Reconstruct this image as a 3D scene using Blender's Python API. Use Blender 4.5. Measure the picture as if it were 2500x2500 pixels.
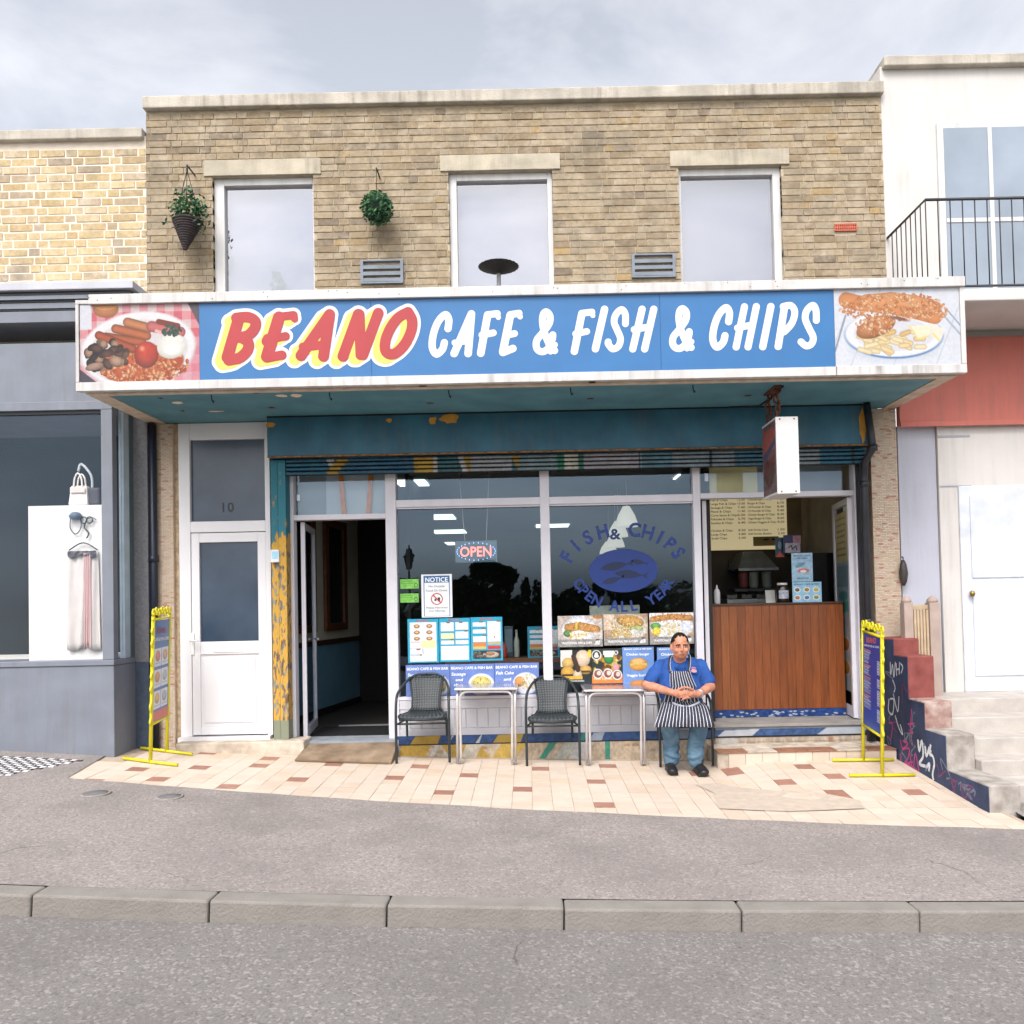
import bpy, bmesh, math, random
import numpy as np
from mathutils import Vector, Matrix
R = random.Random(7)
NR = np.random.RandomState(11)
for o in list(bpy.data.objects):
    bpy.data.objects.remove(o)
SC = bpy.context.scene
COL = SC.collection

# ------------------------------------------------------------------ camera
DIST, EYE = 8.34, 1.508
FPX, PPX, PPY = 2085.0, 1290.0, 1415.4
TILT, ROLL = math.radians(1.5), math.radians(1.2)
CAM = Vector((0, -DIST, EYE))
_fwd = Vector((0, math.cos(TILT), math.sin(TILT)))
_up0 = Vector((0, -math.sin(TILT), math.cos(TILT)))
_rt = Vector((1, 0, 0)) * math.cos(ROLL) - _up0 * math.sin(ROLL)
_up = Vector((1, 0, 0)) * math.sin(ROLL) + _up0 * math.cos(ROLL)
cd = bpy.data.cameras.new('camera'); cam = bpy.data.objects.new('camera', cd); COL.objects.link(cam)
cd.sensor_width = 36.0; cd.lens = 36.0 * FPX / 2500.0
cd.shift_x = -(PPX - 1250) / 2500.0; cd.shift_y = (PPY - 1250) / 2500.0
cd.clip_start = 0.05; cd.clip_end = 2000
mw = Matrix(((_rt.x, _up.x, -_fwd.x, CAM.x), (_rt.y, _up.y, -_fwd.y, CAM.y), (_rt.z, _up.z, -_fwd.z, CAM.z), (0, 0, 0, 1)))
cam.matrix_world = mw
SC.camera = cam

# ------------------------------------------------------------------ world, sun, exposure
SUN_EL, SUN_AZ = math.radians(52), math.radians(197)     # azimuth: direction the light comes from, clockwise from +y
w = bpy.data.worlds.new('World'); SC.world = w; w.use_nodes = True
nt = w.node_tree; nt.nodes.clear()
sky = nt.nodes.new('ShaderNodeTexSky'); sky.sky_type = 'NISHITA'; sky.sun_disc = False
sky.sun_elevation = SUN_EL; sky.sun_rotation = SUN_AZ
sky.air_density = 1.0; sky.dust_density = 4.0; sky.ozone_density = 1.0
hs = nt.nodes.new('ShaderNodeHueSaturation'); hs.inputs['Saturation'].default_value = 0.22
bg = nt.nodes.new('ShaderNodeBackground'); bg.inputs['Strength'].default_value = 0.15
wo = nt.nodes.new('ShaderNodeOutputWorld')
# even broken cloud cover over the whole sky
ctc = nt.nodes.new('ShaderNodeTexCoord'); cmp_ = nt.nodes.new('ShaderNodeMapping'); cmp_.inputs['Scale'].default_value = (1, 1, 2.4)
cnz = nt.nodes.new('ShaderNodeTexNoise'); cnz.inputs['Scale'].default_value = 3.2; cnz.inputs['Detail'].default_value = 9; cnz.inputs['Roughness'].default_value = 0.56; cnz.inputs['Distortion'].default_value = 0.4
ccr = nt.nodes.new('ShaderNodeValToRGB'); ccr.color_ramp.elements[0].position = 0.36; ccr.color_ramp.elements[1].position = 0.64
ccr.color_ramp.elements[0].color = (0.86, 0.88, 0.93, 1); ccr.color_ramp.elements[1].color = (1.30, 1.28, 1.26, 1)
cmx = nt.nodes.new('ShaderNodeMixRGB'); cmx.blend_type = 'MULTIPLY'; cmx.inputs['Fac'].default_value = 1
nt.links.new(ctc.outputs['Generated'], cmp_.inputs[0]); nt.links.new(cmp_.outputs[0], cnz.inputs[0]); nt.links.new(cnz.outputs['Fac'], ccr.inputs[0])
nt.links.new(sky.outputs[0], hs.inputs['Color']); nt.links.new(hs.outputs[0], cmx.inputs['Color1']); nt.links.new(ccr.outputs[0], cmx.inputs['Color2']); nt.links.new(cmx.outputs[0], bg.inputs[0]); nt.links.new(bg.outputs[0], wo.inputs[0])
sl = bpy.data.lights.new('sun', 'SUN'); sl.energy = 0.75; sl.angle = math.radians(24); sl.color = (1, 0.97, 0.93)
so = bpy.data.objects.new('sun', sl); COL.objects.link(so)
_sd = Vector((math.sin(SUN_AZ) * math.cos(SUN_EL), math.cos(SUN_AZ) * math.cos(SUN_EL), math.sin(SUN_EL)))
so.rotation_euler = _sd.to_track_quat('Z', 'Y').to_euler(); so.location = (-6, -20, 25)
vs = SC.view_settings
SC.display_settings.display_device = 'sRGB'
vs.view_transform = 'Standard'; vs.look = 'None'; vs.gamma = 1.0; vs.use_curve_mapping = False
vs.exposure = 1.05
SC.render.engine = 'CYCLES'
SC.cycles.max_bounces = 5; SC.cycles.diffuse_bounces = 3; SC.cycles.glossy_bounces = 3; SC.cycles.transparent_max_bounces = 10
SC.render.resolution_x = SC.render.resolution_y = 1024

# ------------------------------------------------------------------ photo pixel (2500 scale) -> point of the place
def ray(px, py):
    u = (px - PPX) / FPX; v = -(py - PPY) / FPX
    return (_fwd + _rt * u + _up * v)
def P(px, py, Y):
    d = ray(px, py); t = (Y - CAM.y) / d.y
    return CAM + d * t
def PZ(px, py, Z):
    d = ray(px, py); t = (Z - CAM.z) / d.z
    return CAM + d * t
def PXX(px, py, X):
    d = ray(px, py); t = (X - CAM.x) / d.x
    return CAM + d * t
def g(x, y):                                   # height of the sloping ground
    xx = max(-7.0, min(7.0, x))
    return -0.036 * xx + 0.004 * xx * xx + 0.02 * max(y, -8)
def PG(px, py):
    z = 0.0
    for _ in range(6):
        p = PZ(px, py, z); z = g(p.x, p.y)
    return p
def rect(px0, py0, px1, py1, Y):               # upright rectangle on the plane y = Y: x0, x1, z0, z1
    mx, my = (px0 + px1) / 2, (py0 + py1) / 2
    return P(px0, my, Y).x, P(px1, my, Y).x, P(mx, py1, Y).z, P(mx, py0, Y).z

# ------------------------------------------------------------------ materials
def lin(v):
    v = v / 255.0
    return v / 12.92 if v <= 0.04045 else ((v + 0.055) / 1.055) ** 2.4
def c(r, g_, b, k=1.0):
    return (lin(r) * k, lin(g_) * k, lin(b) * k, 1.0)
MATS = {}
def newmat(name):
    m = bpy.data.materials.new(name); m.use_nodes = True
    n = m.node_tree.nodes; n.clear()
    out = n.new('ShaderNodeOutputMaterial'); b = n.new('ShaderNodeBsdfPrincipled')
    m.node_tree.links.new(b.outputs[0], out.inputs[0])
    return m, m.node_tree, n, b, out
def M(name, col, rough=0.6, var=0.12, scale=6.0, bump=0.0, metal=0.0, spec=0.4, col2=None, detail=6.0, bscale=None, coat=0.0, streak=0.0):
    """plain paint / plastic / metal with a noise mottling and fine relief"""
    if name in MATS: return MATS[name]
    m, t, n, b, out = newmat(name)
    tc = n.new('ShaderNodeTexCoord')
    nz = n.new('ShaderNodeTexNoise'); nz.inputs['Scale'].default_value = scale; nz.inputs['Detail'].default_value = detail
    t.links.new(tc.outputs['Object'], nz.inputs['Vector'])
    cr = n.new('ShaderNodeValToRGB')
    a = [max(0, x * (1 - var)) for x in col[:3]] + [1]
    d = list(col2) if col2 else [min(1, x * (1 + var)) for x in col[:3]] + [1]
    cr.color_ramp.elements[0].position = 0.3; cr.color_ramp.elements[1].position = 0.72
    cr.color_ramp.elements[0].color = a; cr.color_ramp.elements[1].color = d
    t.links.new(nz.outputs['Fac'], cr.inputs['Fac']); res = cr.outputs['Color']
    if streak:                                  # rain streaks and grime, in patches
        gq = n.new('ShaderNodeNewGeometry'); mp = n.new('ShaderNodeMapping'); mp.inputs['Scale'].default_value = (9, 9, .7)
        t.links.new(gq.outputs['Position'], mp.inputs[0])
        fs = []
        for vec, sc_, lo, hi in ((mp.outputs[0], 1.6, .46, .72), (gq.outputs['Position'], 1.1, .38, .66)):
            q = n.new('ShaderNodeTexNoise'); q.inputs['Scale'].default_value = sc_; q.inputs['Detail'].default_value = 7; q.inputs['Roughness'].default_value = .65
            t.links.new(vec, q.inputs['Vector']); r_ = n.new('ShaderNodeMapRange'); r_.inputs['From Min'].default_value = lo; r_.inputs['From Max'].default_value = hi
            t.links.new(q.outputs['Fac'], r_.inputs['Value']); fs.append(r_.outputs[0])
        mu = n.new('ShaderNodeMath'); mu.operation = 'MULTIPLY'; t.links.new(fs[0], mu.inputs[0]); t.links.new(fs[1], mu.inputs[1])
        m2 = n.new('ShaderNodeMath'); m2.operation = 'MULTIPLY'; m2.inputs[1].default_value = streak; t.links.new(mu.outputs[0], m2.inputs[0])
        mq = n.new('ShaderNodeMixRGB'); t.links.new(m2.outputs[0], mq.inputs['Fac']); t.links.new(res, mq.inputs['Color1']); mq.inputs['Color2'].default_value = (.13, .11, .085, 1)
        res = mq.outputs[0]
    t.links.new(res, b.inputs['Base Color'])
    b.inputs['Roughness'].default_value = rough; b.inputs['Metallic'].default_value = metal
    b.inputs['Specular IOR Level'].default_value = spec
    if coat: b.inputs['Coat Weight'].default_value = coat
    if bump:
        n2 = n.new('ShaderNodeTexNoise'); n2.inputs['Scale'].default_value = bscale or scale * 12; n2.inputs['Detail'].default_value = 4
        t.links.new(tc.outputs['Object'], n2.inputs['Vector'])
        bp = n.new('ShaderNodeBump'); bp.inputs['Strength'].default_value = bump; bp.inputs['Distance'].default_value = 0.01
        t.links.new(n2.outputs['Fac'], bp.inputs['Height']); t.links.new(bp.outputs['Normal'], b.inputs['Normal'])
    MATS[name] = m
    return m
def Mramp(name, stops, src='object', rough=0.8, noise=0.25, nscale=30, bump=0.3, spec=0.3, smear=None):
    """pieces coloured one by one: random per object or per loose island, with mottling"""
    m, t, n, b, out = newmat(name)
    if src == 'object':
        s = n.new('ShaderNodeObjectInfo'); so_ = s.outputs['Random']
    else:
        s = n.new('ShaderNodeNewGeometry'); so_ = s.outputs['Random Per Island']
    cr = n.new('ShaderNodeValToRGB'); cr.color_ramp.interpolation = 'LINEAR'
    e = cr.color_ramp.elements
    e[0].position, e[0].color = stops[0]; e[1].position, e[1].color = stops[-1]
    for p_, col in stops[1:-1]:
        x = e.new(p_); x.color = col
    t.links.new(so_, cr.inputs['Fac'])
    g_ = n.new('ShaderNodeNewGeometry')
    nz = n.new('ShaderNodeTexNoise'); nz.inputs['Scale'].default_value = nscale; nz.inputs['Detail'].default_value = 6; nz.inputs['Roughness'].default_value = 0.7
    t.links.new(g_.outputs['Position'], nz.inputs['Vector'])
    r2 = n.new('ShaderNodeValToRGB'); r2.color_ramp.elements[0].position = 0.28; r2.color_ramp.elements[1].position = 0.62
    r2.color_ramp.elements[0].color = (1 - noise * 2, 1 - noise * 2, 1 - noise * 2, 1); r2.color_ramp.elements[1].color = (1, 1, 1, 1)
    t.links.new(nz.outputs['Fac'], r2.inputs['Fac'])
    mx = n.new('ShaderNodeMixRGB'); mx.blend_type = 'MULTIPLY'; mx.inputs['Fac'].default_value = 1
    t.links.new(cr.outputs['Color'], mx.inputs['Color1']); t.links.new(r2.outputs['Color'], mx.inputs['Color2'])
    res = mx.outputs[0]
    if smear:                                   # lime bloom and soot with shapes of their own
        for sc_, lo, hi, col, amt in ((5.5, .50, .68, smear, .55), (2.1, .50, .72, (.10, .09, .075, 1), .55), (60, .64, .70, (.05, .045, .04, 1), .75)):
            nq = n.new('ShaderNodeTexNoise'); nq.inputs['Scale'].default_value = sc_; nq.inputs['Detail'].default_value = 7; nq.inputs['Roughness'].default_value = .62
            t.links.new(g_.outputs['Position'], nq.inputs['Vector'])
            mq = n.new('ShaderNodeMapRange'); mq.inputs['From Min'].default_value = lo; mq.inputs['From Max'].default_value = hi; mq.inputs['To Max'].default_value = amt
            t.links.new(nq.outputs['Fac'], mq.inputs['Value'])
            m3 = n.new('ShaderNodeMixRGB'); t.links.new(mq.outputs[0], m3.inputs['Fac']); t.links.new(res, m3.inputs['Color1']); m3.inputs['Color2'].default_value = col
            res = m3.outputs[0]
    t.links.new(res, b.inputs['Base Color'])
    b.inputs['Roughness'].default_value = rough; b.inputs['Specular IOR Level'].default_value = spec
    if bump:
        bp = n.new('ShaderNodeBump'); bp.inputs['Strength'].default_value = bump; bp.inputs['Distance'].default_value = 0.006
        t.links.new(nz.outputs['Fac'], bp.inputs['Height']); t.links.new(bp.outputs['Normal'], b.inputs['Normal'])
    MATS[name] = m
    return m
def Mprint(name, rough=0.4, spec=0.3, emit=0.0, noise=0.06):
    """printed or painted surface: colour comes from the mesh's own colour attribute"""
    if name in MATS: return MATS[name]
    m, t, n, b, out = newmat(name)
    a = n.new('ShaderNodeAttribute'); a.attribute_name = 'paint'
    g_ = n.new('ShaderNodeNewGeometry')
    nz = n.new('ShaderNodeTexNoise'); nz.inputs['Scale'].default_value = 9; nz.inputs['Detail'].default_value = 8
    t.links.new(g_.outputs['Position'], nz.inputs['Vector'])
    mr = n.new('ShaderNodeMapRange'); mr.inputs['From Min'].default_value = 0.3; mr.inputs['From Max'].default_value = 0.7
    mr.inputs['To Min'].default_value = 1 - noise; mr.inputs['To Max'].default_value = 1
    t.links.new(nz.outputs['Fac'], mr.inputs['Value'])
    mx = n.new('ShaderNodeMixRGB'); mx.blend_type = 'MULTIPLY'; mx.inputs['Fac'].default_value = 1
    t.links.new(a.outputs['Color'], mx.inputs['Color1']); t.links.new(mr.outputs[0], mx.inputs['Color2'])
    t.links.new(mx.outputs[0], b.inputs['Base Color'])
    b.inputs['Roughness'].default_value = rough; b.inputs['Specular IOR Level'].default_value = spec
    if emit:
        t.links.new(a.outputs['Color'], b.inputs['Emission Color']); b.inputs['Emission Strength'].default_value = emit
    MATS[name] = m
    return m
def Mglass(name, tint=(0.985, 0.995, 0.99, 1), ior=1.78, rough=0.0, refl=(0.58, 0.78, 1, 1)):
    if name in MATS: return MATS[name]
    m = bpy.data.materials.new(name); m.use_nodes = True
    t = m.node_tree; n = t.nodes; n.clear()
    out = n.new('ShaderNodeOutputMaterial'); mix = n.new('ShaderNodeMixShader')
    tr = n.new('ShaderNodeBsdfTransparent'); tr.inputs[0].default_value = tint
    gl = n.new('ShaderNodeBsdfGlossy'); gl.inputs['Roughness'].default_value = rough; gl.inputs['Color'].default_value = refl
    fr = n.new('ShaderNodeFresnel'); fr.inputs['IOR'].default_value = ior
    nz = n.new('ShaderNodeTexNoise'); nz.inputs['Scale'].default_value = 2.2; nz.inputs['Detail'].default_value = 2
    g_ = n.new('ShaderNodeNewGeometry'); t.links.new(g_.outputs['Position'], nz.inputs['Vector'])
    bp = n.new('ShaderNodeBump'); bp.inputs['Strength'].default_value = 0.02; bp.inputs['Distance'].default_value = 0.02
    t.links.new(nz.outputs['Fac'], bp.inputs['Height']); t.links.new(bp.outputs['Normal'], gl.inputs['Normal'])
    inv = n.new('ShaderNodeMath'); inv.operation = 'SUBTRACT'; inv.inputs[0].default_value = 1; t.links.new(g_.outputs['Backfacing'], inv.inputs[1])
    ml = n.new('ShaderNodeMath'); ml.operation = 'MULTIPLY'; t.links.new(fr.outputs[0], ml.inputs[0]); t.links.new(inv.outputs[0], ml.inputs[1])
    t.links.new(ml.outputs[0], mix.inputs[0]); t.links.new(tr.outputs[0], mix.inputs[1]); t.links.new(gl.outputs[0], mix.inputs[2])
    t.links.new(mix.outputs[0], out.inputs[0])
    MATS[name] = m
    return m
def Masphalt(name, dark, light, seed):
    m, t, n, b, out = newmat(name)
    g_ = n.new('ShaderNodeNewGeometry')
    def noise(sc_, det, ro=.6):
        q = n.new('ShaderNodeTexNoise'); q.inputs['Scale'].default_value = sc_; q.inputs['Detail'].default_value = det; q.inputs['Roughness'].default_value = ro
        t.links.new(g_.outputs['Position'], q.inputs['Vector']); return q.outputs['Fac']
    def mr(src, a, b_, c_, d):
        q = n.new('ShaderNodeMapRange'); q.inputs['From Min'].default_value = a; q.inputs['From Max'].default_value = b_; q.inputs['To Min'].default_value = c_; q.inputs['To Max'].default_value = d
        t.links.new(src, q.inputs['Value']); return q.outputs[0]
    def mix(fac, c1, c2, blend='MIX'):
        q = n.new('ShaderNodeMixRGB'); q.blend_type = blend
        for s_, v in ((0, fac), (1, c1), (2, c2)):
            if hasattr(v, 'is_linked') or hasattr(v, 'links'): t.links.new(v, q.inputs[s_])
            else: q.inputs[s_].default_value = v
        return q.outputs[0]
    grain = noise(95, 5, .75)
    col = mix(mr(grain, .38, .62, 0, 1), dark, light)
    vo = n.new('ShaderNodeTexVoronoi'); vo.inputs['Scale'].default_value = 70; t.links.new(g_.outputs['Position'], vo.inputs['Vector'])
    sp = n.new('ShaderNodeSeparateColor'); t.links.new(vo.outputs['Color'], sp.inputs[0])
    col = mix(mr(sp.outputs[0], .82, .88, 0, .22), col, c(196, 188, 180)); col = mix(mr(sp.outputs[1], .84, .88, 0, .28), col, c(70, 66, 66))
    col = mix(mr(noise(1.3, 8), .42, .66, 0, .40), col, c(96, 92, 90))            # worn, oily patches
    gum = n.new('ShaderNodeTexVoronoi'); gum.inputs['Scale'].default_value = 2.6; t.links.new(g_.outputs['Position'], gum.inputs['Vector'])
    gs = n.new('ShaderNodeSeparateColor'); t.links.new(gum.outputs['Color'], gs.inputs[0])
    gm = n.new('ShaderNodeMath'); gm.operation = 'MULTIPLY'; t.links.new(mr(gum.outputs['Distance'], .034, .046, 1, 0), gm.inputs[0]); t.links.new(mr(gs.outputs[0], .45, .5, 0, .7), gm.inputs[1])
    col = mix(gm.outputs[0], col, c(84, 80, 80))
    ck = n.new('ShaderNodeTexVoronoi'); ck.feature = 'DISTANCE_TO_EDGE'; ck.inputs['Scale'].default_value = .55
    wv = n.new('ShaderNodeTexNoise'); wv.inputs['Scale'].default_value = 2.5; wv.inputs['Detail'].default_value = 6; t.links.new(g_.outputs['Position'], wv.inputs['Vector'])
    vm = n.new('ShaderNodeVectorMath'); vm.operation = 'MULTIPLY_ADD'; vm.inputs[1].default_value = (.5, .5, 0); t.links.new(wv.outputs['Color'], vm.inputs[0]); t.links.new(g_.outputs['Position'], vm.inputs[2]); t.links.new(vm.outputs[0], ck.inputs['Vector'])
    cm = n.new('ShaderNodeMath'); cm.operation = 'MULTIPLY'; t.links.new(mr(ck.outputs['Distance'], .001, .0045, 1, 0), cm.inputs[0]); t.links.new(mr(noise(.8, 3), .53, .62, 0, .6), cm.inputs[1])
    col = mix(cm.outputs[0], col, c(52, 48, 46))
    t.links.new(col, b.inputs['Base Color']); b.inputs['Roughness'].default_value = .93; b.inputs['Specular IOR Level'].default_value = .25
    bp = n.new('ShaderNodeBump'); bp.inputs['Strength'].default_value = .5; bp.inputs['Distance'].default_value = .004; t.links.new(grain, bp.inputs['Height']); t.links.new(bp.outputs['Normal'], b.inputs['Normal'])
    MATS[name] = m
    return m
def Memit(name, col, strength):
    if name in MATS: return MATS[name]
    m, t, n, b, out = newmat(name)
    b.inputs['Base Color'].default_value = col
    b.inputs['Emission Color'].default_value = col; b.inputs['Emission Strength'].default_value = strength
    b.inputs['Roughness'].default_value = 0.5
    MATS[name] = m
    return m

# ------------------------------------------------------------------ objects
OFF = {}
def thing(name, label, cat, loc=(0, 0, 0), group=None):
    o = bpy.data.objects.new(name, None); COL.objects.link(o); o.empty_display_size = 0.1
    o.location = loc; o['label'] = label; o['category'] = cat
    if group: o['group'] = group
    OFF[o.name] = Vector(loc)
    return o
def tag(o, label, cat, group=None):
    o['label'] = label; o['category'] = cat
    if group: o['group'] = group
    return o
def mobj(name, verts, faces, mat, parent=None, smooth=False, kind=None):
    me = bpy.data.meshes.new(name)
    off = OFF.get(parent.name, Vector()) if parent else Vector()
    me.from_pydata([tuple(Vector(v) - off) for v in verts], [], faces)
    return lobj(name, me, mat, parent, smooth, kind, off)
def lobj(name, me, mat, parent=None, smooth=False, kind=None, off=None):
    o = bpy.data.objects.new(name, me); COL.objects.link(o)
    if mat: me.materials.append(mat)
    if smooth:
        me.polygons.foreach_set('use_smooth', [True] * len(me.polygons))
    if parent: o.parent = parent
    OFF[o.name] = OFF.get(parent.name, Vector()).copy() if parent else Vector()
    if kind: o['kind'] = kind
    return o
def bm_obj(name, bm, mat, parent=None, smooth=False, kind=None):
    me = bpy.data.meshes.new(name)
    off = OFF.get(parent.name, Vector()) if parent else Vector()
    bmesh.ops.translate(bm, verts=bm.verts, vec=-off)
    bmesh.ops.recalc_face_normals(bm, faces=bm.faces)
    bm.to_mesh(me); bm.free()
    return lobj(name, me, mat, parent, smooth, kind)
def add_box(bm, x0, x1, y0, y1, z0, z1, bev=0.0):
    vs_ = [bm.verts.new(p) for p in ((x0, y0, z0), (x1, y0, z0), (x1, y1, z0), (x0, y1, z0), (x0, y0, z1), (x1, y0, z1), (x1, y1, z1), (x0, y1, z1))]
    fs = [bm.faces.new([vs_[i] for i in f]) for f in ((0, 1, 5, 4), (1, 2, 6, 5), (2, 3, 7, 6), (3, 0, 4, 7), (4, 5, 6, 7), (3, 2, 1, 0))]
    if bev:
        es = list({e for f in fs for e in f.edges})
        bmesh.ops.bevel(bm, geom=es, offset=bev, segments=2, profile=0.5, affect='EDGES')
def box(name, x0, x1, y0, y1, z0, z1, mat, parent=None, bev=0.0, kind=None):
    bm = bmesh.new()
    add_box(bm, min(x0, x1), max(x0, x1), min(y0, y1), max(y0, y1), min(z0, z1), max(z0, z1), bev)
    return bm_obj(name, bm, mat, parent, kind=kind)
def pbox(name, px0, py0, px1, py1, Y, Yb, mat, parent=None, bev=0.0):
    """box whose front face covers the pixel rectangle on y = Y and runs back to y = Yb"""
    x0, x1, z0, z1 = rect(px0, py0, px1, py1, Y)
    return box(name, x0, x1, Y, Yb, z0, z1, mat, parent, bev)
def catmull(pts, n=6, closed=False):
    pts = [Vector(p) for p in pts]; out = []
    k = len(pts); rng = range(k if closed else k - 1)
    for i in rng:
        if closed: a, b_, c_, d = pts[(i - 1) % k], pts[i], pts[(i + 1) % k], pts[(i + 2) % k]
        else: a, b_, c_, d = pts[max(i - 1, 0)], pts[i], pts[i + 1], pts[min(i + 2, k - 1)]
        for j in range(n):
            t = j / n
            out.append(0.5 * ((2 * b_) + (c_ - a) * t + (2 * a - 5 * b_ + 4 * c_ - d) * t * t + (3 * b_ - a - 3 * c_ + d) * t ** 3))
    if not closed: out.append(pts[-1])
    return out
def add_tube(bm, pts, r, seg=8, closed=False, caps=True, r_end=None):
    pts = [Vector(p) for p in pts]; k = len(pts); rings = []
    prev = None
    for i, p in enumerate(pts):
        if closed: d = pts[(i + 1) % k] - pts[i - 1]
        else: d = pts[min(i + 1, k - 1)] - pts[max(i - 1, 0)]
        d.normalize()
        if prev is None:
            a = d.orthogonal().normalized()
        else:
            a = (prev - d * prev.dot(d))
            a = a.normalized() if a.length > 1e-6 else d.orthogonal().normalized()
        prev = a; b_ = d.cross(a)
        rr = r if not isinstance(r, (list, tuple)) else r[i]
        rings.append([bm.verts.new(p + a * math.cos(2 * math.pi * j / seg) * rr + b_ * math.sin(2 * math.pi * j / seg) * rr) for j in range(seg)])
    for i in range(k if closed else k - 1):
        A, B = rings[i], rings[(i + 1) % k]
        for j in range(seg):
            f = bm.faces.new((A[j], A[(j + 1) % seg], B[(j + 1) % seg], B[j])); f.smooth = True
    if caps and not closed:
        bm.faces.new(rings[0][::-1]); bm.faces.new(rings[-1])
def tube(name, pts, r, mat, parent=None, seg=8, closed=False):
    bm = bmesh.new(); add_tube(bm, pts, r, seg, closed)
    return bm_obj(name, bm, mat, parent)
def add_lathe(bm, prof, center, seg=20, axis='z'):
    rings = []
    for r_, z in prof:
        ring = []
        for j in range(seg):
            a = 2 * math.pi * j / seg
            ring.append(bm.verts.new(Vector(center) + Vector((r_ * math.cos(a), r_ * math.sin(a), z))))
        rings.append(ring)
    for A, B in zip(rings, rings[1:]):
        for j in range(seg):
            f = bm.faces.new((A[j], A[(j + 1) % seg], B[(j + 1) % seg], B[j])); f.smooth = True
    bm.faces.new(rings[0][::-1]); bm.faces.new(rings[-1])
def lathe(name, prof, center, mat, parent=None, seg=20):
    bm = bmesh.new(); add_lathe(bm, prof, center, seg)
    return bm_obj(name, bm, mat, parent)
def copy_tree(o, parent=None):
    n_ = o.copy(); COL.objects.link(n_); n_.parent = parent
    for ch in list(o.children): copy_tree(ch, n_)
    return n_

# ------------------------------------------------------------------ printed pictures: colours painted on a fine mesh
class Cv:
    def __init__(s, w_, h_, bg_=(255, 255, 255)):
        s.w, s.h = w_, h_
        s.a = np.zeros((h_, w_, 3)); s.a[:] = bg_
        s.Y, s.X = np.mgrid[0:h_, 0:w_].astype(float)
        s.X = (s.X + 0.5) / w_; s.Y = (s.Y + 0.5) / h_           # 0..1, y down
        s.asp = w_ / h_
    def mix(s, m, col):
        m = np.clip(m, 0, 1)[..., None]
        s.a = s.a * (1 - m) + np.array(col, float) * m if not isinstance(col, np.ndarray) else s.a * (1 - m) + col * m
    def rect(s, x0, y0, x1, y1, col, a=1):
        s.mix(((s.X >= x0) & (s.X <= x1) & (s.Y >= y0) & (s.Y <= y1)) * a, col)
    def ell(s, cx, cy, rx, ry, col, rot=0, shade=0, soft=0.06, a=1):
        ca, sa = math.cos(rot), math.sin(rot)
        dx = (s.X - cx) * s.asp; dy = s.Y - cy
        u = (dx * ca + dy * sa) / (rx * s.asp); v = (-dx * sa + dy * ca) / ry
        d = np.sqrt(u * u + v * v)
        m = np.clip((1 - d) / soft, 0, 1) * a
        col = np.array(col, float)
        if shade:
            k = 1 - shade * np.clip(d, 0, 1) ** 2 + shade * 0.5 * np.clip(-v, -1, 1)
            s.mix(m, np.clip(col * k[..., None], 0, 255))
        else: s.mix(m, col)
    def ring(s, cx, cy, rx, ry, wd, col):
        d = np.sqrt(((s.X - cx) / rx) ** 2 + ((s.Y - cy) / ry) ** 2)
        s.mix((np.abs(d - 1) < wd) * 1.0, col)
    def line(s, pts, r, col, r2=None, shade=0):
        for i in range(len(pts) - 1):
            (x0, y0), (x1, y1) = pts[i], pts[i + 1]
            ax, ay, bx, by = x0 * s.asp, y0, x1 * s.asp, y1
            px, py = s.X * s.asp - ax, s.Y - ay
            dx, dy = bx - ax, by - ay
            t = np.clip((px * dx + py * dy) / (dx * dx + dy * dy + 1e-9), 0, 1)
            d = np.sqrt((px - t * dx) ** 2 + (py - t * dy) ** 2)
            e = 1.2 / s.h
            m = np.clip((r - d) / e + 0.5, 0, 1)
            col_ = np.array(col, float)
            if shade: s.mix(m, np.clip(col_ * (1 - shade * (d / r) ** 2)[..., None], 0, 255))
            else: s.mix(m, col_)
    def poly(s, pts, col, a=1):
        ins = np.zeros(s.X.shape, bool); k = len(pts)
        for i in range(k):
            (x0, y0), (x1, y1) = pts[i], pts[(i + 1) % k]
            cnd = (y0 > s.Y) != (y1 > s.Y)
            xi = (x1 - x0) * (s.Y - y0) / (y1 - y0 + 1e-12) + x0
            ins ^= cnd & (s.X < xi)
        s.mix(ins * float(a), col)
    def noise(s, amt, cell=3):
        hh, ww = s.h // cell + 2, s.w // cell + 2
        n_ = NR.rand(hh, ww)
        yi = np.arange(s.h) / cell; xi = np.arange(s.w) / cell
        y0 = yi.astype(int); x0 = xi.astype(int); fy = (yi - y0)[:, None]; fx = (xi - x0)[None]
        v = (n_[y0][:, x0] * (1 - fx) + n_[y0][:, x0 + 1] * fx) * (1 - fy) + (n_[y0 + 1][:, x0] * (1 - fx) + n_[y0 + 1][:, x0 + 1] * fx) * fy
        s.a = np.clip(s.a * (1 + (v[..., None] - 0.5) * 2 * amt), 0, 255)
    def scat(s, n_, x0, y0, x1, y1, r, cols, inside=None, shade=0.3, el=1.5):
        for _ in range(n_):
            x, y = R.uniform(x0, x1), R.uniform(y0, y1)
            if inside and ((x - inside[0]) / inside[2]) ** 2 + ((y - inside[1]) / inside[3]) ** 2 > 1: continue
            s.ell(x, y, r * R.uniform(.7, 1.2) / s.asp, r * R.uniform(.7, 1.2) / el, R.choice(cols), R.uniform(0, 3.1), shade)
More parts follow.
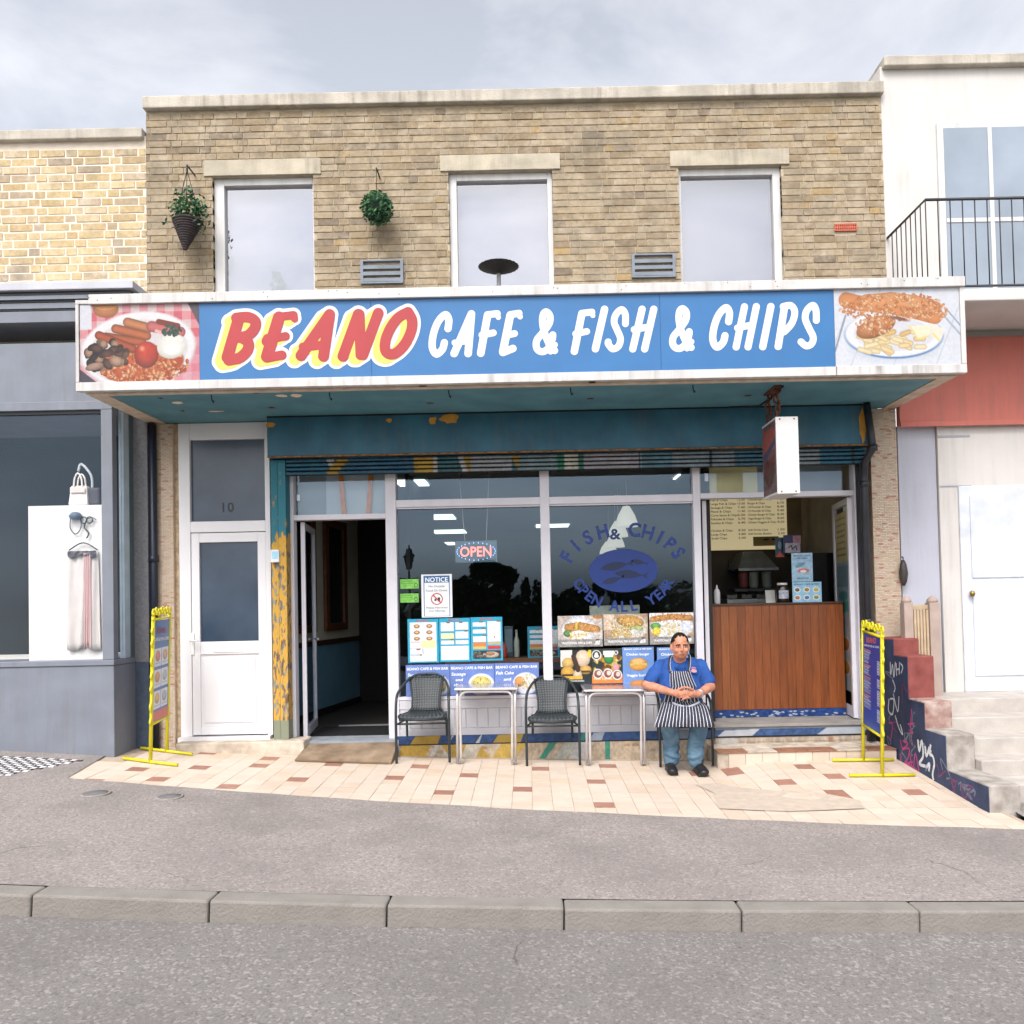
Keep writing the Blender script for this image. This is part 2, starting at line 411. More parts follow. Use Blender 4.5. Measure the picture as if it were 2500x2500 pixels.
def printed(name, cv, p00, p10, p01, mat, parent=None, gain=0.6):
    """p00 top left, p10 top right, p01 bottom left"""
    p00, p10, p01 = Vector(p00), Vector(p10), Vector(p01)
    w_, h_ = cv.w, cv.h
    off = OFF.get(parent.name, Vector()) if parent else Vector()
    uu = np.linspace(0, 1, w_)[None, :, None]; vv = np.linspace(0, 1, h_)[:, None, None]
    co = np.array(p00 - off)[None, None] + uu * np.array(p10 - p00)[None, None] + vv * np.array(p01 - p00)[None, None]
    co = np.ascontiguousarray(co.reshape(-1, 3))
    i = (np.arange(h_ - 1)[:, None] * w_ + np.arange(w_ - 1)[None]).reshape(-1)
    f = np.stack([i, i + w_, i + w_ + 1, i + 1], 1)
    me = bpy.data.meshes.new(name)
    me.vertices.add(len(co)); me.vertices.foreach_set('co', co.ravel())
    me.loops.add(f.size); me.loops.foreach_set('vertex_index', f.ravel().astype(np.int32))
    me.polygons.add(len(f)); me.polygons.foreach_set('loop_start', np.arange(0, f.size, 4, dtype=np.int32))
    me.update(calc_edges=True)
    at = me.color_attributes.new('paint', 'FLOAT_COLOR', 'POINT')
    v = np.clip(cv.a.reshape(-1, 3) / 255.0, 0, 1); v = np.where(v <= 0.04045, v / 12.92, ((v + 0.055) / 1.055) ** 2.4) * gain
    at.data.foreach_set('color', np.concatenate([v, np.ones((len(v), 1))], 1).astype(np.float32).ravel())
    return lobj(name, me, mat, parent)
TXT = {}
def text_verts(s, bold=.012):
    if (s, bold) in TXT: return TXT[(s, bold)]
    cu = bpy.data.curves.new('t', 'FONT'); cu.body = s; cu.size = 1; cu.resolution_u = 3; cu.offset = bold
    ob = bpy.data.objects.new('t', cu)
    me = bpy.data.meshes.new_from_object(ob)
    v = [tuple(x.co) for x in me.vertices]; f = [tuple(p.vertices) for p in me.polygons]
    bpy.data.objects.remove(ob); bpy.data.curves.remove(cu); bpy.data.meshes.remove(me)
    TXT[(s, bold)] = (v, f)
    return TXT[(s, bold)]
def lettering(name, lines, mat, parent, o, ux, uy):
    """lines: (string, x, y, height, width or None, shear): flat letters on a plane with origin o, axes ux, uy in metres.
    x, y = left end of the baseline; width squeezes the line to fit"""
    o, ux, uy = Vector(o), Vector(ux), Vector(uy)
    for ln in lines:
        V, F = [], []
        s, x, y, h = ln[:4]; wd = ln[4] if len(ln) > 4 else None; sh = ln[5] if len(ln) > 5 else 0
        v, f = text_verts(s)
        if not v: continue
        xm = min(p[0] for p in v); w0 = max(p[0] for p in v) - xm
        k = h / 0.72; kx = (wd / w0) if wd else k
        b = len(V)
        for p in v:
            V.append(o + ux * (x + (p[0] - xm) * kx + sh * p[1] * k) + uy * (y + p[1] * k))
        F += [tuple(i + b for i in q) for q in f]
        ob = mobj(name, V, F, mat, parent)
    return ob
# ================================================================== materials in use
white_paint = M('white_paint', c(198, 196, 195), 0.45, 0.06, 5, 0.04, streak=.45)
white_upvc = M('white_upvc', c(216, 214, 216), 0.3, 0.03, 3, 0.0)
alu = M('white_aluminium', c(198, 196, 203), 0.38, 0.05, 7, 0.02)
brick_stops = [(0.0, c(146, 128, 104)), (0.25, c(162, 144, 118)), (0.5, c(170, 153, 128)), (0.68, c(156, 141, 120)), (0.84, c(166, 149, 126)), (0.94, c(130, 116, 100)), (1.0, c(174, 148, 106))]
brick_one = Mramp('stock_brick', brick_stops, 'object', 0.9, 0.2, 24, 0.8, .3, c(186, 172, 152))
brick_many = Mramp('stock_brick_far', brick_stops, 'island', 0.9, 0.2, 24, 0.8, .3, c(186, 172, 152))
nb_stops = [(0.0, c(188, 166, 126)), (0.4, c(198, 177, 138)), (0.7, c(182, 158, 118)), (0.88, c(170, 154, 134)), (1.0, c(202, 182, 146))]
nb_brick = Mramp('yellow_brick', nb_stops, 'object', 0.9, 0.14, 22, 0.4, .3, c(206, 192, 170))
mortar = M('mortar', c(180, 166, 144), 0.95, 0.2, 7, 0.6, bscale=90)
mortar_pale = M('mortar_pale', c(220, 206, 190), 0.95, 0.08, 9, 0.6, bscale=90)
pane_glass = Mglass('shop_glass')
asphalt = Masphalt('asphalt', c(124, 116, 112), c(146, 138, 133), 1)
road_mat = Masphalt('road_asphalt', c(104, 100, 98), c(126, 122, 120), 2)
kerb_mat = M('kerb_stone', c(146, 141, 134), 0.9, 0.2, 6, 0.6, col2=c(120, 114, 108))
grout = M('grout', c(168, 150, 132), 0.95, 0.14, 12, 0.3)
tile_mat = Mramp('cream_quarry_tile', [(0, c(196, 180, 164)), (0.5, c(200, 185, 170)), (0.85, c(191, 172, 155)), (1, c(200, 183, 166))], 'object', 0.6, 0.06, 7, 0.05)
tile_far = Mramp('cream_quarry_tile_far', [(0, c(196, 180, 164)), (0.5, c(200, 185, 170)), (1, c(195, 174, 152))], 'island', 0.6, 0.06, 7, 0.05)
tile_red = Mramp('red_quarry_tile', [(0, c(150, 108, 92)), (1, c(164, 122, 106))], 'object', 0.6, 0.16, 14, 0.1)
stone = M('worn_stone', c(176, 160, 142), 0.9, 0.25, 8, 0.6, col2=c(206, 194, 178))
teal = M('teal_paint', c(36, 86, 108), 0.5, 0.16, 3.5, 0.08, col2=c(44, 100, 122), streak=.4)
teal_soffit = M('teal_soffit_paint', c(80, 128, 141), 0.6, 0.14, 3, 0.08, col2=c(94, 142, 153))
rust = M('rusty_iron', c(74, 40, 28), 0.9, 0.5, 22, 0.5, col2=c(120, 66, 40))
black_paint = M('black_paint', c(26, 28, 34), 0.4, 0.2, 8, 0.05)
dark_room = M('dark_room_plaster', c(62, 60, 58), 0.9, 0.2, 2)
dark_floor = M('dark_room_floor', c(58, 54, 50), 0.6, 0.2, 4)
ochre_flake = M('ochre_undercoat', c(184, 132, 48), 0.7, 0.2, 14)
cream_flake = M('cream_undercoat', c(226, 208, 182), 0.8, 0.12, 14)

# ================================================================== ground
def sheet(name, xs, ys, zf, mat, skirt=None):
    V = [(x, y, zf(x, y)) for y in ys for x in xs]; n = len(xs)
    F = [(j * n + i, j * n + i + 1, (j + 1) * n + i + 1, (j + 1) * n + i) for j in range(len(ys) - 1) for i in range(n - 1)]
    o = mobj(name, V, F, mat); o['kind'] = 'structure'
    return o
def yedge(x):                                  # line where the tiled forecourt ends and the asphalt footway starts
    return -1.46 - 0.145 * (x + 3.4)
XS = [-60, -30, -15] + [-9 + 0.25 * i for i in range(73)] + [15, 30, 60]
def foot_z(x, y): return g(x, y) + 0.006
V, F = [], []
ROWS = 9
XF = [x for x in XS if -60 <= x <= 60]
for x in XF:
    e = yedge(max(-3.95, min(x, 6))) if x > -3.95 else 0.3
    if x > 3.55: e = -.3
    if -3.9 < x < 3.55: e += R.uniform(-0.012, 0.012)
    for j in range(ROWS + 1):
        y = e + (-3.75 - e) * j / ROWS
        V.append((x, y, foot_z(x, y)))
for i in range(len(XF) - 1):
    for j in range(ROWS):
        a = i * (ROWS + 1) + j
        F.append((a, a + 1, a + ROWS + 2, a + ROWS + 1))
o = mobj('pavement', V, F, asphalt); o['kind'] = 'structure'
sheet('road', XS, [-3.9, -5, -6.5, -8.3, -10, -12.4], lambda x, y: g(x, y) - 0.10, road_mat)
kb = thing('kerb', 'x', 'x'); del kb['label']; del kb['category']; kb['kind'] = 'structure'
for i in range(22):
    x0 = -9.0 + i * 0.915
    mz = g(x0 + .45, -3.82)
    bm = bmesh.new(); add_box(bm, -0.455, 0.455, -0.075, 0.075, -0.14, 0.0, 0.012)
    o = bm_obj('kerb_stone', bm, kerb_mat, kb); o.location = (x0 + 0.4575, -3.825, mz + 0.008)
    o.location.z += R.uniform(-.001, .003); o.location.y += R.uniform(-.006, .006); o.rotation_euler = (R.uniform(-.005, .005), math.atan(-(g(x0 + 0.9, -3.8) - g(x0, -3.8)) / 0.9), R.uniform(-.006, .006))
sheet('far_pavement', XS, [-12.4, -13, -14, -15.5], lambda x, y: g(x, y) + 0.02, asphalt)
GM = M('grass_ground', c(70, 84, 48), 0.95, 0.3, 2, 0.4)
o = mobj('ground', [(-500, -600, -0.6), (500, -600, -0.6), (500, 400, -0.6), (-500, 400, -0.6)], [(0, 1, 2, 3)], GM); o['kind'] = 'structure'
sheet('verge', [-60, -30, 0, 30, 60], [-15.5, -20, -60], lambda x, y: g(x, y) + 0.03, GM)

# tiled forecourt
TS = 0.157
def lift(x, y):
    if x < 1.68: return 0.0
    k_ = min(1.0, (x - 1.68) / .5); k_ = k_ * k_ * (3 - 2 * k_)
    return k_ * (max(0.0, 0.075 * (1 - (-y - 0.5) / 1.4)) if y < -0.5 else 0.075)
def gz(x, y): return g(x, y) + lift(x, y)
fc = sheet('forecourt', sorted([-4.0 + 0.25 * i for i in range(31)] + [1.7, 1.8, 1.85, 1.9, 2.05, 2.1, 2.18]), [0.05, -0.495, -0.505, -1.0, -1.5, -1.9, -2.0, -2.6], lambda x, y: gz(x, y) - 0.006 if x < 3.45 else g(x, y) - 0.006, grout)
reds = []
for ox, oy, k, L in ((170, 1360, .3209, [(460, 1618), (925, 1600), (1565, 1522), (1470, 1595), (180, 1693), (615, 1692), (1140, 1738), (1000, 1485)]),
                     (640, 1360, .3209, [(560, 1570), (305, 1690), (1190, 1607), (1005, 1690), (1570, 1660), (1380, 1800)]),
                     (1180, 1600, .2174, [(475, 1160), (620, 1293), (1375, 1225), (1220, 1408), (410, 1503), (1265, 1655)]),
                     (1520, 1500, .2071, [(860, 1885), (1180, 1830), (1235, 1880)]),
                     (1980, 1380, .3106, [(230, 1693), (545, 1580), (745, 1790), (205, 1832)]), (0, 0, 1.294, [(1465, 1484), (1510, 1462), (1585, 1505), (1460, 1445)])):
    for x, y in L:
        p = PG(ox + x * k, oy + y * k); reds.append((p.x, p.y))
X0t, Y0t = -3.93, -0.12
redcells = {(int((x - X0t) // TS), int((Y0t - y) // TS)) for x, y in reds}
tiles = []
for j in range(15):
    for i in range(47):
        x = X0t + (i + .5) * TS; y = Y0t - (j + .5) * TS
        if y + TS / 2 < yedge(x) - 0.05: continue
        if x > 3.42 or (x > 1.9 and y > -0.5): continue
        if x < -3.6 and y > -0.75: continue
        tiles.append((x, y, (i, j) in redcells))
def proj_vis(x, y): return -y
tiles.sort(key=lambda t: (not t[2], t[1]))
bm = bmesh.new(); h = TS / 2 - 0.0016
add_box(bm, -h, h, -h, h, -0.02, 0.0, 0.0)
tile_me = {}
for nm, mt in (('cream', tile_mat), ('red', tile_red)):
    me = bpy.data.meshes.new('tile_' + nm); bm.to_mesh(me); me.materials.append(mt); tile_me[nm] = me
bm.free()
def tile_tf(x, y):
    e = 0.05
    dzx = (gz(x + e, y) - gz(x - e, y)) / (2 * e)
    dzy = (gz(x, y + e) - gz(x, y - e)) / (2 * e)
    return (math.atan(dzy), -math.atan(dzx), 0)
for x, y, rd in tiles[:300]:
    o = bpy.data.objects.new('tile', tile_me['red' if rd else 'cream']); COL.objects.link(o); o.parent = fc
    o.location = (x, y, gz(x, y) + R.uniform(-0.0015, 0.0015)); rx, ry, _ = tile_tf(x, y)
    o.rotation_euler = (rx + R.uniform(-.006, .006), ry + R.uniform(-.006, .006), 0)
bm = bmesh.new()
for x, y, rd in tiles[300:]:
    b0 = len(bm.verts); add_box(bm, x - h, x + h, y - h, y + h, -0.02, 0.0)
    bm.verts.ensure_lookup_table()
    for v in bm.verts[b0:]: v.co.z += gz(v.co.x, v.co.y) + 0.0
bm_obj('tile_field', bm, tile_far, fc, kind='stuff')

cpts = [(800, 1247), (900, 1240), (1000, 1262), (1150, 1283), (1300, 1288), (1420, 1306), (1520, 1322), (1540, 1352), (1200, 1365), (905, 1352), (880, 1282)]
cpts = [PG(1250 + x * .559, 1220 + y * .559) for x, y in cpts]
mobj('concrete_patch', [(p.x, p.y, gz(p.x, p.y) + .006) for p in cpts], [tuple(range(len(cpts)))], M('patch_concrete', c(182, 167, 152), .95, .1, 14, .7), fc)
# black and white floor grille at the neighbour's entrance
gr = thing('entrance_grille', 'chequered black and white pavement tiles at the grey shop on the left edge', 'floor tiles', (-4.35, -1.05, g(-4.3, -1)))
bmw, bmk = bmesh.new(), bmesh.new()
for i in range(30):
    for j in range(16):
        x = -5.2 + i * 0.05 ; y = -0.78 - j * 0.05
        if x > -4.0 + (y + 0.8) * 0.42 : continue
        b = bmw if (i + j) % 2 else bmk
        z = g(x, y) + 0.010
        add_box(b, x + .002, x + .048, y - .048, y - .002, z - 0.02, z)
bm_obj('pale_tiles', bmw, M('pale_mosaic', c(214, 210, 208), .6), gr, kind='stuff')
bm_obj('dark_tiles', bmk, M('dark_mosaic', c(66, 64, 70), .6), gr, kind='stuff')
for nm, lb, px, py, rr in (('utility_cover', 'grey round utility cover in the asphalt, leftmost', 233, 1939, .11), ('utility_cover', 'worn pale round utility cover in the asphalt, second from left', 414, 1947, .10)):
    p = PG(px, py)
    t = thing(nm, lb, 'cover', (p.x, p.y, foot_z(p.x, p.y)), 'utility covers in the footway')
    lathe('lid', [(rr * .82, -.01), (rr * .82, .006), (rr * .3, .008), (.002, .008)], p + Vector((0, 0, .006)), M('cast_cover', c(104, 102, 102), .8, .25, 20, .4), t)
    lathe('rim', [(rr * .86, -.01), (rr * .86, .005), (rr, .005), (rr, -.01)], p + Vector((0, 0, .006)), M('cover_rim', c(146, 138, 132), .9, .2, 20, .4), t)

# ================================================================== cafe building
cafe = thing('cafe_building', 'stock brick cafe building with white windows above a teal canopy', 'building', (0, 0.3, 0))
xL, xR = P(359, 620, 0).x, P(2163, 620, 0).x
ZB, ZT = 3.45, 6.55
WIN = []
for a, b in ((520, 767), (1098, 1352), (1661, 1913)):
    WIN.append((P(a, 610, 0).x, P(b, 610, 0).x, 3.62, 5.78))
VENTS = [rect(881, 637, 985, 694, 0.0), rect(1542, 622, 1648, 679, 0.0)]
bm = bmesh.new()
edges = [xL] + [v for w_ in WIN for v in w_[:2]] + [xR]
for i in range(0, len(edges), 2): add_box(bm, edges[i], edges[i + 1], 0.008, 0.32, ZB, 5.78)
add_box(bm, xL, xR, 0.008, 0.32, 5.78, ZT)
for w_ in WIN: add_box(bm, w_[0], w_[1], 0.008, 0.32, ZB, 3.62)
wall = bm_obj('brick_wall', bm, mortar, cafe)
def courses(x0, x1, z0, z1, holes, blen=0.222, bh=0.068, joint=0.009, seed=1, flem=True):
    rr = random.Random(seed); out = []; z = z0; k = 0
    while z < z1 - 0.03:
        x = x0 - (0.056 if k % 2 else 0.0) - rr.uniform(0, .02); n = k
        while x < x1:
            L = (blen if (n % 2 == 0 or not flem) else blen * 0.48) * rr.uniform(.96, 1.04)
            a, b = max(x, x0), min(x + L - joint, x1)
            segs = [(a, b)]
            for hx0, hx1, hz0, hz1 in holes:
                if z + bh > hz0 + .01 and z < hz1 - 0.01:
                    ns = []
                    for s0, s1 in segs:
                        if s1 <= hx0 or s0 >= hx1: ns.append((s0, s1)); continue
                        if s0 < hx0: ns.append((s0, hx0))
                        if s1 > hx1: ns.append((hx1, s1))
                    segs = ns
            for s0, s1 in segs:
                if s1 - s0 > 0.02: out.append((s0, s1, z, z + bh - joint * rr.uniform(.8, 1.2)))
            x += L; n += 1
        z += bh; k += 1
    return out
def brick_mesh(nm, mat):
    bm = bmesh.new(); add_box(bm, -.5, .5, 0, 1, -.5, .5)
    for v in bm.verts: v.co += Vector((R.uniform(-.012, .012), 0, R.uniform(-.05, .05)))
    me = bpy.data.meshes.new(nm); bm.to_mesh(me); bm.free(); me.materials.append(mat); return me
def lay(bricks, y, parent, mat, mat_far, limit, key, depth=0.06):
    bricks = sorted(bricks, key=key)
    mes = [brick_mesh('brick', mat) for _ in range(4)]
    off = OFF[parent.name]
    for a, b, z0, z1 in bricks[:limit]:
        o = bpy.data.objects.new('brick', R.choice(mes)); COL.objects.link(o); o.parent = parent
        o.location = Vector(((a + b) / 2, y + R.uniform(-.004, .003), (z0 + z1) / 2)) - off
        o.scale = (b - a, depth, z1 - z0); o.rotation_euler = (R.uniform(-.01, .01), R.uniform(-.008, .008), R.uniform(-.008, .008))
    if bricks[limit:]:
        bm = bmesh.new()
        for a, b, z0, z1 in bricks[limit:]:
            dy = R.uniform(-.004, .003); add_box(bm, a, b, y + dy, y + depth, z0, z1)
        bm_obj('brick_field', bm, mat_far, parent, kind='stuff')
HOL = WIN + [VENTS[0], VENTS[1]]
ab = rect(2038, 548, 2090, 563, 0.0)
HOL.append(ab)
bl = [b for b in courses(xL, xR, 3.98, ZT - 0.12, HOL, seed=3)]
lay(bl, 0.0, wall, brick_one, brick_many, 298, key=lambda b: (b[2] > 5.22, -(b[1] - b[0])))
box('coping', xL - .01, xR + .01, -0.06, 0.36, ZT - 0.1, ZT + 0.02, M('coping_stone', c(176, 168, 156), .9, .25, 4, .4, streak=.9), cafe, 0.01)
pale_blind = M('pale_blind', c(92, 96, 112), 0.8, 0.12, 1.2)
for k, (a, b, z0, z1) in enumerate(WIN):
    fw = (0.10, 0.02) if k == 0 else ((0.075, 0.05) if k == 1 else (0.03, 0.075))
    bm = bmesh.new()
    add_box(bm, a, a + fw[0], 0.05, 0.17, z0, z1, .004); add_box(bm, b - fw[1], b, 0.05, 0.17, z0, z1, .004)
    add_box(bm, a + fw[0], b - fw[1], 0.05, 0.17, z1 - 0.07, z1, .004); add_box(bm, a + fw[0], b - fw[1], 0.05, 0.17, z0, z0 + 0.08, .004)
    wf = bm_obj('window', bm, white_paint, cafe)
    box('pane', a + fw[0], b - fw[1], 0.10, 0.106, z0 + .08, z1 - .07, Mglass('upper_glass', (0.97, 0.97, 0.98, 1), 2.7, 0, (.95, .96, 1, 1)), wf)
    box('blind', a + fw[0], b - fw[1], 0.175, 0.18, z0 + .08, z1 - .07, pale_blind, wf)
    box('sill', a - .04, b + .04, -0.05, 0.05, z0 - 0.07, z0 - .002, M('sill_paint', c(216, 210, 204), .6, .1), wf, .006)
    box('lintel', a - .08, b + .08, -0.014, 0.04, z1 + .002, z1 + 0.16, M('lintel_stone', c(176, 166, 148), .9, .2, 5, .4, streak=.8), wf, .004)
lf_dark = M('indoor_plant', c(44, 62, 52), .6, .3, 20)
for lbw, pts_ in (('dark leafy plant standing inside the left upstairs window', ((672, 668, .06), (684, 676, .075), (664, 690, .05), (690, 692, .06), (675, 700, .07))), ('dark plant leaves at the left edge of the left upstairs window', ((556, 600, .03), (560, 615, .04), (557, 628, .05), (566, 634, .04)))):
    p0 = P(pts_[0][0], pts_[-1][1] + 40, .14); t = thing('window_plant', lbw, 'plant', p0)
    bm = bmesh.new()
    for px, py, s_ in pts_:
        cpt = P(px, py, .14)
        for q in range(4):
            a_ = R.uniform(0, 6.28); d_ = Vector((math.cos(a_), .15, math.sin(a_))) * s_; e_ = Vector((-math.sin(a_), 0, math.cos(a_))) * s_ * .35; yo_ = Vector((0, -.012 + .006 * q, 0))
            bm.faces.new([bm.verts.new(cpt + yo_ + v_) for v_ in (-d_ * .2, d_ * .4 + e_, d_, d_ * .4 - e_)])
    bm_obj('leaves', bm, lf_dark, t)
    tube('stem', [P(pts_[-1][0], pts_[-1][1], .14), p0], .008, lf_dark, t, 6)
vent_mat = M('grey_vent', c(116, 123, 134), .55, .14, 9)
for k, (a, b, z0, z1) in enumerate(VENTS):
    v = thing('vent_grille', ('grey louvred wall vent between the left and middle upstairs windows', 'grey louvred wall vent between the middle and right upstairs windows')[k], 'vent', ((a + b) / 2, 0, z0), 'wall vents')
    bm = bmesh.new(); fwv = .028
    add_box(bm, a, a + fwv, -.03, .03, z0, z1); add_box(bm, b - fwv, b, -.03, .03, z0, z1)
    add_box(bm, a + fwv, b - fwv, -.03, .03, z1 - .012, z1); add_box(bm, a + fwv, b - fwv, -.03, .03, z0, z0 + .014)
    bm_obj('frame', bm, vent_mat, v)
    box('back', a + fwv, b - fwv, .028, .034, z0 + .01, z1 - .01, M('vent_back', c(122, 100, 66), .9, .4, 18), v)
    n = 3; hh = (z1 - z0 - .03) / (n + .2)
    for i in range(n):
        zz = z0 + .018 + i * hh
        Vv = [(a + fwv, -.028, zz), (b - fwv, -.028, zz), (b - fwv, -.028, zz + hh * .55), (a + fwv, -.028, zz + hh * .55), (a + fwv, .0, zz + hh * .75), (b - fwv, .0, zz + hh * .75)]
        mobj('slat', Vv, [(0, 1, 2, 3), (3, 2, 5, 4)], vent_mat, v)
# air brick
a, b, z0, z1 = ab
bm = bmesh.new(); nh = 10
terracotta = M('terracotta', c(176, 92, 72), .8, .15, 20)
pw = (b - a) / nh; ph = (z1 - z0) / 2
for i in range(nh + 1): add_box(bm, a + i * pw - pw * .28, a + i * pw + pw * .28, -.012, .03, z0, z1)
for i in range(3): add_box(bm, a, b, -.0115, .03, z0 + i * ph - ph * .2, z0 + i * ph + ph * .2)
abk = bm_obj('air_brick', bm, terracotta, cafe)
box('void', a, b, .02, .03, z0, z1, black_paint, abk)

# flank, back and roof of the building (closed volume)
box('side_wall', xL, xL + .2, 0.32, 13.4, -.3, ZT - .1, M('side_plaster', c(150, 140, 126), .9), cafe)
box('side_wall', xR - .2, xR, 0.32, 13.4, -.3, ZT - .1, M('side_plaster', c(150, 140, 126), .9), cafe)
box('back_wall', xL + .2, xR - .2, 13.2, 13.4, -.3, ZT - .1, dark_room, cafe)
box('roof', xL + .2, xR - .2, 0.32, 13.2, ZT - .3, ZT - .2, M('roof_felt', c(86, 84, 84), .9), cafe)
box('upper_floor', xL + .2, xR - .2, 0.22, 13.2, 3.0, 3.2, dark_room, cafe)

# canopy
FY = -1.27                                      # fascia plane
cxL, cxR = P(186, 850, FY).x, P(2356, 800, FY).x
ZS = P(1290, 934, FY).z                          # soffit height
ZCT = P(1290, 700, FY).z                         # top of the fascia box
canopy = box('canopy', cxL + .03, cxR - .03, FY + .05, 0.0, ZS + .05, ZCT - .06, M('canopy_side', c(186, 180, 174), .7, .12, 5, streak=.7), cafe)
box('soffit', cxL + .21, cxR - .19, FY + .12, -0.002, ZS, ZS + .048, teal_soffit, canopy)
beige = M('beige_trim', c(196, 178, 158), .7, .2, 10, .2)
box('edge_trim', cxL + .05, cxL + .205, FY + .055, -0.004, ZS - .006, ZS + .046, beige, canopy)
box('edge_trim', cxR - .185, cxR - .05, FY + .055, -0.004, ZS - .006, ZS + .046, beige, canopy)
box('edge_trim', cxL + .21, cxR - .19, FY + .056, FY + .115, ZS - .01, ZS + .044, beige, canopy)
box('roof_felt', cxL - .0, cxR, FY + .03, -.006, ZCT - .058, ZCT - .03, M('canopy_felt', c(120, 116, 112), .9, .2, 8, .4), canopy)
# paint flakes and screws on the soffit
def flake(px, py, w_, hh, mat, nm='paint_flake', Z=None):
    p = PZ(px, py, Z if Z else ZS - .002)
    n = 11; V = []
    for i in range(n):
        a_ = 2 * math.pi * i / n; k = R.uniform(.6, 1.1)
        V.append((p.x + math.cos(a_) * w_ * k, p.y + math.sin(a_) * hh * k, ZS - .003))
    return mobj(nm, V, [tuple(range(n))][:1], mat, canopy)
for px, py, w_, hh in ((432, 983, .062, .05), (528, 1004, .075, .03), (690, 966, .06, .05), (722, 966, .06, .07)): flake(px, py, w_, hh, cream_flake)
for px, py, w_, hh in ((392, 972, .022, .03), (446, 1003, .022, .035), (626, 959, .035, .03), (664, 995, .04, .035), (1032, 944, .04, .028), (1051, 984, .04, .028), (1442, 973, .04, .03), (1445, 934, .04, .03), (1826, 966, .045, .03), (1432, 1005, .04, .03)):
    flake(px, py, w_, hh, rust, 'rust_spot')
for px, py in ((516, 950), (804, 945), (1095, 940), (1392, 930), (1691, 925)):
    p = P(px, py, FY + .2)
    tube('hook', catmull([(p.x, p.y, ZS + .002), (p.x + .004, p.y, ZS - .04), (p.x + .014, p.y + .01, ZS - .062), (p.x + .018, p.y, ZS - .045)], 4), .005, black_paint, canopy, 6)
tube('cable', [(P(1912, 948, -1.0).x, -1.0, ZS - .008), (P(1885, 975, -.6).x + .0, -.6, ZS - .008), (P(1854, 1000, -.25).x, -.25, ZS - .008), (P(1780, 1000, -.25).x, -.235, ZS - .008)], .008, black_paint, canopy, 6)

# shutter housing and roller shutter
SBY = -0.22
sx0, sx1 = P(652, 1070, SBY).x, P(2122, 1040, SBY).x
szb = P(1290, 1101, SBY).z
box_ = box('shutter_box', sx0, sx1, SBY, 0.1, szb, ZS - .004, teal, cafe, .004)
for px, py, w_, hh in ((1097, 1022, .10, .05), (1056, 1026, .045, .04), (950, 1026, .03, .025), (660, 1038, .05, .03), (2106, 1040, .035, .19)):
    x = P(px, py, SBY).x; z = P(px, py, SBY).z; V = []
    for i in range(14):
        a_ = 2 * math.pi * i / 14; k = R.uniform(.65, 1.1)
        V.append((x + math.cos(a_) * w_ * k, SBY - .002, min(ZS - .006, z + math.sin(a_) * hh * k)))
    mobj('paint_flake', V, [tuple(range(14))], ochre_flake, box_)
box('painted_shadow_gap', sx0, sx1, SBY - .004, SBY + .03, ZS - .0155, ZS - .0045, M('shadow_gap_black', c(16, 18, 20), .8), box_)  # black strip painted in as the shadow gap under the soffit
box('drip_edge', sx0, sx1, SBY - .006, SBY + .03, szb - .012, szb - .001, M('rusty_edge', c(92, 74, 56), .8, .5, 30, .3, col2=c(170, 118, 62)), box_)
# shutter slats with graffiti paint
def shutter_paint(px, row):
    base = np.array((36, 96, 116.)) if row % 2 == 0 else np.array((44, 108, 128.))
    def band(a, b, col, sl_=0):
        nonlocal base
        o_ = sl_ * row
        if a + o_ < px < b + o_: base = np.array(col, float)
    band(690, 800, (40, 112, 140)); band(800, 815, (196, 200, 202), 3); band(822, 850, (186, 150, 60), -8)
    band(850, 1010, (38, 106, 140)); band(1012, 1058, (196, 160, 70)); band(1058, 1068, (214, 214, 210)); band(1068, 1120, (58, 112, 124)); band(1120, 1132, (206, 206, 206), 3); band(1132, 1150, (176, 146, 60), 3)
    band(1150, 1250, (168, 176, 184)); band(1250, 1268, (182, 150, 62), 4); band(1268, 1362, (132, 160, 170)); band(1362, 1376, (30, 140, 112)); band(1376, 1412, (214, 214, 200)); band(1412, 1424, (24, 116, 104))
    band(1424, 1566, (172, 174, 184)); band(1566, 1640, (92, 142, 160)); band(1640, 1790, (140, 160, 172)); band(1790, 1890, (70, 124, 148)); band(1890, 2000, (150, 166, 174)); band(2000, 2110, (42, 118, 148))
    if (px % 173 < 6 and px > 1560): base = np.array((40, 52, 62.))
    return base
RSY = -0.10
rs = thing('roller_shutter', 'rolled up shutter with graffiti covered slats under the teal box', 'shutter', (0, RSY, 0))
rx0, rx1 = P(700, 1140, RSY).x, P(2112, 1100, RSY).x
zt, zb2 = szb - .012, P(1290, 1150, RSY).z
NS = 4; hh = (zt - zb2) / NS
prm = Mprint('painted_shutter', .5, .4, noise=.35)
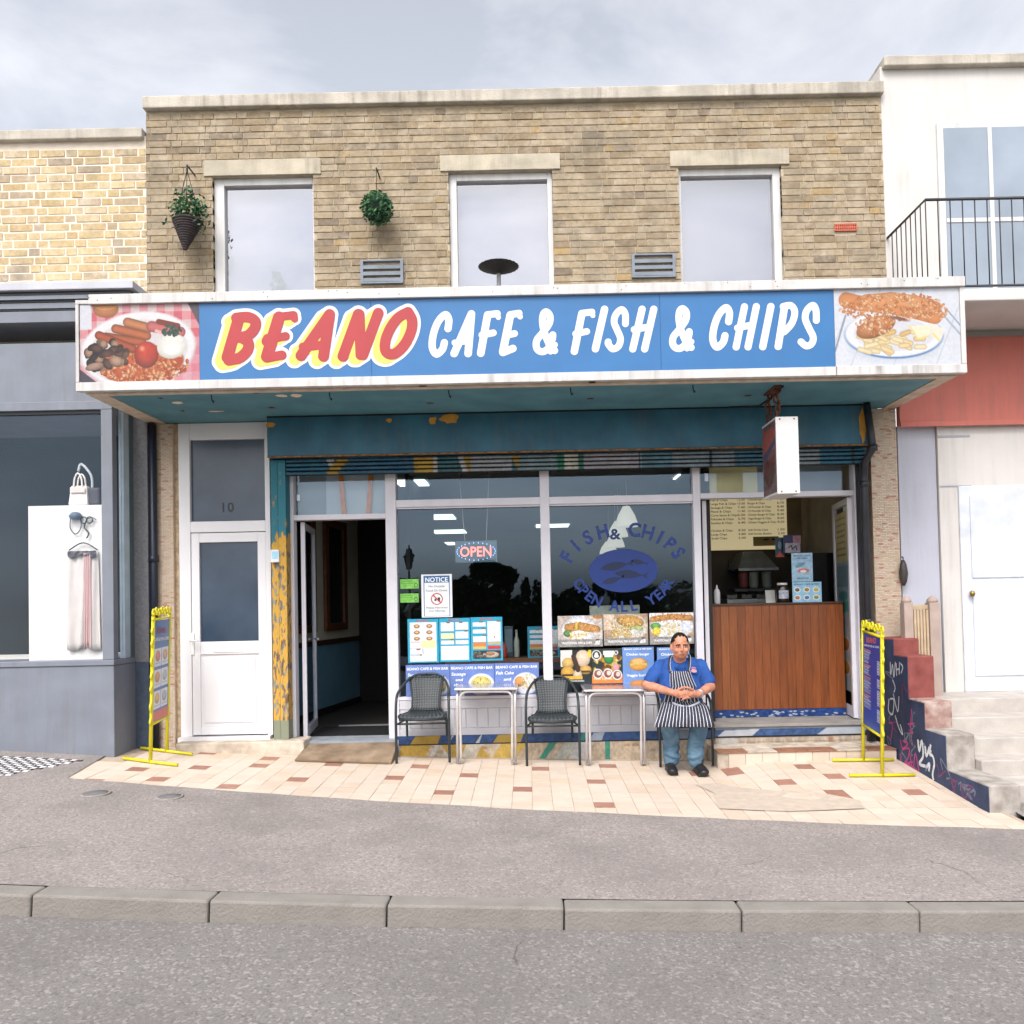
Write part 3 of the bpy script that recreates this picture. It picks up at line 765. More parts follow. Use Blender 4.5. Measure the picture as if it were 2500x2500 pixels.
for s_ in range(NS):
    n = 420; V, F, colr = [], [], []
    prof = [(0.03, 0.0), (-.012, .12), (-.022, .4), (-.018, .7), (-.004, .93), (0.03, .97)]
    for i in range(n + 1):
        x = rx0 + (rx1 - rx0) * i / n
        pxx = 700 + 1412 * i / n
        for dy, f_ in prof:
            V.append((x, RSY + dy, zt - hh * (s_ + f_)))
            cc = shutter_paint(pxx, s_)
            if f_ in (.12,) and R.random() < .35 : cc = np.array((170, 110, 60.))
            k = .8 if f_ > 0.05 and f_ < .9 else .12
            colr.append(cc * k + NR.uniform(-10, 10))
    m_ = len(prof)
    F = [(i * m_ + j, i * m_ + j + 1, (i + 1) * m_ + j + 1, (i + 1) * m_ + j) for i in range(n) for j in range(m_ - 1)]
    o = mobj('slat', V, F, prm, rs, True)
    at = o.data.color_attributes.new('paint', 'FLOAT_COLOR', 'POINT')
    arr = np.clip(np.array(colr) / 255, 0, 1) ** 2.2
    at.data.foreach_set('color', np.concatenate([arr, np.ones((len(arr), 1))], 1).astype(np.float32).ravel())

# tiled pillars
mos = Mramp('mosaic_tile', [(0, c(190, 170, 148)), (.4, c(198, 181, 162)), (.82, c(204, 189, 172)), (.92, c(186, 150, 128)), (1, c(170, 116, 96))], 'island', .5, .1, 40, .1)
def pillar(x0, x1, y0, y1, z0, z1, lb):
    p_ = box('tiled_pillar', x0, x1, y0 + .006, y1, z0, z1, M('mosaic_grout', c(196, 172, 148), .9, .15, 14), cafe)
    bm = bmesh.new(); tw, th = .047, .0165; z = z0; k = 0
    while z < z1 - .01:
        x = x0 - (tw / 2 if k % 2 else 0)
        while x < x1:
            a, b = max(x, x0), min(x + tw - .004, x1)
            if b - a > .008:
                q = R.uniform(-.0015, .001)
                V = [bm.verts.new(t) for t in ((a, y0 + q, z), (b, y0 + q, z), (b, y0 + q, z + th - .004), (a, y0 + q, z + th - .004), (a, y0 + .006, z), (b, y0 + .006, z), (b, y0 + .006, z + th - .004), (a, y0 + .006, z + th - .004))]
                for f in ((0, 1, 2, 3), (0, 4, 5, 1), (3, 2, 6, 7), (0, 3, 7, 4), (1, 5, 6, 2)): bm.faces.new([V[i] for i in f])
            x += tw
        z += th; k += 1
    bm_obj('mosaic', bm, mos, p_, kind='stuff')
pillar(P(383, 1400, -.03).x, P(424, 1400, -.03).x, -.03, .3, .1, ZS - .01, '')
pillar(P(2132, 1300, -.03).x, P(2196, 1300, -.03).x, -.03, .3, -.05, ZS - .01, '')
x0, x1 = P(424, 1400, -.02).x, P(437, 1400, -.02).x
box('pebble_dash_strip', x0, x1, .01, .3, .1, ZS - .01, M('pebble_dash', c(178, 156, 128), .95, .3, 30, .8), cafe)

# peeling post between the doors
def Mpeel():
    m, t, n, b, out = newmat('peeling_paint')
    tc = n.new('ShaderNodeNewGeometry')
    sep = n.new('ShaderNodeSeparateXYZ'); t.links.new(tc.outputs['Position'], sep.inputs[0])
    nz = n.new('ShaderNodeTexNoise'); nz.inputs['Scale'].default_value = 9; nz.inputs['Detail'].default_value = 8; nz.inputs['Roughness'].default_value = .65
    mp = n.new('ShaderNodeMapping'); mp.inputs['Scale'].default_value = (2.6, 1, .8); t.links.new(tc.outputs['Position'], mp.inputs[0]); t.links.new(mp.outputs[0], nz.inputs[0])
    # zone: teal above, bare/yellow below
    z = n.new('ShaderNodeMapRange'); z.inputs['From Min'].default_value = 2.3; z.inputs['From Max'].default_value = 1.7; t.links.new(sep.outputs['Z'], z.inputs['Value'])
    ad = n.new('ShaderNodeMath'); ad.operation = 'MULTIPLY_ADD'; ad.inputs[1].default_value = .55; t.links.new(z.outputs[0], ad.inputs[0]); t.links.new(nz.outputs['Fac'], ad.inputs[2])
    st = n.new('ShaderNodeValToRGB'); e = st.color_ramp.elements
    st.color_ramp.interpolation = 'CONSTANT'
    e[0].position = 0; e[0].color = c(34, 104, 118)
    e[1].position = .62; e[1].color = c(160, 118, 48)
    x = e.new(.66); x.color = c(184, 142, 52)
    t.links.new(ad.outputs[0], st.inputs[0])
    n3 = n.new('ShaderNodeTexNoise'); n3.inputs['Scale'].default_value = 14; n3.inputs['Detail'].default_value = 7; t.links.new(mp.outputs[0], n3.inputs[0])
    r3 = n.new('ShaderNodeValToRGB'); r3.color_ramp.interpolation = 'CONSTANT'
    r3.color_ramp.elements[0].color = (0, 0, 0, 1); r3.color_ramp.elements[1].position = .525; r3.color_ramp.elements[1].color = (1, 1, 1, 1)
    t.links.new(n3.outputs['Fac'], r3.inputs[0])
    mk = n.new('ShaderNodeMath'); mk.operation = 'MULTIPLY'; t.links.new(r3.outputs[0], mk.inputs[0])
    z2 = n.new('ShaderNodeMath'); z2.operation = 'LESS_THAN'; z2.inputs[1].default_value = 2.05; t.links.new(sep.outputs['Z'], z2.inputs[0]); t.links.new(z2.outputs[0], mk.inputs[1])
    wd = n.new('ShaderNodeValToRGB'); wd.color_ramp.elements[0].color = c(92, 62, 44); wd.color_ramp.elements[1].color = c(128, 130, 122)
    wd.color_ramp.elements[0].position = .4; wd.color_ramp.elements[1].position = .6; t.links.new(nz.outputs['Fac'], wd.inputs[0])
    mx = n.new('ShaderNodeMixRGB'); t.links.new(mk.outputs[0], mx.inputs['Fac']); t.links.new(st.outputs[0], mx.inputs['Color1']); t.links.new(wd.outputs[0], mx.inputs['Color2'])
    z4 = n.new('ShaderNodeMath'); z4.operation = 'LESS_THAN'; z4.inputs[1].default_value = .42; t.links.new(sep.outputs['Z'], z4.inputs[0])
    m2 = n.new('ShaderNodeMixRGB'); t.links.new(z4.outputs[0], m2.inputs['Fac']); t.links.new(mx.outputs[0], m2.inputs['Color1']); m2.inputs['Color2'].default_value = c(120, 124, 104)
    t.links.new(m2.outputs[0], b.inputs['Base Color']); b.inputs['Roughness'].default_value = .7
    bp = n.new('ShaderNodeBump'); bp.inputs['Strength'].default_value = .5; bp.inputs['Distance'].default_value = .004
    t.links.new(mx.outputs[0], bp.inputs['Height']); t.links.new(bp.outputs['Normal'], b.inputs['Normal'])
    return m
peel = Mpeel()
xa, xb, xc = P(664, 1450, -.08).x, P(682, 1450, -.08).x, P(702, 1450, -.08).x
post = box('door_post', xa, xb - .002, -.08, .12, .14, szb - .014, peel, cafe, .004)
box('shutter_rail', xb + .003, xc, -.10, .1, .14, szb - .014, peel, post, .004)
rr0, rr1 = P(2106, 1400, -.06).x, P(2128, 1400, -.06).x
box('shutter_rail', rr0, rr1, -.05, .12, .05, szb - .014, M('dark_rail', c(44, 44, 48), .6, .3, 9), cafe, .004)
ib = thing('entry_phone', 'small white entry box on the peeling yellow post', 'entry box', P(670, 1357, -.12))
pbox('case', 660, 1342, 681, 1373, -.125, -.082, M('entry_case', c(206, 212, 218), .35), ib, .008)
pbox('face', 664, 1346, 677, 1364, -.129, -.126, M('entry_face', c(150, 196, 214), .3), ib, .001)

# ---- white front door number 10
dr = box('door_threshold', P(440, 1800, 0).x, P(664, 1800, 0).x, -.06, .12, P(550, 1808, 0).z, P(550, 1797, 0).z, white_upvc, cafe)
bm = bmesh.new()
X0, X1, Z0, Z1 = rect(438, 1048, 662, 1797, 0.0); Z1 = ZS - .004
ti = rect(463, 1072, 646, 1272, 0.0)
lf = rect(463, 1300, 652, 1795, 0.0)
add_box(bm, X0, ti[0], 0.0, .09, Z0, Z1, .005); add_box(bm, ti[1], X1, 0.0, .09, Z0, Z1, .005)
add_box(bm, ti[0], ti[1], 0.002, .09, ti[3], Z1, .005); add_box(bm, ti[0], ti[1], 0.002, .09, lf[3] + .006, ti[2], .005)
dfr = bm_obj('door_frame', bm, white_upvc, cafe)
slate_glass = M('obscured_glass', c(46, 60, 78), .25, .1, 2.5, 0.05, spec=.45, col2=c(60, 75, 93), bscale=60)
slate_glass.node_tree.nodes['Principled BSDF'].inputs['Coat Weight'].default_value = .15
slate_glass.node_tree.nodes['Principled BSDF'].inputs['Coat Roughness'].default_value = .08
box('transom_pane', ti[0], ti[1], .045, .055, ti[2], ti[3], slate_glass, dfr)
o_ = P(543, 1250, .04)
lettering('number', [('1', o_.x, o_.z, .095), ('0', o_.x + .05, o_.z + .001, .095)], black_paint, dfr, (0, .0435, 0), (1, 0, 0), (0, 0, 1))
pn = rect(486, 1323, 629, 1566, 0.0); lp = rect(486, 1597, 632, 1774, 0.0)
lx0, lx1, lz0, lz1 = ti[0] + .003, ti[1] - .003, Z0 + .012, lf[3]
bm = bmesh.new()
add_box(bm, lx0, pn[0], .012, .07, lz0, lz1, .004); add_box(bm, pn[1], lx1, .012, .07, lz0, lz1, .004)
add_box(bm, pn[0], pn[1], .014, .07, pn[3], lz1, .004); add_box(bm, pn[0], pn[1], .014, .07, lp[3], pn[2], .004)
add_box(bm, pn[0], pn[1], .014, .07, lz0, lp[2], .004)
door = bm_obj('door', bm, white_upvc, cafe)
box('panel', lp[0] + .001, lp[1] - .001, .03, .06, lp[2] + .001, lp[3] - .001, white_upvc, door)
bm = bmesh.new()
q = .035
add_box(bm, lp[0] + q, lp[1] - q, .022, .032, lp[2] + q, lp[3] - q, .006)
bm_obj('raised_panel', bm, white_upvc, door)
box('pane', pn[0], pn[1], .04, .05, pn[2], pn[3], slate_glass, door)
x0, x1, z0, z1 = rect(520, 1577, 594, 1592, 0)
box('letter_plate', x0, x1, .006, .013, z0, z1, M('letter_plate', c(214, 212, 210), .35), door, .003)
hx, hz = P(470, 1572, 0).x, P(470, 1572, 0).z
bm = bmesh.new(); add_box(bm, hx - .016, hx + .016, .0, .011, hz - .11, hz + .11, .006); add_tube(bm, [(hx, .012, hz + .03), (hx, -.045, hz + .03), (hx + .02, -.05, hz + .03), (hx + .075, -.05, hz + .028)], .009, 8)
bm_obj('handle', bm, M('white_handle', c(226, 224, 222), .3), door)
stp = box('door_step', P(428, 1815, -.2).x, P(742, 1815, -.2).x, -.2, .1, .05, P(600, 1812, -.2).z, stone, cafe, .012)
# ================================================================== aluminium shopfront
GY = 0.12
sf = thing('shopfront', 'white aluminium shopfront with two large panes, door bay and takeaway bay', 'shopfront', (0, GY, .1))
def post(px0, px1, pym, py0, py1, nm='mullion', Y=0.05, Yb=.17):
    a, b = P(px0, pym, Y).x, P(px1, pym, Y).x
    z0, z1 = P((px0 + px1) / 2, py1, Y).z, P((px0 + px1) / 2, py0, Y).z
    return box(nm, a, b, Y, Yb, z0, z1, alu, sf, .004)
ZTOP = 1140
zh_top = szb - .03
def zof(py, px=1333, Y=.05): return P(px, py, Y).z
z_tr0, z_tr1 = zof(1231), zof(1213)
z_w0 = zof(1703)
xs_ = dict(dl0=P(703, 1450, .05).x, dl1=P(719, 1450, .05).x, dr0=P(944, 1450, .05).x, dr1=P(970, 1450, .05).x, m0=P(1323, 1450, .05).x, m1=P(1346, 1450, .05).x, r0=P(1698, 1450, .05).x, r1=P(1716, 1450, .05).x, e0=P(2093, 1450, .05).x, e1=P(2105, 1450, .05).x)
zfl = P(840, 1806, .05).z
zfr = P(1900, 1762, .05).z
for a, b, z0 in (('dl0', 'dl1', zfl), ('dr0', 'dr1', zfl), ('m0', 'm1', z_w0), ('r0', 'r1', zfr), ('e0', 'e1', zfr)):
    box('mullion', xs_[a], xs_[b], .05, .17, z0, zh_top, alu, sf, .004)
for a, b in (('dr1', 'm0'), ('m1', 'r0')):
    box('transom_bar', xs_[a], xs_[b], .054, .166, z_tr0, z_tr1, alu, sf, .004)
    box('sill_bar', xs_[a], xs_[b], .054, .166, z_w0, z_w0 + .03, alu, sf, .003)
    box('glass_bead', xs_[a], xs_[b], .075, .11, z_tr0 - .016, z_tr0 - .001, alu, sf)
    box('pane', xs_[a], xs_[b], GY, GY + .006, z_w0 + .03, z_tr0, pane_glass, sf)
    box('transom_pane', xs_[a], xs_[b], GY, GY + .006, z_tr1, zh_top, pane_glass, sf)
zd0, zd1 = zof(1268, 830), zof(1255, 830)
box('transom_bar', xs_['dl1'], xs_['dr0'], .054, .166, zd0, zd1, alu, sf, .004)
box('transom_pane', xs_['dl1'], xs_['dr0'], GY, GY + .006, zd1, zh_top, pane_glass, sf)
ze0, ze1 = zof(1213, 1905), zof(1200, 1905)
box('transom_bar', xs_['r1'], xs_['e0'], .054, .166, ze0, ze1, alu, sf, .004)
box('transom_pane', xs_['r1'], xs_['e0'], GY, GY + .006, ze1, zh_top, pane_glass, sf)
# boards behind the two side transoms
xx = xs_['dl1']; wd_ = xs_['dr0'] - xx
box('back_board', xx, xx + wd_ * .32, .20, .21, zd1, zh_top, M('grey_board', c(126, 134, 140), .7, .08, 2), sf)
box('back_board', xx + wd_ * .32 + .003, xs_['dr0'] - .02, .19, .20, zd1, zh_top, M('pale_board', c(160, 168, 176), .7, .06, 2), sf)
stick = M('orange_batten', c(176, 106, 44), .6, .2, 14)
for a, b in ((824, 834), (902, 893)):
    p0, p1 = P(a, 1166, .16), P(b, 1255, .16)
    mobj('batten', [(p0.x, .165, zh_top), (p0.x + .045, .165, zh_top), (p1.x + .045, .165, zd1), (p1.x, .165, zd1), (p0.x, .18, zh_top), (p0.x + .045, .18, zh_top), (p1.x + .045, .18, zd1), (p1.x, .18, zd1)],
         [(0, 3, 2, 1), (4, 5, 6, 7), (0, 1, 5, 4), (1, 2, 6, 5), (2, 3, 7, 6), (3, 0, 4, 7)], stick, sf)
p = P(727, 1215, .13); box('latch', p.x - .012, p.x + .02, .13, .15, p.z - .03, p.z + .03, white_upvc, sf, .003)
xx = xs_['r1']; wd_ = xs_['e0'] - xx
box('back_board', xx + .01, xx + wd_ * .40, .20, .21, ze1, zh_top, M('cream_board', c(196, 186, 142), .7, .1, 4), sf)
box('back_board', xx + wd_ * .40 + .003, xs_['e0'] - .05, .22, .23, ze1, zh_top, M('grey_board', c(126, 134, 140)), sf)
p = P(1722, 1165, .13); box('latch', p.x - .006, p.x + .03, .13, .15, p.z - .04, p.z + .04, white_upvc, sf, .003)
# boarded stall riser below the window
zr0 = zof(1791)
riser_mat = M('riser_paint', c(184, 184, 190), .55, .08, 5, .05)
rb = box('stall_riser', xs_['dr1'], xs_['r0'], .075, .16, zr0, z_w0 - .002, riser_mat, sf)
box('rail', xs_['dr1'], xs_['r0'], .058, .073, z_w0 - .09, z_w0 - .004, riser_mat, rb, .003)
box('rail', xs_['dr1'], xs_['r0'], .058, .073, zr0, zr0 + .07, riser_mat, rb, .003)
nb = 27; bw = (xs_['r0'] - xs_['dr1']) / nb
for i in range(nb):
    x = xs_['dr1'] + i * bw
    box('board', x + .003, x + bw - .003, .066, .074, zr0 + .072, z_w0 - .092, riser_mat, rb, .002)
# painted base: blue band and tiled plinth with graffiti
def graffiti_band(w_, h_, bg_, seed):
    cv = Cv(w_, h_, bg_); return cv
xpl0, xpl1 = xs_['dr1'] - .02, P(1745, 1800, -.02).x
zb0, zb1 = P(1333, 1813, -.02).z, P(1333, 1790, -.02).z
pl = box('plinth', xpl0, xpl1, -.015, .16, -.2, zr0 - .004, M('plinth_core', c(176, 150, 122), .9, .2, 8), cafe)
cv = Cv(700, 24, (54, 84, 134))
cv.noise(.18, 6)
for a, b, col in ((.04, .14, (206, 164, 56)), (.16, .175, (222, 222, 220)), (.245, .27, (214, 214, 210)), (.30, .40, (196, 160, 60)), (.565, .60, (44, 146, 132)), (.60, .655, (190, 200, 212)), (.84, .93, (176, 190, 208)), (.93, 1, (70, 100, 150))):
    cv.poly([(a, 1), (a + .02, .1), (b, .0), (b - .012, 1)], col, .9)
cv.rect(0, .88, 1, 1, (22, 24, 30))
printed('blue_band', cv, (xpl0, -.02, zb1), (xpl1, -.02, zb1), (xpl0, -.02, zb0), Mprint('painted_band', .55, .3, noise=.25), pl)
cv = Cv(700, 40, (212, 192, 166))
for k in range(10): cv.rect(0, k / 10, 1, k / 10 + .012, (186, 160, 134))
cv.noise(.10, 4)
for i in range(60):
    x, y = R.random(), R.randrange(10) / 10
    cv.rect(x, y + .012, x + .02, y + .1, R.choice(((192, 156, 128), (222, 206, 186), (186, 168, 144))))
for a, b, col, s_ in ((.0, .09, (214, 170, 56), .02), (.10, .115, (232, 230, 226), .02), (.135, .16, (226, 224, 220), .03), (.17, .29, (208, 166, 58), -.03), (.2, .25, (228, 226, 224), .02), (.30, .38, (214, 176, 70), .03), (.45, .475, (44, 156, 136), .03), (.50, .54, (206, 214, 206), .03), (.545, .60, (222, 222, 226), .02), (.655, .67, (40, 150, 130), 0)):
    cv.poly([(a - s_, 1), (a + s_, 0), (b + s_, 0), (b - s_, .9)], col, .8)
cv.noise(.08, 3)
zpb = -.12
printed('plinth_tiles', cv, (xpl0, -.021, zb0 - .002), (xpl1, -.021, zb0 - .002), (xpl0, -.021, zpb), Mprint('painted_band', .55, .3, noise=.25), pl)

# ---- cafe door bay: threshold, wooden ramp, open door leaf
box('door_threshold', xs_['dl0'] - .02, xs_['dr1'], -.03, .3, zfl - .12, zfl, M('grey_threshold', c(140, 146, 152), .6, .2, 9), cafe)
rampp = thing('doorway_ramp', 'worn wooden ramp board in front of the open cafe door', 'ramp', PG(850, 1855))
a0, a1 = P(720, 1855, -.45).x, P(955, 1855, -.45).x
V = [(a0, -.46, g(a0, -.46) + .018), (a1, -.46, g(a1, -.46) + .018), (a1 + .0, -.06, zfl - .015), (a0 + .02, -.06, zfl - .015), (a0, -.46, g(a0, -.46) + .002), (a1, -.46, g(a1, -.46) + .002), (a1, -.06, g(a1, -.1)), (a0 + .02, -.06, g(a0, -.1))]
mobj('board', V, [(0, 1, 2, 3), (0, 4, 5, 1), (1, 5, 6, 2), (2, 6, 7, 3), (3, 7, 4, 0)], M('worn_plywood', c(124, 102, 82), .85, .3, 7, .5, col2=c(148, 128, 106)), rampp)
mobj('nosing', [(a0 + .01, -.466, g(a0, -.46) + .02), (a1 - .02, -.466, g(a1, -.46) + .02), (a1 - .02, -.466, g(a1, -.46) + .006), (a0 + .01, -.466, g(a0, -.46) + .006)], [(0, 3, 2, 1)], M('dark_nosing', c(110, 90, 66), .8), rampp)
def leaf(name, label, hx, hy, ex, ey, z0, z1, fw, parent_lbl=None, glass='dark_leaf_glass', inner=None):
    """door leaf standing between plan points (hx,hy) hinge and (ex,ey)"""
    t = thing(name, label, 'door', (hx, hy, z0))
    d = Vector((ex - hx, ey - hy, 0)); L = d.length; d.normalize(); n_ = Vector((-d.y, d.x, 0)) * .02
    def slab(nm, a, b, za, zb_, th, mat):
        p0 = Vector((hx, hy, 0)) + d * a; p1 = Vector((hx, hy, 0)) + d * b; k = n_ * th
        V = [p0 - k, p1 - k, p1 + k, p0 + k]
        V = [Vector((v.x, v.y, za)) for v in V] + [Vector((v.x, v.y, zb_)) for v in V]
        return mobj(nm, V, [(3, 2, 1, 0), (4, 5, 6, 7), (0, 1, 5, 4), (1, 2, 6, 5), (2, 3, 7, 6), (3, 0, 4, 7)], mat, t)
    slab('stile', 0, fw, z0, z1, 1, alu); slab('stile', L - fw, L, z0, z1, 1, alu)
    slab('rail', fw, L - fw, z1 - fw, z1, .98, alu); slab('rail', fw, L - fw, z0, z0 + fw * 1.6, .98, alu)
    slab('pane', fw, L - fw, z0 + fw * 1.6, z1 - fw, .15, pane_glass)
    return t, d, n_, L
t, d, n_, L = leaf('cafe_door', 'open glazed white cafe door folded back inside the dark doorway', xs_['dl1'] + .06, .16, P(768, 1500, 1.02).x, 1.02, zfl + .01, zd0 - .01, .055)
hp = Vector((xs_['dl1'] + .06, .16, 0)) + d * (L - .05)
tube('handle', [(hp.x, hp.y, 1.16), (hp.x + .05, hp.y - .02, 1.16), (hp.x + .06, hp.y - .08, 1.16)], .012, M('steel_handle', c(200, 200, 204), .3, metal=.8), t)
tL, dL, nL, LL = leaf('takeaway_door', 'left glazed takeaway door folded open beside the seated man', xs_['r1'] + .055, .15, xs_['r1'] + .20, .80, zfr + .01, ze0 - .01, .05)
tR, dR, nR, LR = leaf('takeaway_door', 'right glazed takeaway door folded open with a bar handle', xs_['e0'] - .02, .13, P(2043, 1500, .85).x, .85, zfr + .01, ze0 - .01, .06)
chrome = M('brushed_steel', c(206, 206, 208), .28, .06, 20, metal=.9)
def bar_handle(t, p, d, zz):
    bm = bmesh.new()
    for k in (-.028, .0, .028):
        q = p + Vector((-.05 + k * .9, -.05, 0))
        add_tube(bm, [(q.x, q.y, zz - .12), (q.x, q.y, zz + .12)], .008, 8)
    add_box(bm, p.x - .085, p.x + .03, p.y - .04, p.y - .03, zz + .07, zz + .085); add_box(bm, p.x - .085, p.x + .03, p.y - .04, p.y - .03, zz - .085, zz - .07)
    bm_obj('bar_handle', bm, chrome, t)
hz = P(1751, 1520, .5).z
bar_handle(tL, Vector((xs_['r1'] + .17, .62, 0)), dL, hz)
bar_handle(tR, Vector((xs_['e0'] - .07, .70, 0)), dR, P(2050, 1520, .5).z)
# printed stickers on the right folded leaf
cv = Cv(60, 200, (150, 170, 178))
cv.rect(0, 0, 1, .28, (200, 184, 128)); cv.rect(0, .3, 1, .42, (110, 140, 150))
for k in range(7): cv.rect(.1, .03 + k * .034, .8, .04 + k * .034, (120, 100, 64))
cv.ell(.5, .47, .35, .03, (60, 130, 130)); cv.rect(.1, .5, .9, .56, (40, 140, 130)); cv.rect(0, .58, 1, .66, (150, 160, 168))
for y, col in ((.74, (176, 110, 50)), (.87, (200, 140, 50))):
    cv.ell(.5, y, .45, .05, (206, 196, 188)); cv.ell(.5, y, .36, .038, col, 0, .3)
cv.noise(.12, 3)
p0 = Vector((xs_['e0'] - .02, .13, 0)) + dR * .08; p1 = Vector((xs_['e0'] - .02, .13, 0)) + dR * (LR - .08)
nn = Vector((-.008, -.001, 0))
printed('sticker_sheet', cv, (p1.x + nn.x, p1.y, ze0 - .13), (p0.x + nn.x, p0.y, ze0 - .13), (p1.x + nn.x, p1.y, zfr + .25), Mprint('paper', .35, .4), tR)

# ================================================================== rooms behind the glass
ZC = 2.93
wallx = P(1712, 1400, .3).x
room = thing('cafe_interior', 'dark cafe room behind the shop windows', 'room', (0, 6, zfl))
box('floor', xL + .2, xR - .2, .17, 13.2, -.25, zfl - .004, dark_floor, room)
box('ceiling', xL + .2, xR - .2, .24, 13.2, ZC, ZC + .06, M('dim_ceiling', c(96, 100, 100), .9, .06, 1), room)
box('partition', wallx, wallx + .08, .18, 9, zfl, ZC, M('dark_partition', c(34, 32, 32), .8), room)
pl0, pl1 = P(768, 1500, 1.8), P(876, 1500, 3.3)
blue_wain = M('blue_wainscot', c(96, 136, 160), .6, .1, 3)
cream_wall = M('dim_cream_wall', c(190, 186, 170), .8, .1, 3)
zwt = P(820, 1570, 2.5).z
def vwall(nm, pts, z0, z1, mat, th=.05, parent=room):
    V, F = [], []
    for x, y in pts: V += [(x, y, z0), (x, y, z1), (x - th, y, z0), (x - th, y, z1)]
    for i in range(len(pts) - 1):
        a = i * 4; b = a + 4
        F += [(a, b, b + 1, a + 1), (a + 2, a + 3, b + 3, b + 2), (a + 1, b + 1, b + 3, a + 3)]
    F += [(0, 1, 3, 2), (len(V) - 4, len(V) - 2, len(V) - 1, len(V) - 3)]
    return mobj(nm, V, F, mat, parent)
sl = (pl1.x - pl0.x) / 1.5
lp_ = [(pl0.x - sl * 1.55, .25), (pl0.x, 1.8), (pl1.x, 3.3)]
vwall('wainscot', lp_, zfl, zwt, blue_wain)
vwall('upper_wall', lp_, zwt + .06, ZC, cream_wall)
vwall('dado_rail', [(x + .02, y) for x, y in lp_], zwt, zwt + .06, M('dark_wood', c(58, 36, 26), .5, .3, 9), .08)
vwall('skirting', [(x + .012, y) for x, y in lp_], zfl, zfl + .08, M('dark_skirting', c(26, 24, 24), .6), .02)
box('added_dark_wall', pl1.x - .1, P(962, 1500, 3.4).x + .35, 3.32, 3.4, zfl, ZC, M('black_wall', c(24, 22, 22), .8), room)  # black wall added to keep the view through the doorway dark
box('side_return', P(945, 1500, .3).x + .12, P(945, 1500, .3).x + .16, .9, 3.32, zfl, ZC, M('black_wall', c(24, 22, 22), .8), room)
box('mat_well', xs_['dl1'] + .05, xs_['dr0'] - .02, .32, .95, zfl - .002, zfl + .004, M('door_mat', c(26, 26, 28), .95, .3, 60, .6), room)
box('floor_strip', xs_['dl1'] + .2, xs_['dr0'] + .1, 1.0, 1.04, zfl - .002, zfl + .012, chrome, room)
wood_frame = M('mirror_wood', c(96, 58, 34), .45, .3, 12, .1)
for k, (ya, yb, lb) in enumerate(((.95, 1.75, 'tall mirror in brown wooden frame just inside the cafe door'), (2.05, 2.75, 'second tall wooden framed mirror deeper inside the cafe doorway'))):
    def wx(y): return pl0.x + (y - 1.8) * sl + .012
    za, zb_ = P(800, 1540, 2.2).z, ZC - .35
    t = thing('framed_mirror', lb, 'mirror', (wx(ya), ya, za), 'framed mirrors in the doorway')
    def slab2(nm, y0, y1, z0, z1, d0, d1, mat):
        V = []
        for z in (z0, z1):
            for y, dd in ((y0, d0), (y1, d0), (y1, d1), (y0, d1)): V.append((wx(y) + dd, y, z))
        mobj(nm, V, [(0, 1, 2, 3), (7, 6, 5, 4), (0, 4, 5, 1), (1, 5, 6, 2), (2, 6, 7, 3), (3, 7, 4, 0)], mat, t)
    for y0, y1 in ((ya, ya + .1), (yb - .1, yb)): slab2('frame_stile', y0, y1, za, zb_, 0, .04, wood_frame)
    for z0, z1 in ((za, za + .09), (zb_ - .09, zb_)): slab2('frame_rail', ya + .1, yb - .1, z0, z1, 0, .038, wood_frame)
    slab2('mirror_glass', ya + .1, yb - .1, za + .09, zb_ - .09, .005, .012, M('dim_mirror', c(60, 66, 70), .12, .2, 3, metal=.6))
# ceiling lights
lamp_glow = Memit('light_panel', (.80, .95, .93, 1), 0.9)
CL = [(969, 1043, 1172, 1186, 'left row, nearest, in the top pane'), (1017, 1110, 1257, 1268, 'left row, second from the glass'), (1057, 1137, 1294, 1302, 'left row, third from the glass'), (1089, 1112, 1324, 1330, 'left row, farthest, behind the open sign'),
      (1650, 1696, 1158, 1169, 'right row, nearest, in the top pane'), (1600, 1696, 1225, 1236, 'right row, second from the glass'), (1569, 1654, 1266, 1276, 'right row, third from the glass'), (1545, 1620, 1300, 1308, 'right row, farthest'), (1309, 1388, 1280, 1287, 'centre, behind the middle mullion')]
for a, b, y0, y1, lb in CL:
    A, B = PZ(a, y0, ZC - .012), PZ(b, y0, ZC - .012)
    Cn = PZ((a + b) / 2, y1, ZC - .012)
    ya, yb = Cn.y, (A.y + B.y) / 2
    k = (ya - CAM.y) / (yb - CAM.y)
    ya = min(ya, 12.6); yb = min(yb, 12.9)
    x0, x1 = PZ(a, (y0 + y1) / 2, ZC - .012).x, PZ(b, (y0 + y1) / 2, ZC - .012).x
    t = thing('ceiling_light', 'white ceiling light panel in the cafe, ' + lb, 'ceiling light', ((x0 + x1) / 2, (ya + yb) / 2, ZC), 'cafe ceiling lights')
    box('diffuser', x0, x1, ya, yb, ZC - .02, ZC - .008, lamp_glow, t)
    box('tray', x0 - .03, x1 + .03, ya - .03, yb + .03, ZC - .007, ZC - .001, white_paint, t)
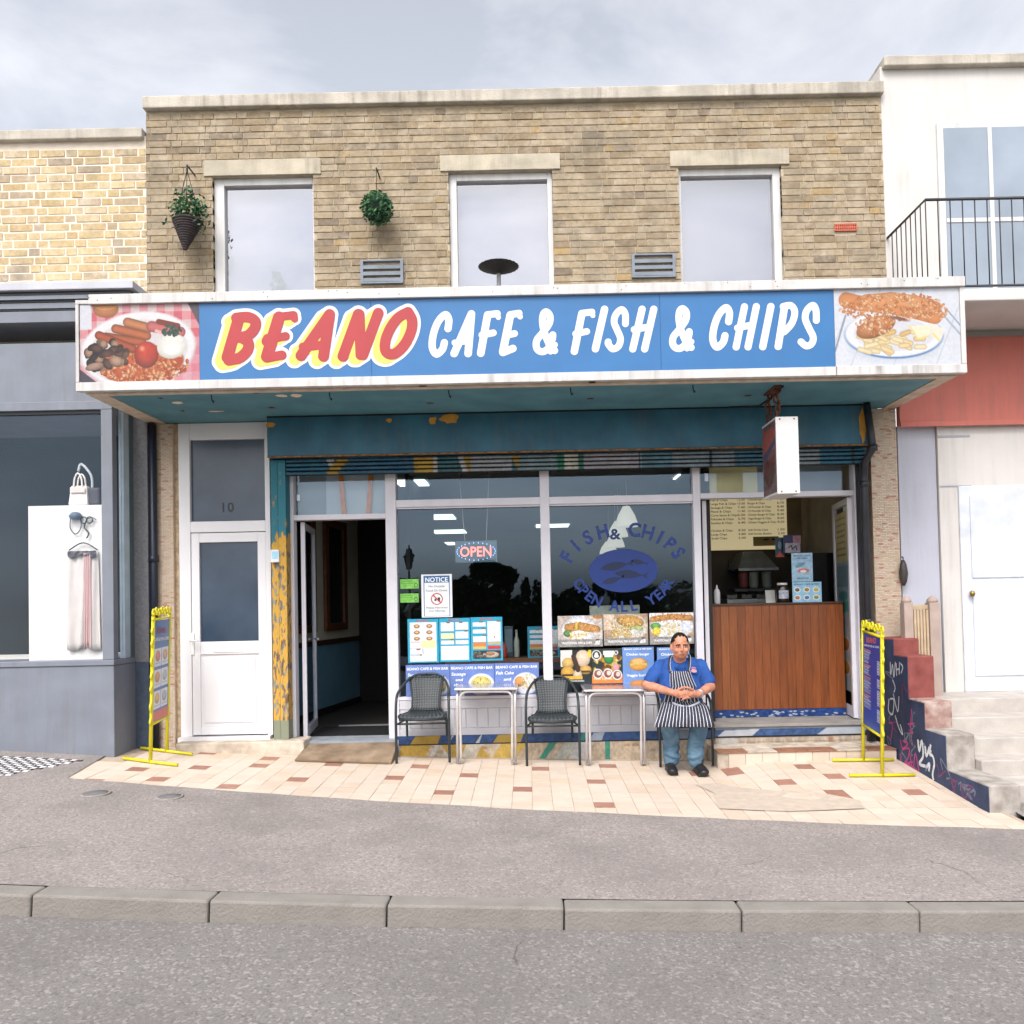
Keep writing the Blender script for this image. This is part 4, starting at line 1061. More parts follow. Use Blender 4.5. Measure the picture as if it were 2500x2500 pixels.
# pendant lamps
shade = Memit('lit_shade', (.70, .70, .62, 1), .30)
for k, (px, pyb, pyt, wpx, Yd) in enumerate(((1530, 1286, 1236, 56, 1.7), (1509, 1311, 1272, 50, 2.35), (1502, 1336, 1300, 47, 3.0), (1486, 1352, 1322, 45, 3.7))):
    pb, pt = P(px, pyb, Yd), P(px, pyt, Yd); r_ = wpx / 2 * (Yd + DIST) / FPX; hh = pt.z - pb.z
    t = thing('pendant_lamp', 'cream bell pendant lamp in the window, ' + ('nearest and highest', 'second from the glass', 'third from the glass', 'farthest and lowest')[k] + ' of four', 'pendant lamp', pb, 'cream pendant lamps')
    lathe('shade', [(r_ * .98, 0), (r_, .004), (r_ * .93, hh * .25), (r_ * .75, hh * .55), (r_ * .45, hh * .85), (r_ * .3, hh), (r_ * .2, hh * 1.01)], pb, shade, t, 24)
    tube('cord', [pt, (pt.x, pt.y, ZC)], .006, white_paint, t, 6)
# ---- open sign, lit
osx0, osx1, osz0, osz1 = rect(1111, 1320, 1214, 1373, .26)
og = thing('open_sign', 'lit OPEN sign with red letters and blue dots in the left window', 'led sign', ((osx0 + osx1) / 2, .26, osz0))
box('board', osx0, osx1, .26, .275, osz0, osz1, M('led_board', c(70, 92, 108), .35, .1, 5), og, .004)
w_, h_ = osx1 - osx0, osz1 - osz0
red_led = Memit('red_led', (1, .20, .16, 1), .8); blue_led = Memit('blue_led', (.3, .5, 1, 1), .9)
lettering('letters', [('OPEN', osx0 + w_ * .12, osz0 + h_ * .28, h_ * .46, w_ * .74)], red_led, og, (0, .256, 0), (1, 0, 0), (0, 0, 1))
bm = bmesh.new()
for i in range(26):
    a_ = 2 * math.pi * i / 26
    x = (osx0 + osx1) / 2 + math.cos(a_) * w_ * .455 * (1 if True else 1); z = (osz0 + osz1) / 2 + math.sin(a_) * h_ * .40
    add_box(bm, x - .003, x + .003, .252, .259, z - .006, z + .006)
bm_obj('dots', bm, blue_led, og)
for px, pxt in ((1135, 1121), (1187, 1197)):
    tube('cord', [(P(px, 1322, .27).x, .27, osz1), (P(pxt, 1245, .27).x, .27, ZC - .02)], .0022, white_paint, og, 5)
# ---- takeaway counter, menu board and odds and ends
CY = .42
ct = thing('takeaway_counter', 'varnished wooden plank counter in the takeaway bay', 'counter', (P(1900, 1730, CY).x, CY, zfr))
kx0, kx1, kz0, kz1 = rect(1722, 1477, 2062, 1731, CY)
plank = Mramp('varnished_plank', [(0, c(124, 66, 30)), (.4, c(140, 76, 36)), (.7, c(130, 70, 32)), (1, c(152, 90, 46))], 'object', .35, .25, 6, .08, .5)
for nd in plank.node_tree.nodes:
    if nd.type == 'TEX_NOISE':
        mp = plank.node_tree.nodes.new('ShaderNodeMapping'); mp.inputs['Scale'].default_value = (6, 6, .5)
        src = nd.inputs['Vector'].links[0].from_socket
        plank.node_tree.links.new(src, mp.inputs[0]); plank.node_tree.links.new(mp.outputs[0], nd.inputs['Vector'])
npk = 17; pw = (kx1 - kx0) / npk
for i in range(npk):
    box('plank', kx0 + i * pw + .0008, kx0 + (i + 1) * pw - .0008, CY + R.uniform(-.001, .001), CY + .03, kz0, kz1, plank, ct, .0015)
box('carcass', kx0, kx1, CY + .032, CY + .6, zfr, kz1 - .01, dark_room, ct)
box('worktop', kx0, kx1, CY - .015, CY + .62, kz1 + .002, kz1 + .022, M('counter_top', c(70, 46, 32), .4, .2, 6), ct, .004)
cvk = Cv(160, 16, (40, 78, 150)); cvk.noise(.25, 3)
for _ in range(40): cvk.ell(R.random(), R.uniform(.3, 1), .012, .1, (200, 208, 220), 0, 0)
kk = rect(1722, 1731, 2062, 1757, CY - .002)
printed('kick_board', cvk, (kx0, CY - .004, kk[3] - .002), (kx1, CY - .004, kk[3] - .002), (kx0, CY - .004, zfr), Mprint('painted_band', .55, .3, noise=.25), ct)
box('takeaway_floor', xs_['r0'], xs_['e1'], -.05, CY, zfr - .03, zfr - .004, M('grey_floor', c(136, 132, 128), .8, .2, 6, .3), cafe)
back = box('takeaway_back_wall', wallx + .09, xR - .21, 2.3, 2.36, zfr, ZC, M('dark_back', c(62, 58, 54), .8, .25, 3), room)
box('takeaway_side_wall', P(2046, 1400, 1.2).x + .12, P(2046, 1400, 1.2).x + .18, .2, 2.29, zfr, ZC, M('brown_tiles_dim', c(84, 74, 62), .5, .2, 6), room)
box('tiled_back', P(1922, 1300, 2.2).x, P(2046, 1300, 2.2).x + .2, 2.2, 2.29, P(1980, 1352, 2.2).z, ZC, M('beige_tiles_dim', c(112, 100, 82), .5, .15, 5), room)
mb = thing('menu_board', 'yellow backlit menu board above the takeaway counter', 'menu board', P(1830, 1342, 1.9))
mx0, mx1, mz0, mz1 = rect(1700, 1180, 1921, 1342, 1.9)
lit_board = Memit('lit_menu', (.62, .52, .30, 1), .30)
box('panel', mx0, mx1, 1.9, 1.96, mz0, mz1, lit_board, mb, .005)
mt = M('menu_ink', c(58, 46, 32), .7)
rows = [('Fish & Chips', '12.00', 'Cheeseburger & Chips', '7.80'), ('Large Fish & Chips', '13.50', 'Burger & Chips', '6.70'), ('Sausage & Chips', '7.40', '1/4 Pounder & Chips', '8.40'), ('Plaice & Chips', '11.40', '1/2 Pounder & Chips', '9.40'), ('Curry Sauce & Chips', '5.50', 'Chicken Burger & Chips', '8.20'), ('Fishcake & Chips', '5.70', 'Vege Burger & Chips', '8.60'), ('Saveloy & Chips', '6.40', 'Chicken Nuggets & Chips', '8.50'), None, ('Chicken & Chips', '8.50', 'Soft Drinks Cans', '1.50'), ('Large Chips', '3.80', 'Soft Drinks Bottles', '2.50'), ('Small Chips', '3.00', '', '')]
ls = []
wdm, htm = mx1 - mx0, mz1 - mz0
ztx = P(1830, 1222, 1.9).z
for i, r_ in enumerate(rows):
    if not r_: continue
    zz = ztx - i * htm * .0575
    ls += [(r_[0], mx0 + wdm * .16, zz, .026, wdm * .021 * len(r_[0]) * .75), (r_[1], mx0 + wdm * .46, zz, .026, wdm * .08), (r_[3] or ' ', mx0 + wdm * .895, zz, .026, wdm * .075)]
    if r_[2]: ls.append((r_[2], mx0 + wdm * .57, zz, .026, wdm * .0135 * len(r_[2])))
lettering('menu_text', ls, mt, mb, (0, 1.897, 0), (1, 0, 0), (0, 0, 1))
box('picture_strip', mx0 + wdm * .62, mx1 - wdm * .10, 1.893, 1.898, mz0 + htm * .05, mz0 + htm * .19, M('menu_brown', c(150, 130, 70), .6, .1), mb)
for k, col in enumerate(((150, 132, 70), (70, 48, 26), (30, 20, 14))):
    x = mx0 + wdm * (.67 + .09 * k); lathe('burger_picture', [(.001, 0), (.03, .001), (.03, .012), (.001, .013)], (x, 1.888, mz0 + htm * .135), M('menu_food%d' % k, c(*col), .7), mb, 14)
paper = Mprint('paper', .35, .4)
def small_card(name, label, cat, px0, py0, px1, py1, Y, cv, group=None, texts=(), tm=None, th=.006, backmat=None):
    x0, x1, z0, z1 = rect(px0, py0, px1, py1, Y)
    t = thing(name, label, cat, ((x0 + x1) / 2, Y, z0), group)
    box('backing', x0, x1, Y + .0012, Y + .0012 + th, z0, z1, backmat or white_paint, t)
    printed('print', cv, (x0, Y, z1), (x1, Y, z1), (x0, Y, z0), paper, t, 0.92 if Y > .3 else 0.8)
    if texts:
        W_, H_ = x1 - x0, z1 - z0
        for tx, m_ in texts:
            lettering('lettering', [(s, x0 + a * W_, z1 - b * H_, hh * H_, (ww * W_ if ww else None), *rest) for s, a, b, hh, ww, *rest in tx], m_, t, (0, Y - .0016, 0), (1, 0, 0), (0, 0, 1))
    return t
white_ink = M('white_ink', c(236, 236, 238), .5, .02); navy_ink = M('navy_ink', c(40, 60, 96), .5, .05); red_ink = M('red_ink', c(200, 60, 52), .5, .05); grey_ink = M('grey_ink', c(104, 108, 116), .5, .05); blue_ink = M('blue_ink', c(44, 92, 150), .5, .05); black_ink = M('black_ink', c(30, 32, 38), .5, .05)
cv = Cv(50, 70, (150, 186, 210)); cv.noise(.08, 5); cv.ell(.4, .42, .25, .07, (110, 140, 160), -.4); cv.ell(.55, .62, .28, .08, (206, 110, 90)); cv.ell(.55, .64, .15, .05, (226, 220, 214)); cv.noise(.06, 3)
small_card('counter_poster', 'tall pale blue fish bar poster standing on the counter', 'poster', 1933, 1350, 1984, 1420, .5, cv, None, [([('BEANO CAFE', .1, .12, .055, .8), ('FISH BAR', .22, .21, .055, .56), ('AMERICANO', .2, .90, .05, .6)], navy_ink)])
cv = Cv(70, 54, (150, 196, 222)); cv.noise(.06, 5)
for i in range(3):
    for j in range(2):
        cv.ell(.17 + .32 * i, .36 + .36 * j, .12, .13, (226, 226, 222)); cv.ell(.17 + .32 * i, .36 + .36 * j, .08, .08, ((120, 90, 70), (176, 130, 60), (206, 190, 80), (206, 120, 80), (60, 130, 190), (150, 150, 70))[i + 3 * j], 0, .3)
small_card('counter_poster', 'wide pale blue poster with six small plates standing on the counter', 'poster', 1935, 1421, 2006, 1473, .49, cv, None, [([('BEANO CAFE & FISH', .06, .14, .08, .85)], navy_ink)])
cv = Cv(42, 44, (52, 44, 92)); cv.rect(.55, .05, 1, .5, (170, 120, 140)); cv.rect(.1, .45, .95, 1, (176, 170, 180)); cv.line([(.3, .7), (.45, .6), (.5, .8), (.7, .62), (.75, .85)], .03, (70, 60, 90)); cv.noise(.1, 4)
small_card('price_notice', 'purple and white notice hanging above the counter', 'notice', 1913, 1306, 1955, 1349, 1.0, cv)
cv = Cv(26, 30, (28, 60, 84)); cv.ell(.5, .4, .2, .2, (110, 140, 150)); cv.poly([(.0, 1), (.5, .7), (1, 1)], (190, 66, 46))
small_card('price_notice', 'dark blue notice with a red corner left of the purple one', 'notice', 1893, 1312, 1914, 1360, 1.05, cv)
pj = P(1911, 1474, .52)
jar = thing('pickle_jar', 'dark brown jar with white lid and label on the counter', 'jar', (pj.x, .52, kz1 + .022))
jb = (pj.x, .52, kz1 + .023)
lathe('body', [(.058, 0), (.066, .012), (.066, .14), (.05, .17), (.046, .18)], jb, M('brown_jar', c(34, 24, 18), .15, .2, 8, spec=.7), jar)
lathe('lid', [(.05, .181), (.052, .183), (.052, .2), (.048, .204)], jb, white_paint, jar)
bm = bmesh.new()
for j in range(8):
    a0_, a1_ = [math.radians(-90 - 48 + 12 * q) for q in (j, j + 1)]
    vv = [bm.verts.new((jb[0] + math.cos(a_) * .0672, jb[1] + math.sin(a_) * .0672, jb[2] + z)) for a_, z in ((a0_, .04), (a1_, .04), (a1_, .125), (a0_, .125))]
    bm.faces.new(vv)
bm_obj('label', bm, M('jar_label', c(214, 216, 222), .5, .2, 40, col2=c(120, 130, 150)), jar)
pb_ = P(1751, 1475, .6)
bt = thing('sauce_bottle', 'white plastic bottle at the left end of the counter', 'bottle', (pb_.x, .6, kz1 + .023))
lathe('body', [(.03, 0), (.033, .01), (.033, .12), (.022, .15), (.012, .16)], (pb_.x, .6, kz1 + .023), white_upvc, bt)
lathe('cap', [(.012, .161), (.013, .165), (.008, .19), (.003, .2)], (pb_.x, .6, kz1 + .023), white_upvc, bt)
for k, (px, lb, col) in enumerate(((1840, 'grey green plastic tub on the kitchen shelf, left one', (104, 110, 100)), (1872, 'grey green plastic tub on the kitchen shelf, right one', (98, 104, 96)), (1815, 'dark red tub on the kitchen shelf beside the grey tubs', (96, 46, 40)))):
    p = P(px, 1436, 1.7); t = thing('kitchen_tub', lb, 'tub', p, 'tubs on the kitchen shelf')
    rr_ = .055; lathe('body', [(rr_ * .8, 0), (rr_, .03), (rr_, .17), (rr_ * .96, .175)], p, M('tub%d' % k, c(*col), .6), t, 16); lathe('lid', [(rr_ * 1.04, .176), (rr_ * 1.04, .19), (rr_ * .9, .194)], p, M('tub%d' % k, c(*col), .6), t, 16)
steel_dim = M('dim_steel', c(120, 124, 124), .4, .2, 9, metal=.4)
hx_ = rect(1818, 1346, 1862, 1388, 1.8); hd_ = thing('extractor_hood', 'dim steel extractor hood under the yellow menu board', 'hood', ((hx_[0] + hx_[1]) / 2, 1.8, hx_[2]))
mobj('hood', [(hx_[0] - .12, 1.6, hx_[2]), (hx_[1] + .12, 1.6, hx_[2]), (hx_[1] + .12, 2.2, hx_[2]), (hx_[0] - .12, 2.2, hx_[2]), (hx_[0], 1.8, hx_[3]), (hx_[1], 1.8, hx_[3]), (hx_[1], 2.2, hx_[3]), (hx_[0], 2.2, hx_[3])], [(3, 2, 1, 0), (4, 5, 6, 7), (0, 1, 5, 4), (1, 2, 6, 5), (2, 3, 7, 6), (3, 0, 4, 7)], steel_dim, hd_)
box('lip', hx_[0] - .125, hx_[1] + .125, 1.59, 1.6, hx_[2] - .03, hx_[2], steel_dim, hd_)
tr_ = thing('paper_stack', 'leaning white wrapping paper on the counter left of the jar', 'paper', (P(1874, 1474, .6).x, .6, kz1 + .023))
pz = kz1 + .024; px_ = P(1868, 1474, .6).x
mobj('sheet', [(px_, .56, pz), (px_ + .10, .56, pz), (px_ + .12, .66, pz + .13), (px_ + .02, .66, pz + .13), (px_, .57, pz), (px_ + .10, .57, pz), (px_ + .12, .67, pz + .13), (px_ + .02, .67, pz + .13)], [(0, 1, 2, 3), (7, 6, 5, 4), (0, 4, 5, 1), (1, 5, 6, 2), (2, 6, 7, 3), (3, 7, 4, 0)], M('wrap_paper', c(180, 178, 172), .8), tr_)
fr_ = thing('fryer', 'steel fryer with dark baskets behind the counter', 'fryer', (P(1830, 1470, 1.2).x, 1.2, zfr))
fa, fb_ = P(1775, 1470, 1.2).x, P(1885, 1470, 1.2).x
box('cabinet', fa, fb_, 1.2, 1.75, zfr, P(1830, 1462, 1.2).z, steel_dim, fr_, .01)
for k in range(3):
    xk = fa + (fb_ - fa) * (k + .5) / 3; box('basket', xk - .06, xk + .06, 1.3, 1.55, P(1830, 1462, 1.2).z + .002, P(1830, 1462, 1.2).z + .05, M('basket_wire', c(70, 70, 70), .4, .3, 40, metal=.5), fr_, .006)
    tube('basket_handle', [(xk, 1.3, P(1830, 1462, 1.2).z + .05), (xk, 1.16, P(1830, 1462, 1.2).z + .11)], .008, black_paint, fr_, 6)
bl_ = thing('insect_lamp', 'small blue glowing tube on the dark kitchen wall', 'lamp', P(1791, 1382, 2.2))
pbz = P(1791, 1382, 2.2); box('tube', pbz.x - .012, pbz.x + .012, 2.2, 2.22, pbz.z - .05, pbz.z + .05, Memit('blue_tube', (.1, .2, .9, 1), .5), bl_, .004); box('case', pbz.x - .05, pbz.x + .03, 2.222, 2.26, pbz.z - .07, pbz.z + .07, black_paint, bl_)
ps = P(1850, 1437, 1.7)
tag(box('kitchen_shelf', ps.x - .3, ps.x + .35, 1.55, 1.9, ps.z - .03, ps.z - .002, M('dark_metal', c(50, 52, 54), .4, metal=.6), None), 'dark metal shelf in the kitchen behind the counter', 'shelf')
pf = P(1990, 1400, .9)
fr = thing('fridge', 'tall black fridge behind the blue posters', 'fridge', (pf.x + .06, 1.1, zfr))
fx0, fx1 = P(1984, 1400, .95).x, P(2044, 1400, .95).x
box('body', fx0, fx1, .97, 1.5, zfr, P(2010, 1349, .95).z, black_paint, fr, .01); box('door', fx0 + .005, fx1 - .005, .95, .968, zfr + .08, P(2010, 1349, .95).z - .01, M('black_gloss', c(18, 18, 20), .2), fr, .004)
# takeaway step in front
sx_0, sx_1 = P(1748, 1840, -.4).x, 3.34
z_r0, z_r1 = P(1930, 1824, -.12).z, P(1930, 1800, -.12).z
st = box('takeaway_plinth', P(1745, 1800, -.02).x + .003, P(2135, 1800, -.02).x, -.03, .1, -.2, zfr - .032, M('plinth_core', c(176, 150, 122)), cafe)
cv = Cv(360, 24, (70, 100, 150)); cv.noise(.2, 5); cv.poly([(.0, 1), (.06, .3), (.28, .2), (.22, 1)], (212, 216, 222)); cv.poly([(.62, 1), (.7, .2), (.98, .1), (.9, 1)], (200, 208, 218)); cv.rect(0, 0, 1, .2, (150, 156, 164)); cv.rect(0, .84, 1, 1, (30, 34, 42))
zt_, zb_ = P(1930, 1772, -.035).z, P(1930, 1798, -.035).z
printed('blue_band', cv, (P(1745, 1800, -.02).x + .003, -.035, min(zt_, zfr - .034)), (P(2135, 1800, -.02).x, -.035, min(zt_, zfr - .034)), (P(1745, 1800, -.02).x + .003, -.035, zb_), Mprint('painted_band', .55, .3, noise=.25), st)
cv = Cv(360, 24, (208, 192, 172))
for k in range(6): cv.rect(0, k / 6, 1, k / 6 + .03, (184, 162, 140))
for i in range(40):
    x, y = R.random(), R.randrange(6) / 6
    cv.rect(x, y + .03, x + .035, y + .16, R.choice(((196, 150, 124), (226, 214, 198), (190, 172, 150))))
cv.noise(.12, 4); cv.ell(.08, .4, .09, .5, (226, 222, 216), 0, 0, .4)
printed('plinth_tiles', cv, (P(1745, 1800, -.02).x + .003, -.034, zb_ - .002), (P(2135, 1800, -.02).x, -.034, zb_ - .002), (P(1745, 1800, -.02).x + .003, -.034, -.1), Mprint('painted_band', .55, .3, noise=.25), st)
zst = P(1930, 1833, -.48).z
step = box('takeaway_step', sx_0, sx_1, -.46, -.036, -.25, zst - .012, stone, cafe, .006)
nt_ = 10; tw = (sx_1 - sx_0 - .1) / nt_
for i in range(nt_):
    x = sx_0 + .1 + i * tw
    box('step_tile', x + .0015, x + tw - .0015, -.474, -.461, gz(x, -.5) - .02, zst - .014, tile_mat, step, .001)
nos = M('brown_nosing', c(140, 98, 76), .7, .2, 12)
for i in range(6):
    x = sx_0 + i * (sx_1 - sx_0) / 6
    box('tread_tile', x + .002, x + (sx_1 - sx_0) / 6 - .002, -.485, -.30, zst - .011, zst, nos if i in (0, 2, 3, 5) else stone, step, .002)
    box('tread_tile', x + .002, x + (sx_1 - sx_0) / 6 - .002, -.298, -.04, zst - .011, zst - .001, stone, step, .002)
# ================================================================== brush lettering as filled outlines
def march(strokes, grow, step, Y, dx=0, dy=0):
    """strokes: list of (points, radius) in photo pixels -> vertices and faces of the filled union on y = Y"""
    xs = [p[0] for s, r in strokes for p in s]; ys = [p[1] for s, r in strokes for p in s]; rm = max(r for s, r in strokes) + grow + 3
    x0, x1, y0, y1 = min(xs) - rm + dx, max(xs) + rm + dx, min(ys) - rm + dy, max(ys) + rm + dy
    nx, ny = int((x1 - x0) / step) + 2, int((y1 - y0) / step) + 2
    gx = x0 + np.arange(nx) * step; gy = y0 + np.arange(ny) * step
    X, Yg = np.meshgrid(gx, gy); D = np.full(X.shape, 1e9)
    for s, r in strokes:
        for (ax, ay), (bx, by) in zip(s, s[1:]):
            ax, bx, ay, by = ax + dx, bx + dx, ay + dy, by + dy
            ux, uy = bx - ax, by - ay; L2 = ux * ux + uy * uy + 1e-9
            t = np.clip(((X - ax) * ux + (Yg - ay) * uy) / L2, 0, 1)
            D = np.minimum(D, np.hypot(X - ax - t * ux, Yg - ay - t * uy) - r - grow)
    ins = D < 0
    V, F, idx = [], [], {}
    def vert(key, px, py):
        if key not in idx: idx[key] = len(V); V.append(P(px, py, Y))
        return idx[key]
    full = ins[:-1, :-1] & ins[1:, :-1] & ins[:-1, 1:] & ins[1:, 1:]
    anyi = ins[:-1, :-1] | ins[1:, :-1] | ins[:-1, 1:] | ins[1:, 1:]
    for j in range(ny - 1):
        row = full[j]; i = 0
        while i < nx - 1:
            if row[i]:
                k = i
                while k < nx - 1 and row[k]: k += 1
                F.append([vert(('c', a, b), gx[a], gy[b]) for a, b in ((i, j), (i, j + 1), (k, j + 1), (k, j))]); i = k
            else: i += 1
    for j, i in zip(*np.where(anyi & ~full)):
        cs = [(i, j), (i, j + 1), (i + 1, j + 1), (i + 1, j)]; f = []
        for q in range(4):
            a, b = cs[q], cs[(q + 1) % 4]; da, db = D[a[1], a[0]], D[b[1], b[0]]
            if da < 0: f.append(vert(('c', a[0], a[1]), gx[a[0]], gy[a[1]]))
            if (da < 0) != (db < 0):
                t = da / (da - db)
                f.append(vert(('e',) + tuple(sorted((a, b))), gx[a[0]] + (gx[b[0]] - gx[a[0]]) * t, gy[a[1]] + (gy[b[1]] - gy[a[1]]) * t))
        if len(f) > 2: F.append(f)
    return V, F
def sm(pts, n=5):
    return [(v.x, v.y) for v in catmull([(a, b, 0) for a, b in pts], n)]
Z1 = (170, 520, .28468); Z2 = (700, 520, .28468); Z3 = (1230, 520, .28468); Z4 = (1770, 520, .28986)
def S(z, pts, r, curve=False):
    q = [(z[0] + x * z[2], z[1] + y * z[2]) for x, y in pts]
    return (sm(q) if curve else q, r * z[2])
BEANO = [
 ('B', [S(Z1, [(1450, 903), (1352, 1238)], 50), S(Z1, [(1430, 900), (1530, 893), (1592, 930), (1585, 990), (1530, 1048), (1450, 1068)], 46, True), S(Z1, [(1470, 1065), (1530, 1110), (1525, 1175), (1460, 1240), (1365, 1262)], 47, True)]),
 ('E', [S(Z1, [(1795, 895), (1692, 1230)], 52), S(Z1, [(1795, 890), (1920, 876)], 36), S(Z1, [(1920, 878), (1928, 905)], 32), S(Z1, [(1735, 1078), (1852, 1056)], 36), S(Z1, [(1690, 1243), (1820, 1218)], 40), S(Z1, [(1700, 1080), (1690, 1100)], 45)]),
 ('A', [S(Z2, [(368, 870), (122, 1222)], 47), S(Z2, [(368, 870), (315, 1228)], 47), S(Z2, [(140, 1148), (330, 1130)], 38)]),
 ('N', [S(Z2, [(614, 868), (482, 1228)], 47), S(Z2, [(622, 870), (635, 1215)], 46), S(Z2, [(785, 858), (652, 1215)], 46)]),
 ('O', [S(Z2, [(1040, 850), (1075, 920), (1064, 1020), (1005, 1135), (920, 1208), (852, 1190), (845, 1100), (890, 985), (960, 895), (1040, 850)], 45, True)])]
WH = [
 ('C', [S(Z2, [(1383, 992), (1390, 915), (1360, 872), (1300, 930), (1258, 1040), (1248, 1150), (1283, 1210), (1335, 1170), (1352, 1112)], 31, True)]),
 ('A', [S(Z2, [(1584, 866), (1436, 1205)], 33), S(Z2, [(1584, 866), (1556, 1204)], 33), S(Z2, [(1440, 1112), (1560, 1098)], 26)]),
 ('F', [S(Z2, [(1722, 880), (1664, 1202)], 33), S(Z2, [(1722, 872), (1805, 863)], 30), S(Z2, [(1805, 866), (1815, 895)], 22), S(Z2, [(1674, 1046), (1772, 1028)], 29)]),
 ('E', [S(Z3, [(55, 880), (-8, 1190)], 34), S(Z3, [(55, 872), (130, 860)], 30), S(Z3, [(130, 862), (140, 890)], 23), S(Z3, [(16, 1050), (92, 1034)], 29), S(Z3, [(-8, 1196), (78, 1162)], 32)])]
AMP = [[(436, 1180), (392, 1130), (350, 1030), (332, 940), (338, 870), (366, 848), (396, 885), (388, 950), (335, 1025), (282, 1095), (285, 1165), (335, 1190), (390, 1150), (416, 1080), (420, 1045)]]
WH += [('&', [S(Z3, AMP[0], 30, True), S(Z3, [(400, 1190), (440, 1130)], 24)]),
 ('F', [S(Z3, [(668, 870), (605, 1186)], 32), S(Z3, [(668, 860), (755, 850)], 29), S(Z3, [(755, 852), (764, 880)], 21), S(Z3, [(616, 1036), (712, 1016)], 28)]),
 ('I', [S(Z3, [(864, 826), (786, 1164)], 32)]),
 ('S', [S(Z3, [(1043, 950), (1042, 870), (1010, 828), (962, 870), (946, 935), (975, 1010), (1000, 1075), (985, 1140), (935, 1166), (897, 1125), (895, 1105)], 29, True)]),
 ('H', [S(Z3, [(1186, 825), (1106, 1166)], 31), S(Z3, [(1286, 825), (1208, 1166)], 31), S(Z3, [(1118, 1000), (1236, 978)], 29)]),
 ('&', [S(Z3, [(x + 1170, y - 27) for x, y in AMP[0]], 30, True), S(Z3, [(1570, 1163), (1610, 1103)], 24)]),
 ('C', [S(Z3, [(x + 545, y - 60) for x, y in [(1383, 992), (1390, 915), (1360, 872), (1300, 930), (1258, 1040), (1248, 1150), (1283, 1210), (1335, 1170), (1352, 1112)]], 31, True)]),
 ('H', [S(Z4, [(164, 790), (94, 1128)], 30), S(Z4, [(264, 788), (194, 1128)], 30), S(Z4, [(105, 968), (230, 942)], 28)]),
 ('I', [S(Z4, [(386, 788), (318, 1126)], 31)]),
 ('P', [S(Z4, [(500, 800), (448, 1124)], 31), S(Z4, [(490, 788), (555, 780), (588, 835), (562, 930), (500, 1000)], 29, True)]),
 ('S', [S(Z4, [(769, 905), (766, 820), (740, 778), (690, 820), (676, 890), (708, 970), (743, 1045), (730, 1100), (685, 1120), (640, 1085)], 29, True)])]
sign = thing('shop_sign', 'long blue fascia sign reading BEANO CAFE & FISH & CHIPS between two food pictures', 'shop sign', (0, FY, ZS))
def quad_px(name, pts, Y, mat, parent, th=.02):
    f = [P(x, y, Y) for x, y in pts]; b = [v + Vector((0, th, 0)) for v in f]
    return mobj(name, f + b, [(0, 1, 2, 3), (7, 6, 5, 4), (0, 4, 5, 1), (1, 5, 6, 2), (2, 6, 7, 3), (3, 7, 4, 0)], mat, parent)
def fx(px): return P(px, 820, FY).x
zt_l = P(1290, 721, FY).z; zb_l = P(1290, 911, FY).z       # printed band
sign_blue = M('sign_blue', c(46, 102, 154), .42, .07, 2.5, 0, spec=.4)
bx0, bx1, bx2 = P(487, 835, FY).x, P(1003 - 97, 830, FY).x, P(2037, 797, FY).x
bx1 = P(906, 830, FY).x; bx15 = P(1612, 800, FY).x
box('blue_panel', bx0, bx1 - .0012, FY, FY + .03, zb_l, zt_l, sign_blue, sign)
box('blue_panel', bx1 + .0012, bx15 - .0012, FY, FY + .03, zb_l, zt_l, sign_blue, sign)
box('blue_panel', bx15 + .0012, bx2, FY, FY + .03, zb_l, zt_l, sign_blue, sign)
box('backing_box', cxL + .02, cxR - .02, FY + .032, FY + .05, ZS + .01, ZCT - .07, white_paint, sign)
sign_white = M('sign_trim', c(192, 189, 187), .5, .10, 6, .05, streak=.75)
zcap0, zcap1 = P(1290, 721, FY - .03).z + .004, P(1290, 696, FY - .03).z
box('top_trim', P(220, 730, FY).x, cxR, FY - .03, FY + .04, zcap0, zcap1, sign_white, sign, .004)
box('top_trim', cxL, P(218, 730, FY).x, FY - .012, FY + .04, zt_l + .002, zt_l + .035, sign_white, sign, .003)
box('bottom_trim', cxL, P(2040, 890, FY).x, FY - .012, FY + .045, ZS + .004, zb_l - .002, sign_white, sign, .003)
box('bottom_trim', P(2042, 890, FY).x, cxR, FY - .014, FY + .045, ZS + .004, zb_l - .002, sign_white, sign, .003)
box('side_trim', cxL, P(194, 850, FY).x, FY - .012, FY + .04, zb_l, zt_l, sign_white, sign, .003)
box('side_trim', cxR - .04, cxR, FY - .012, FY + .04, zb_l, zt_l, sign_white, sign, .003)
rng = random.Random(5)
for _ in range(26):
    x = rng.uniform(cxL + .1, cxR - .1); z = zcap0 + rng.uniform(.02, zcap1 - zcap0 - .01)
    bm = bmesh.new(); add_lathe(bm, [(.001, 0), (.004, 0), (.004, .002), (.001, .003)], (0, 0, 0), 8)
    bmesh.ops.rotate(bm, verts=bm.verts, cent=(0, 0, 0), matrix=Matrix.Rotation(math.pi / 2, 3, 'X'))
    bmesh.ops.translate(bm, verts=bm.verts, vec=(x, FY - .0305, z)); bm_obj('screw', bm, rust, sign)
sw, sy_, sr_ = M('sign_white_print', c(206, 206, 206), .45, .04), M('sign_yellow', c(210, 192, 92), .45, .04), M('sign_red', c(160, 50, 53), .45, .06)
allw = [s for _, st_ in BEANO for s in st_]
yo = (-55 * .28468, 35 * .28468)
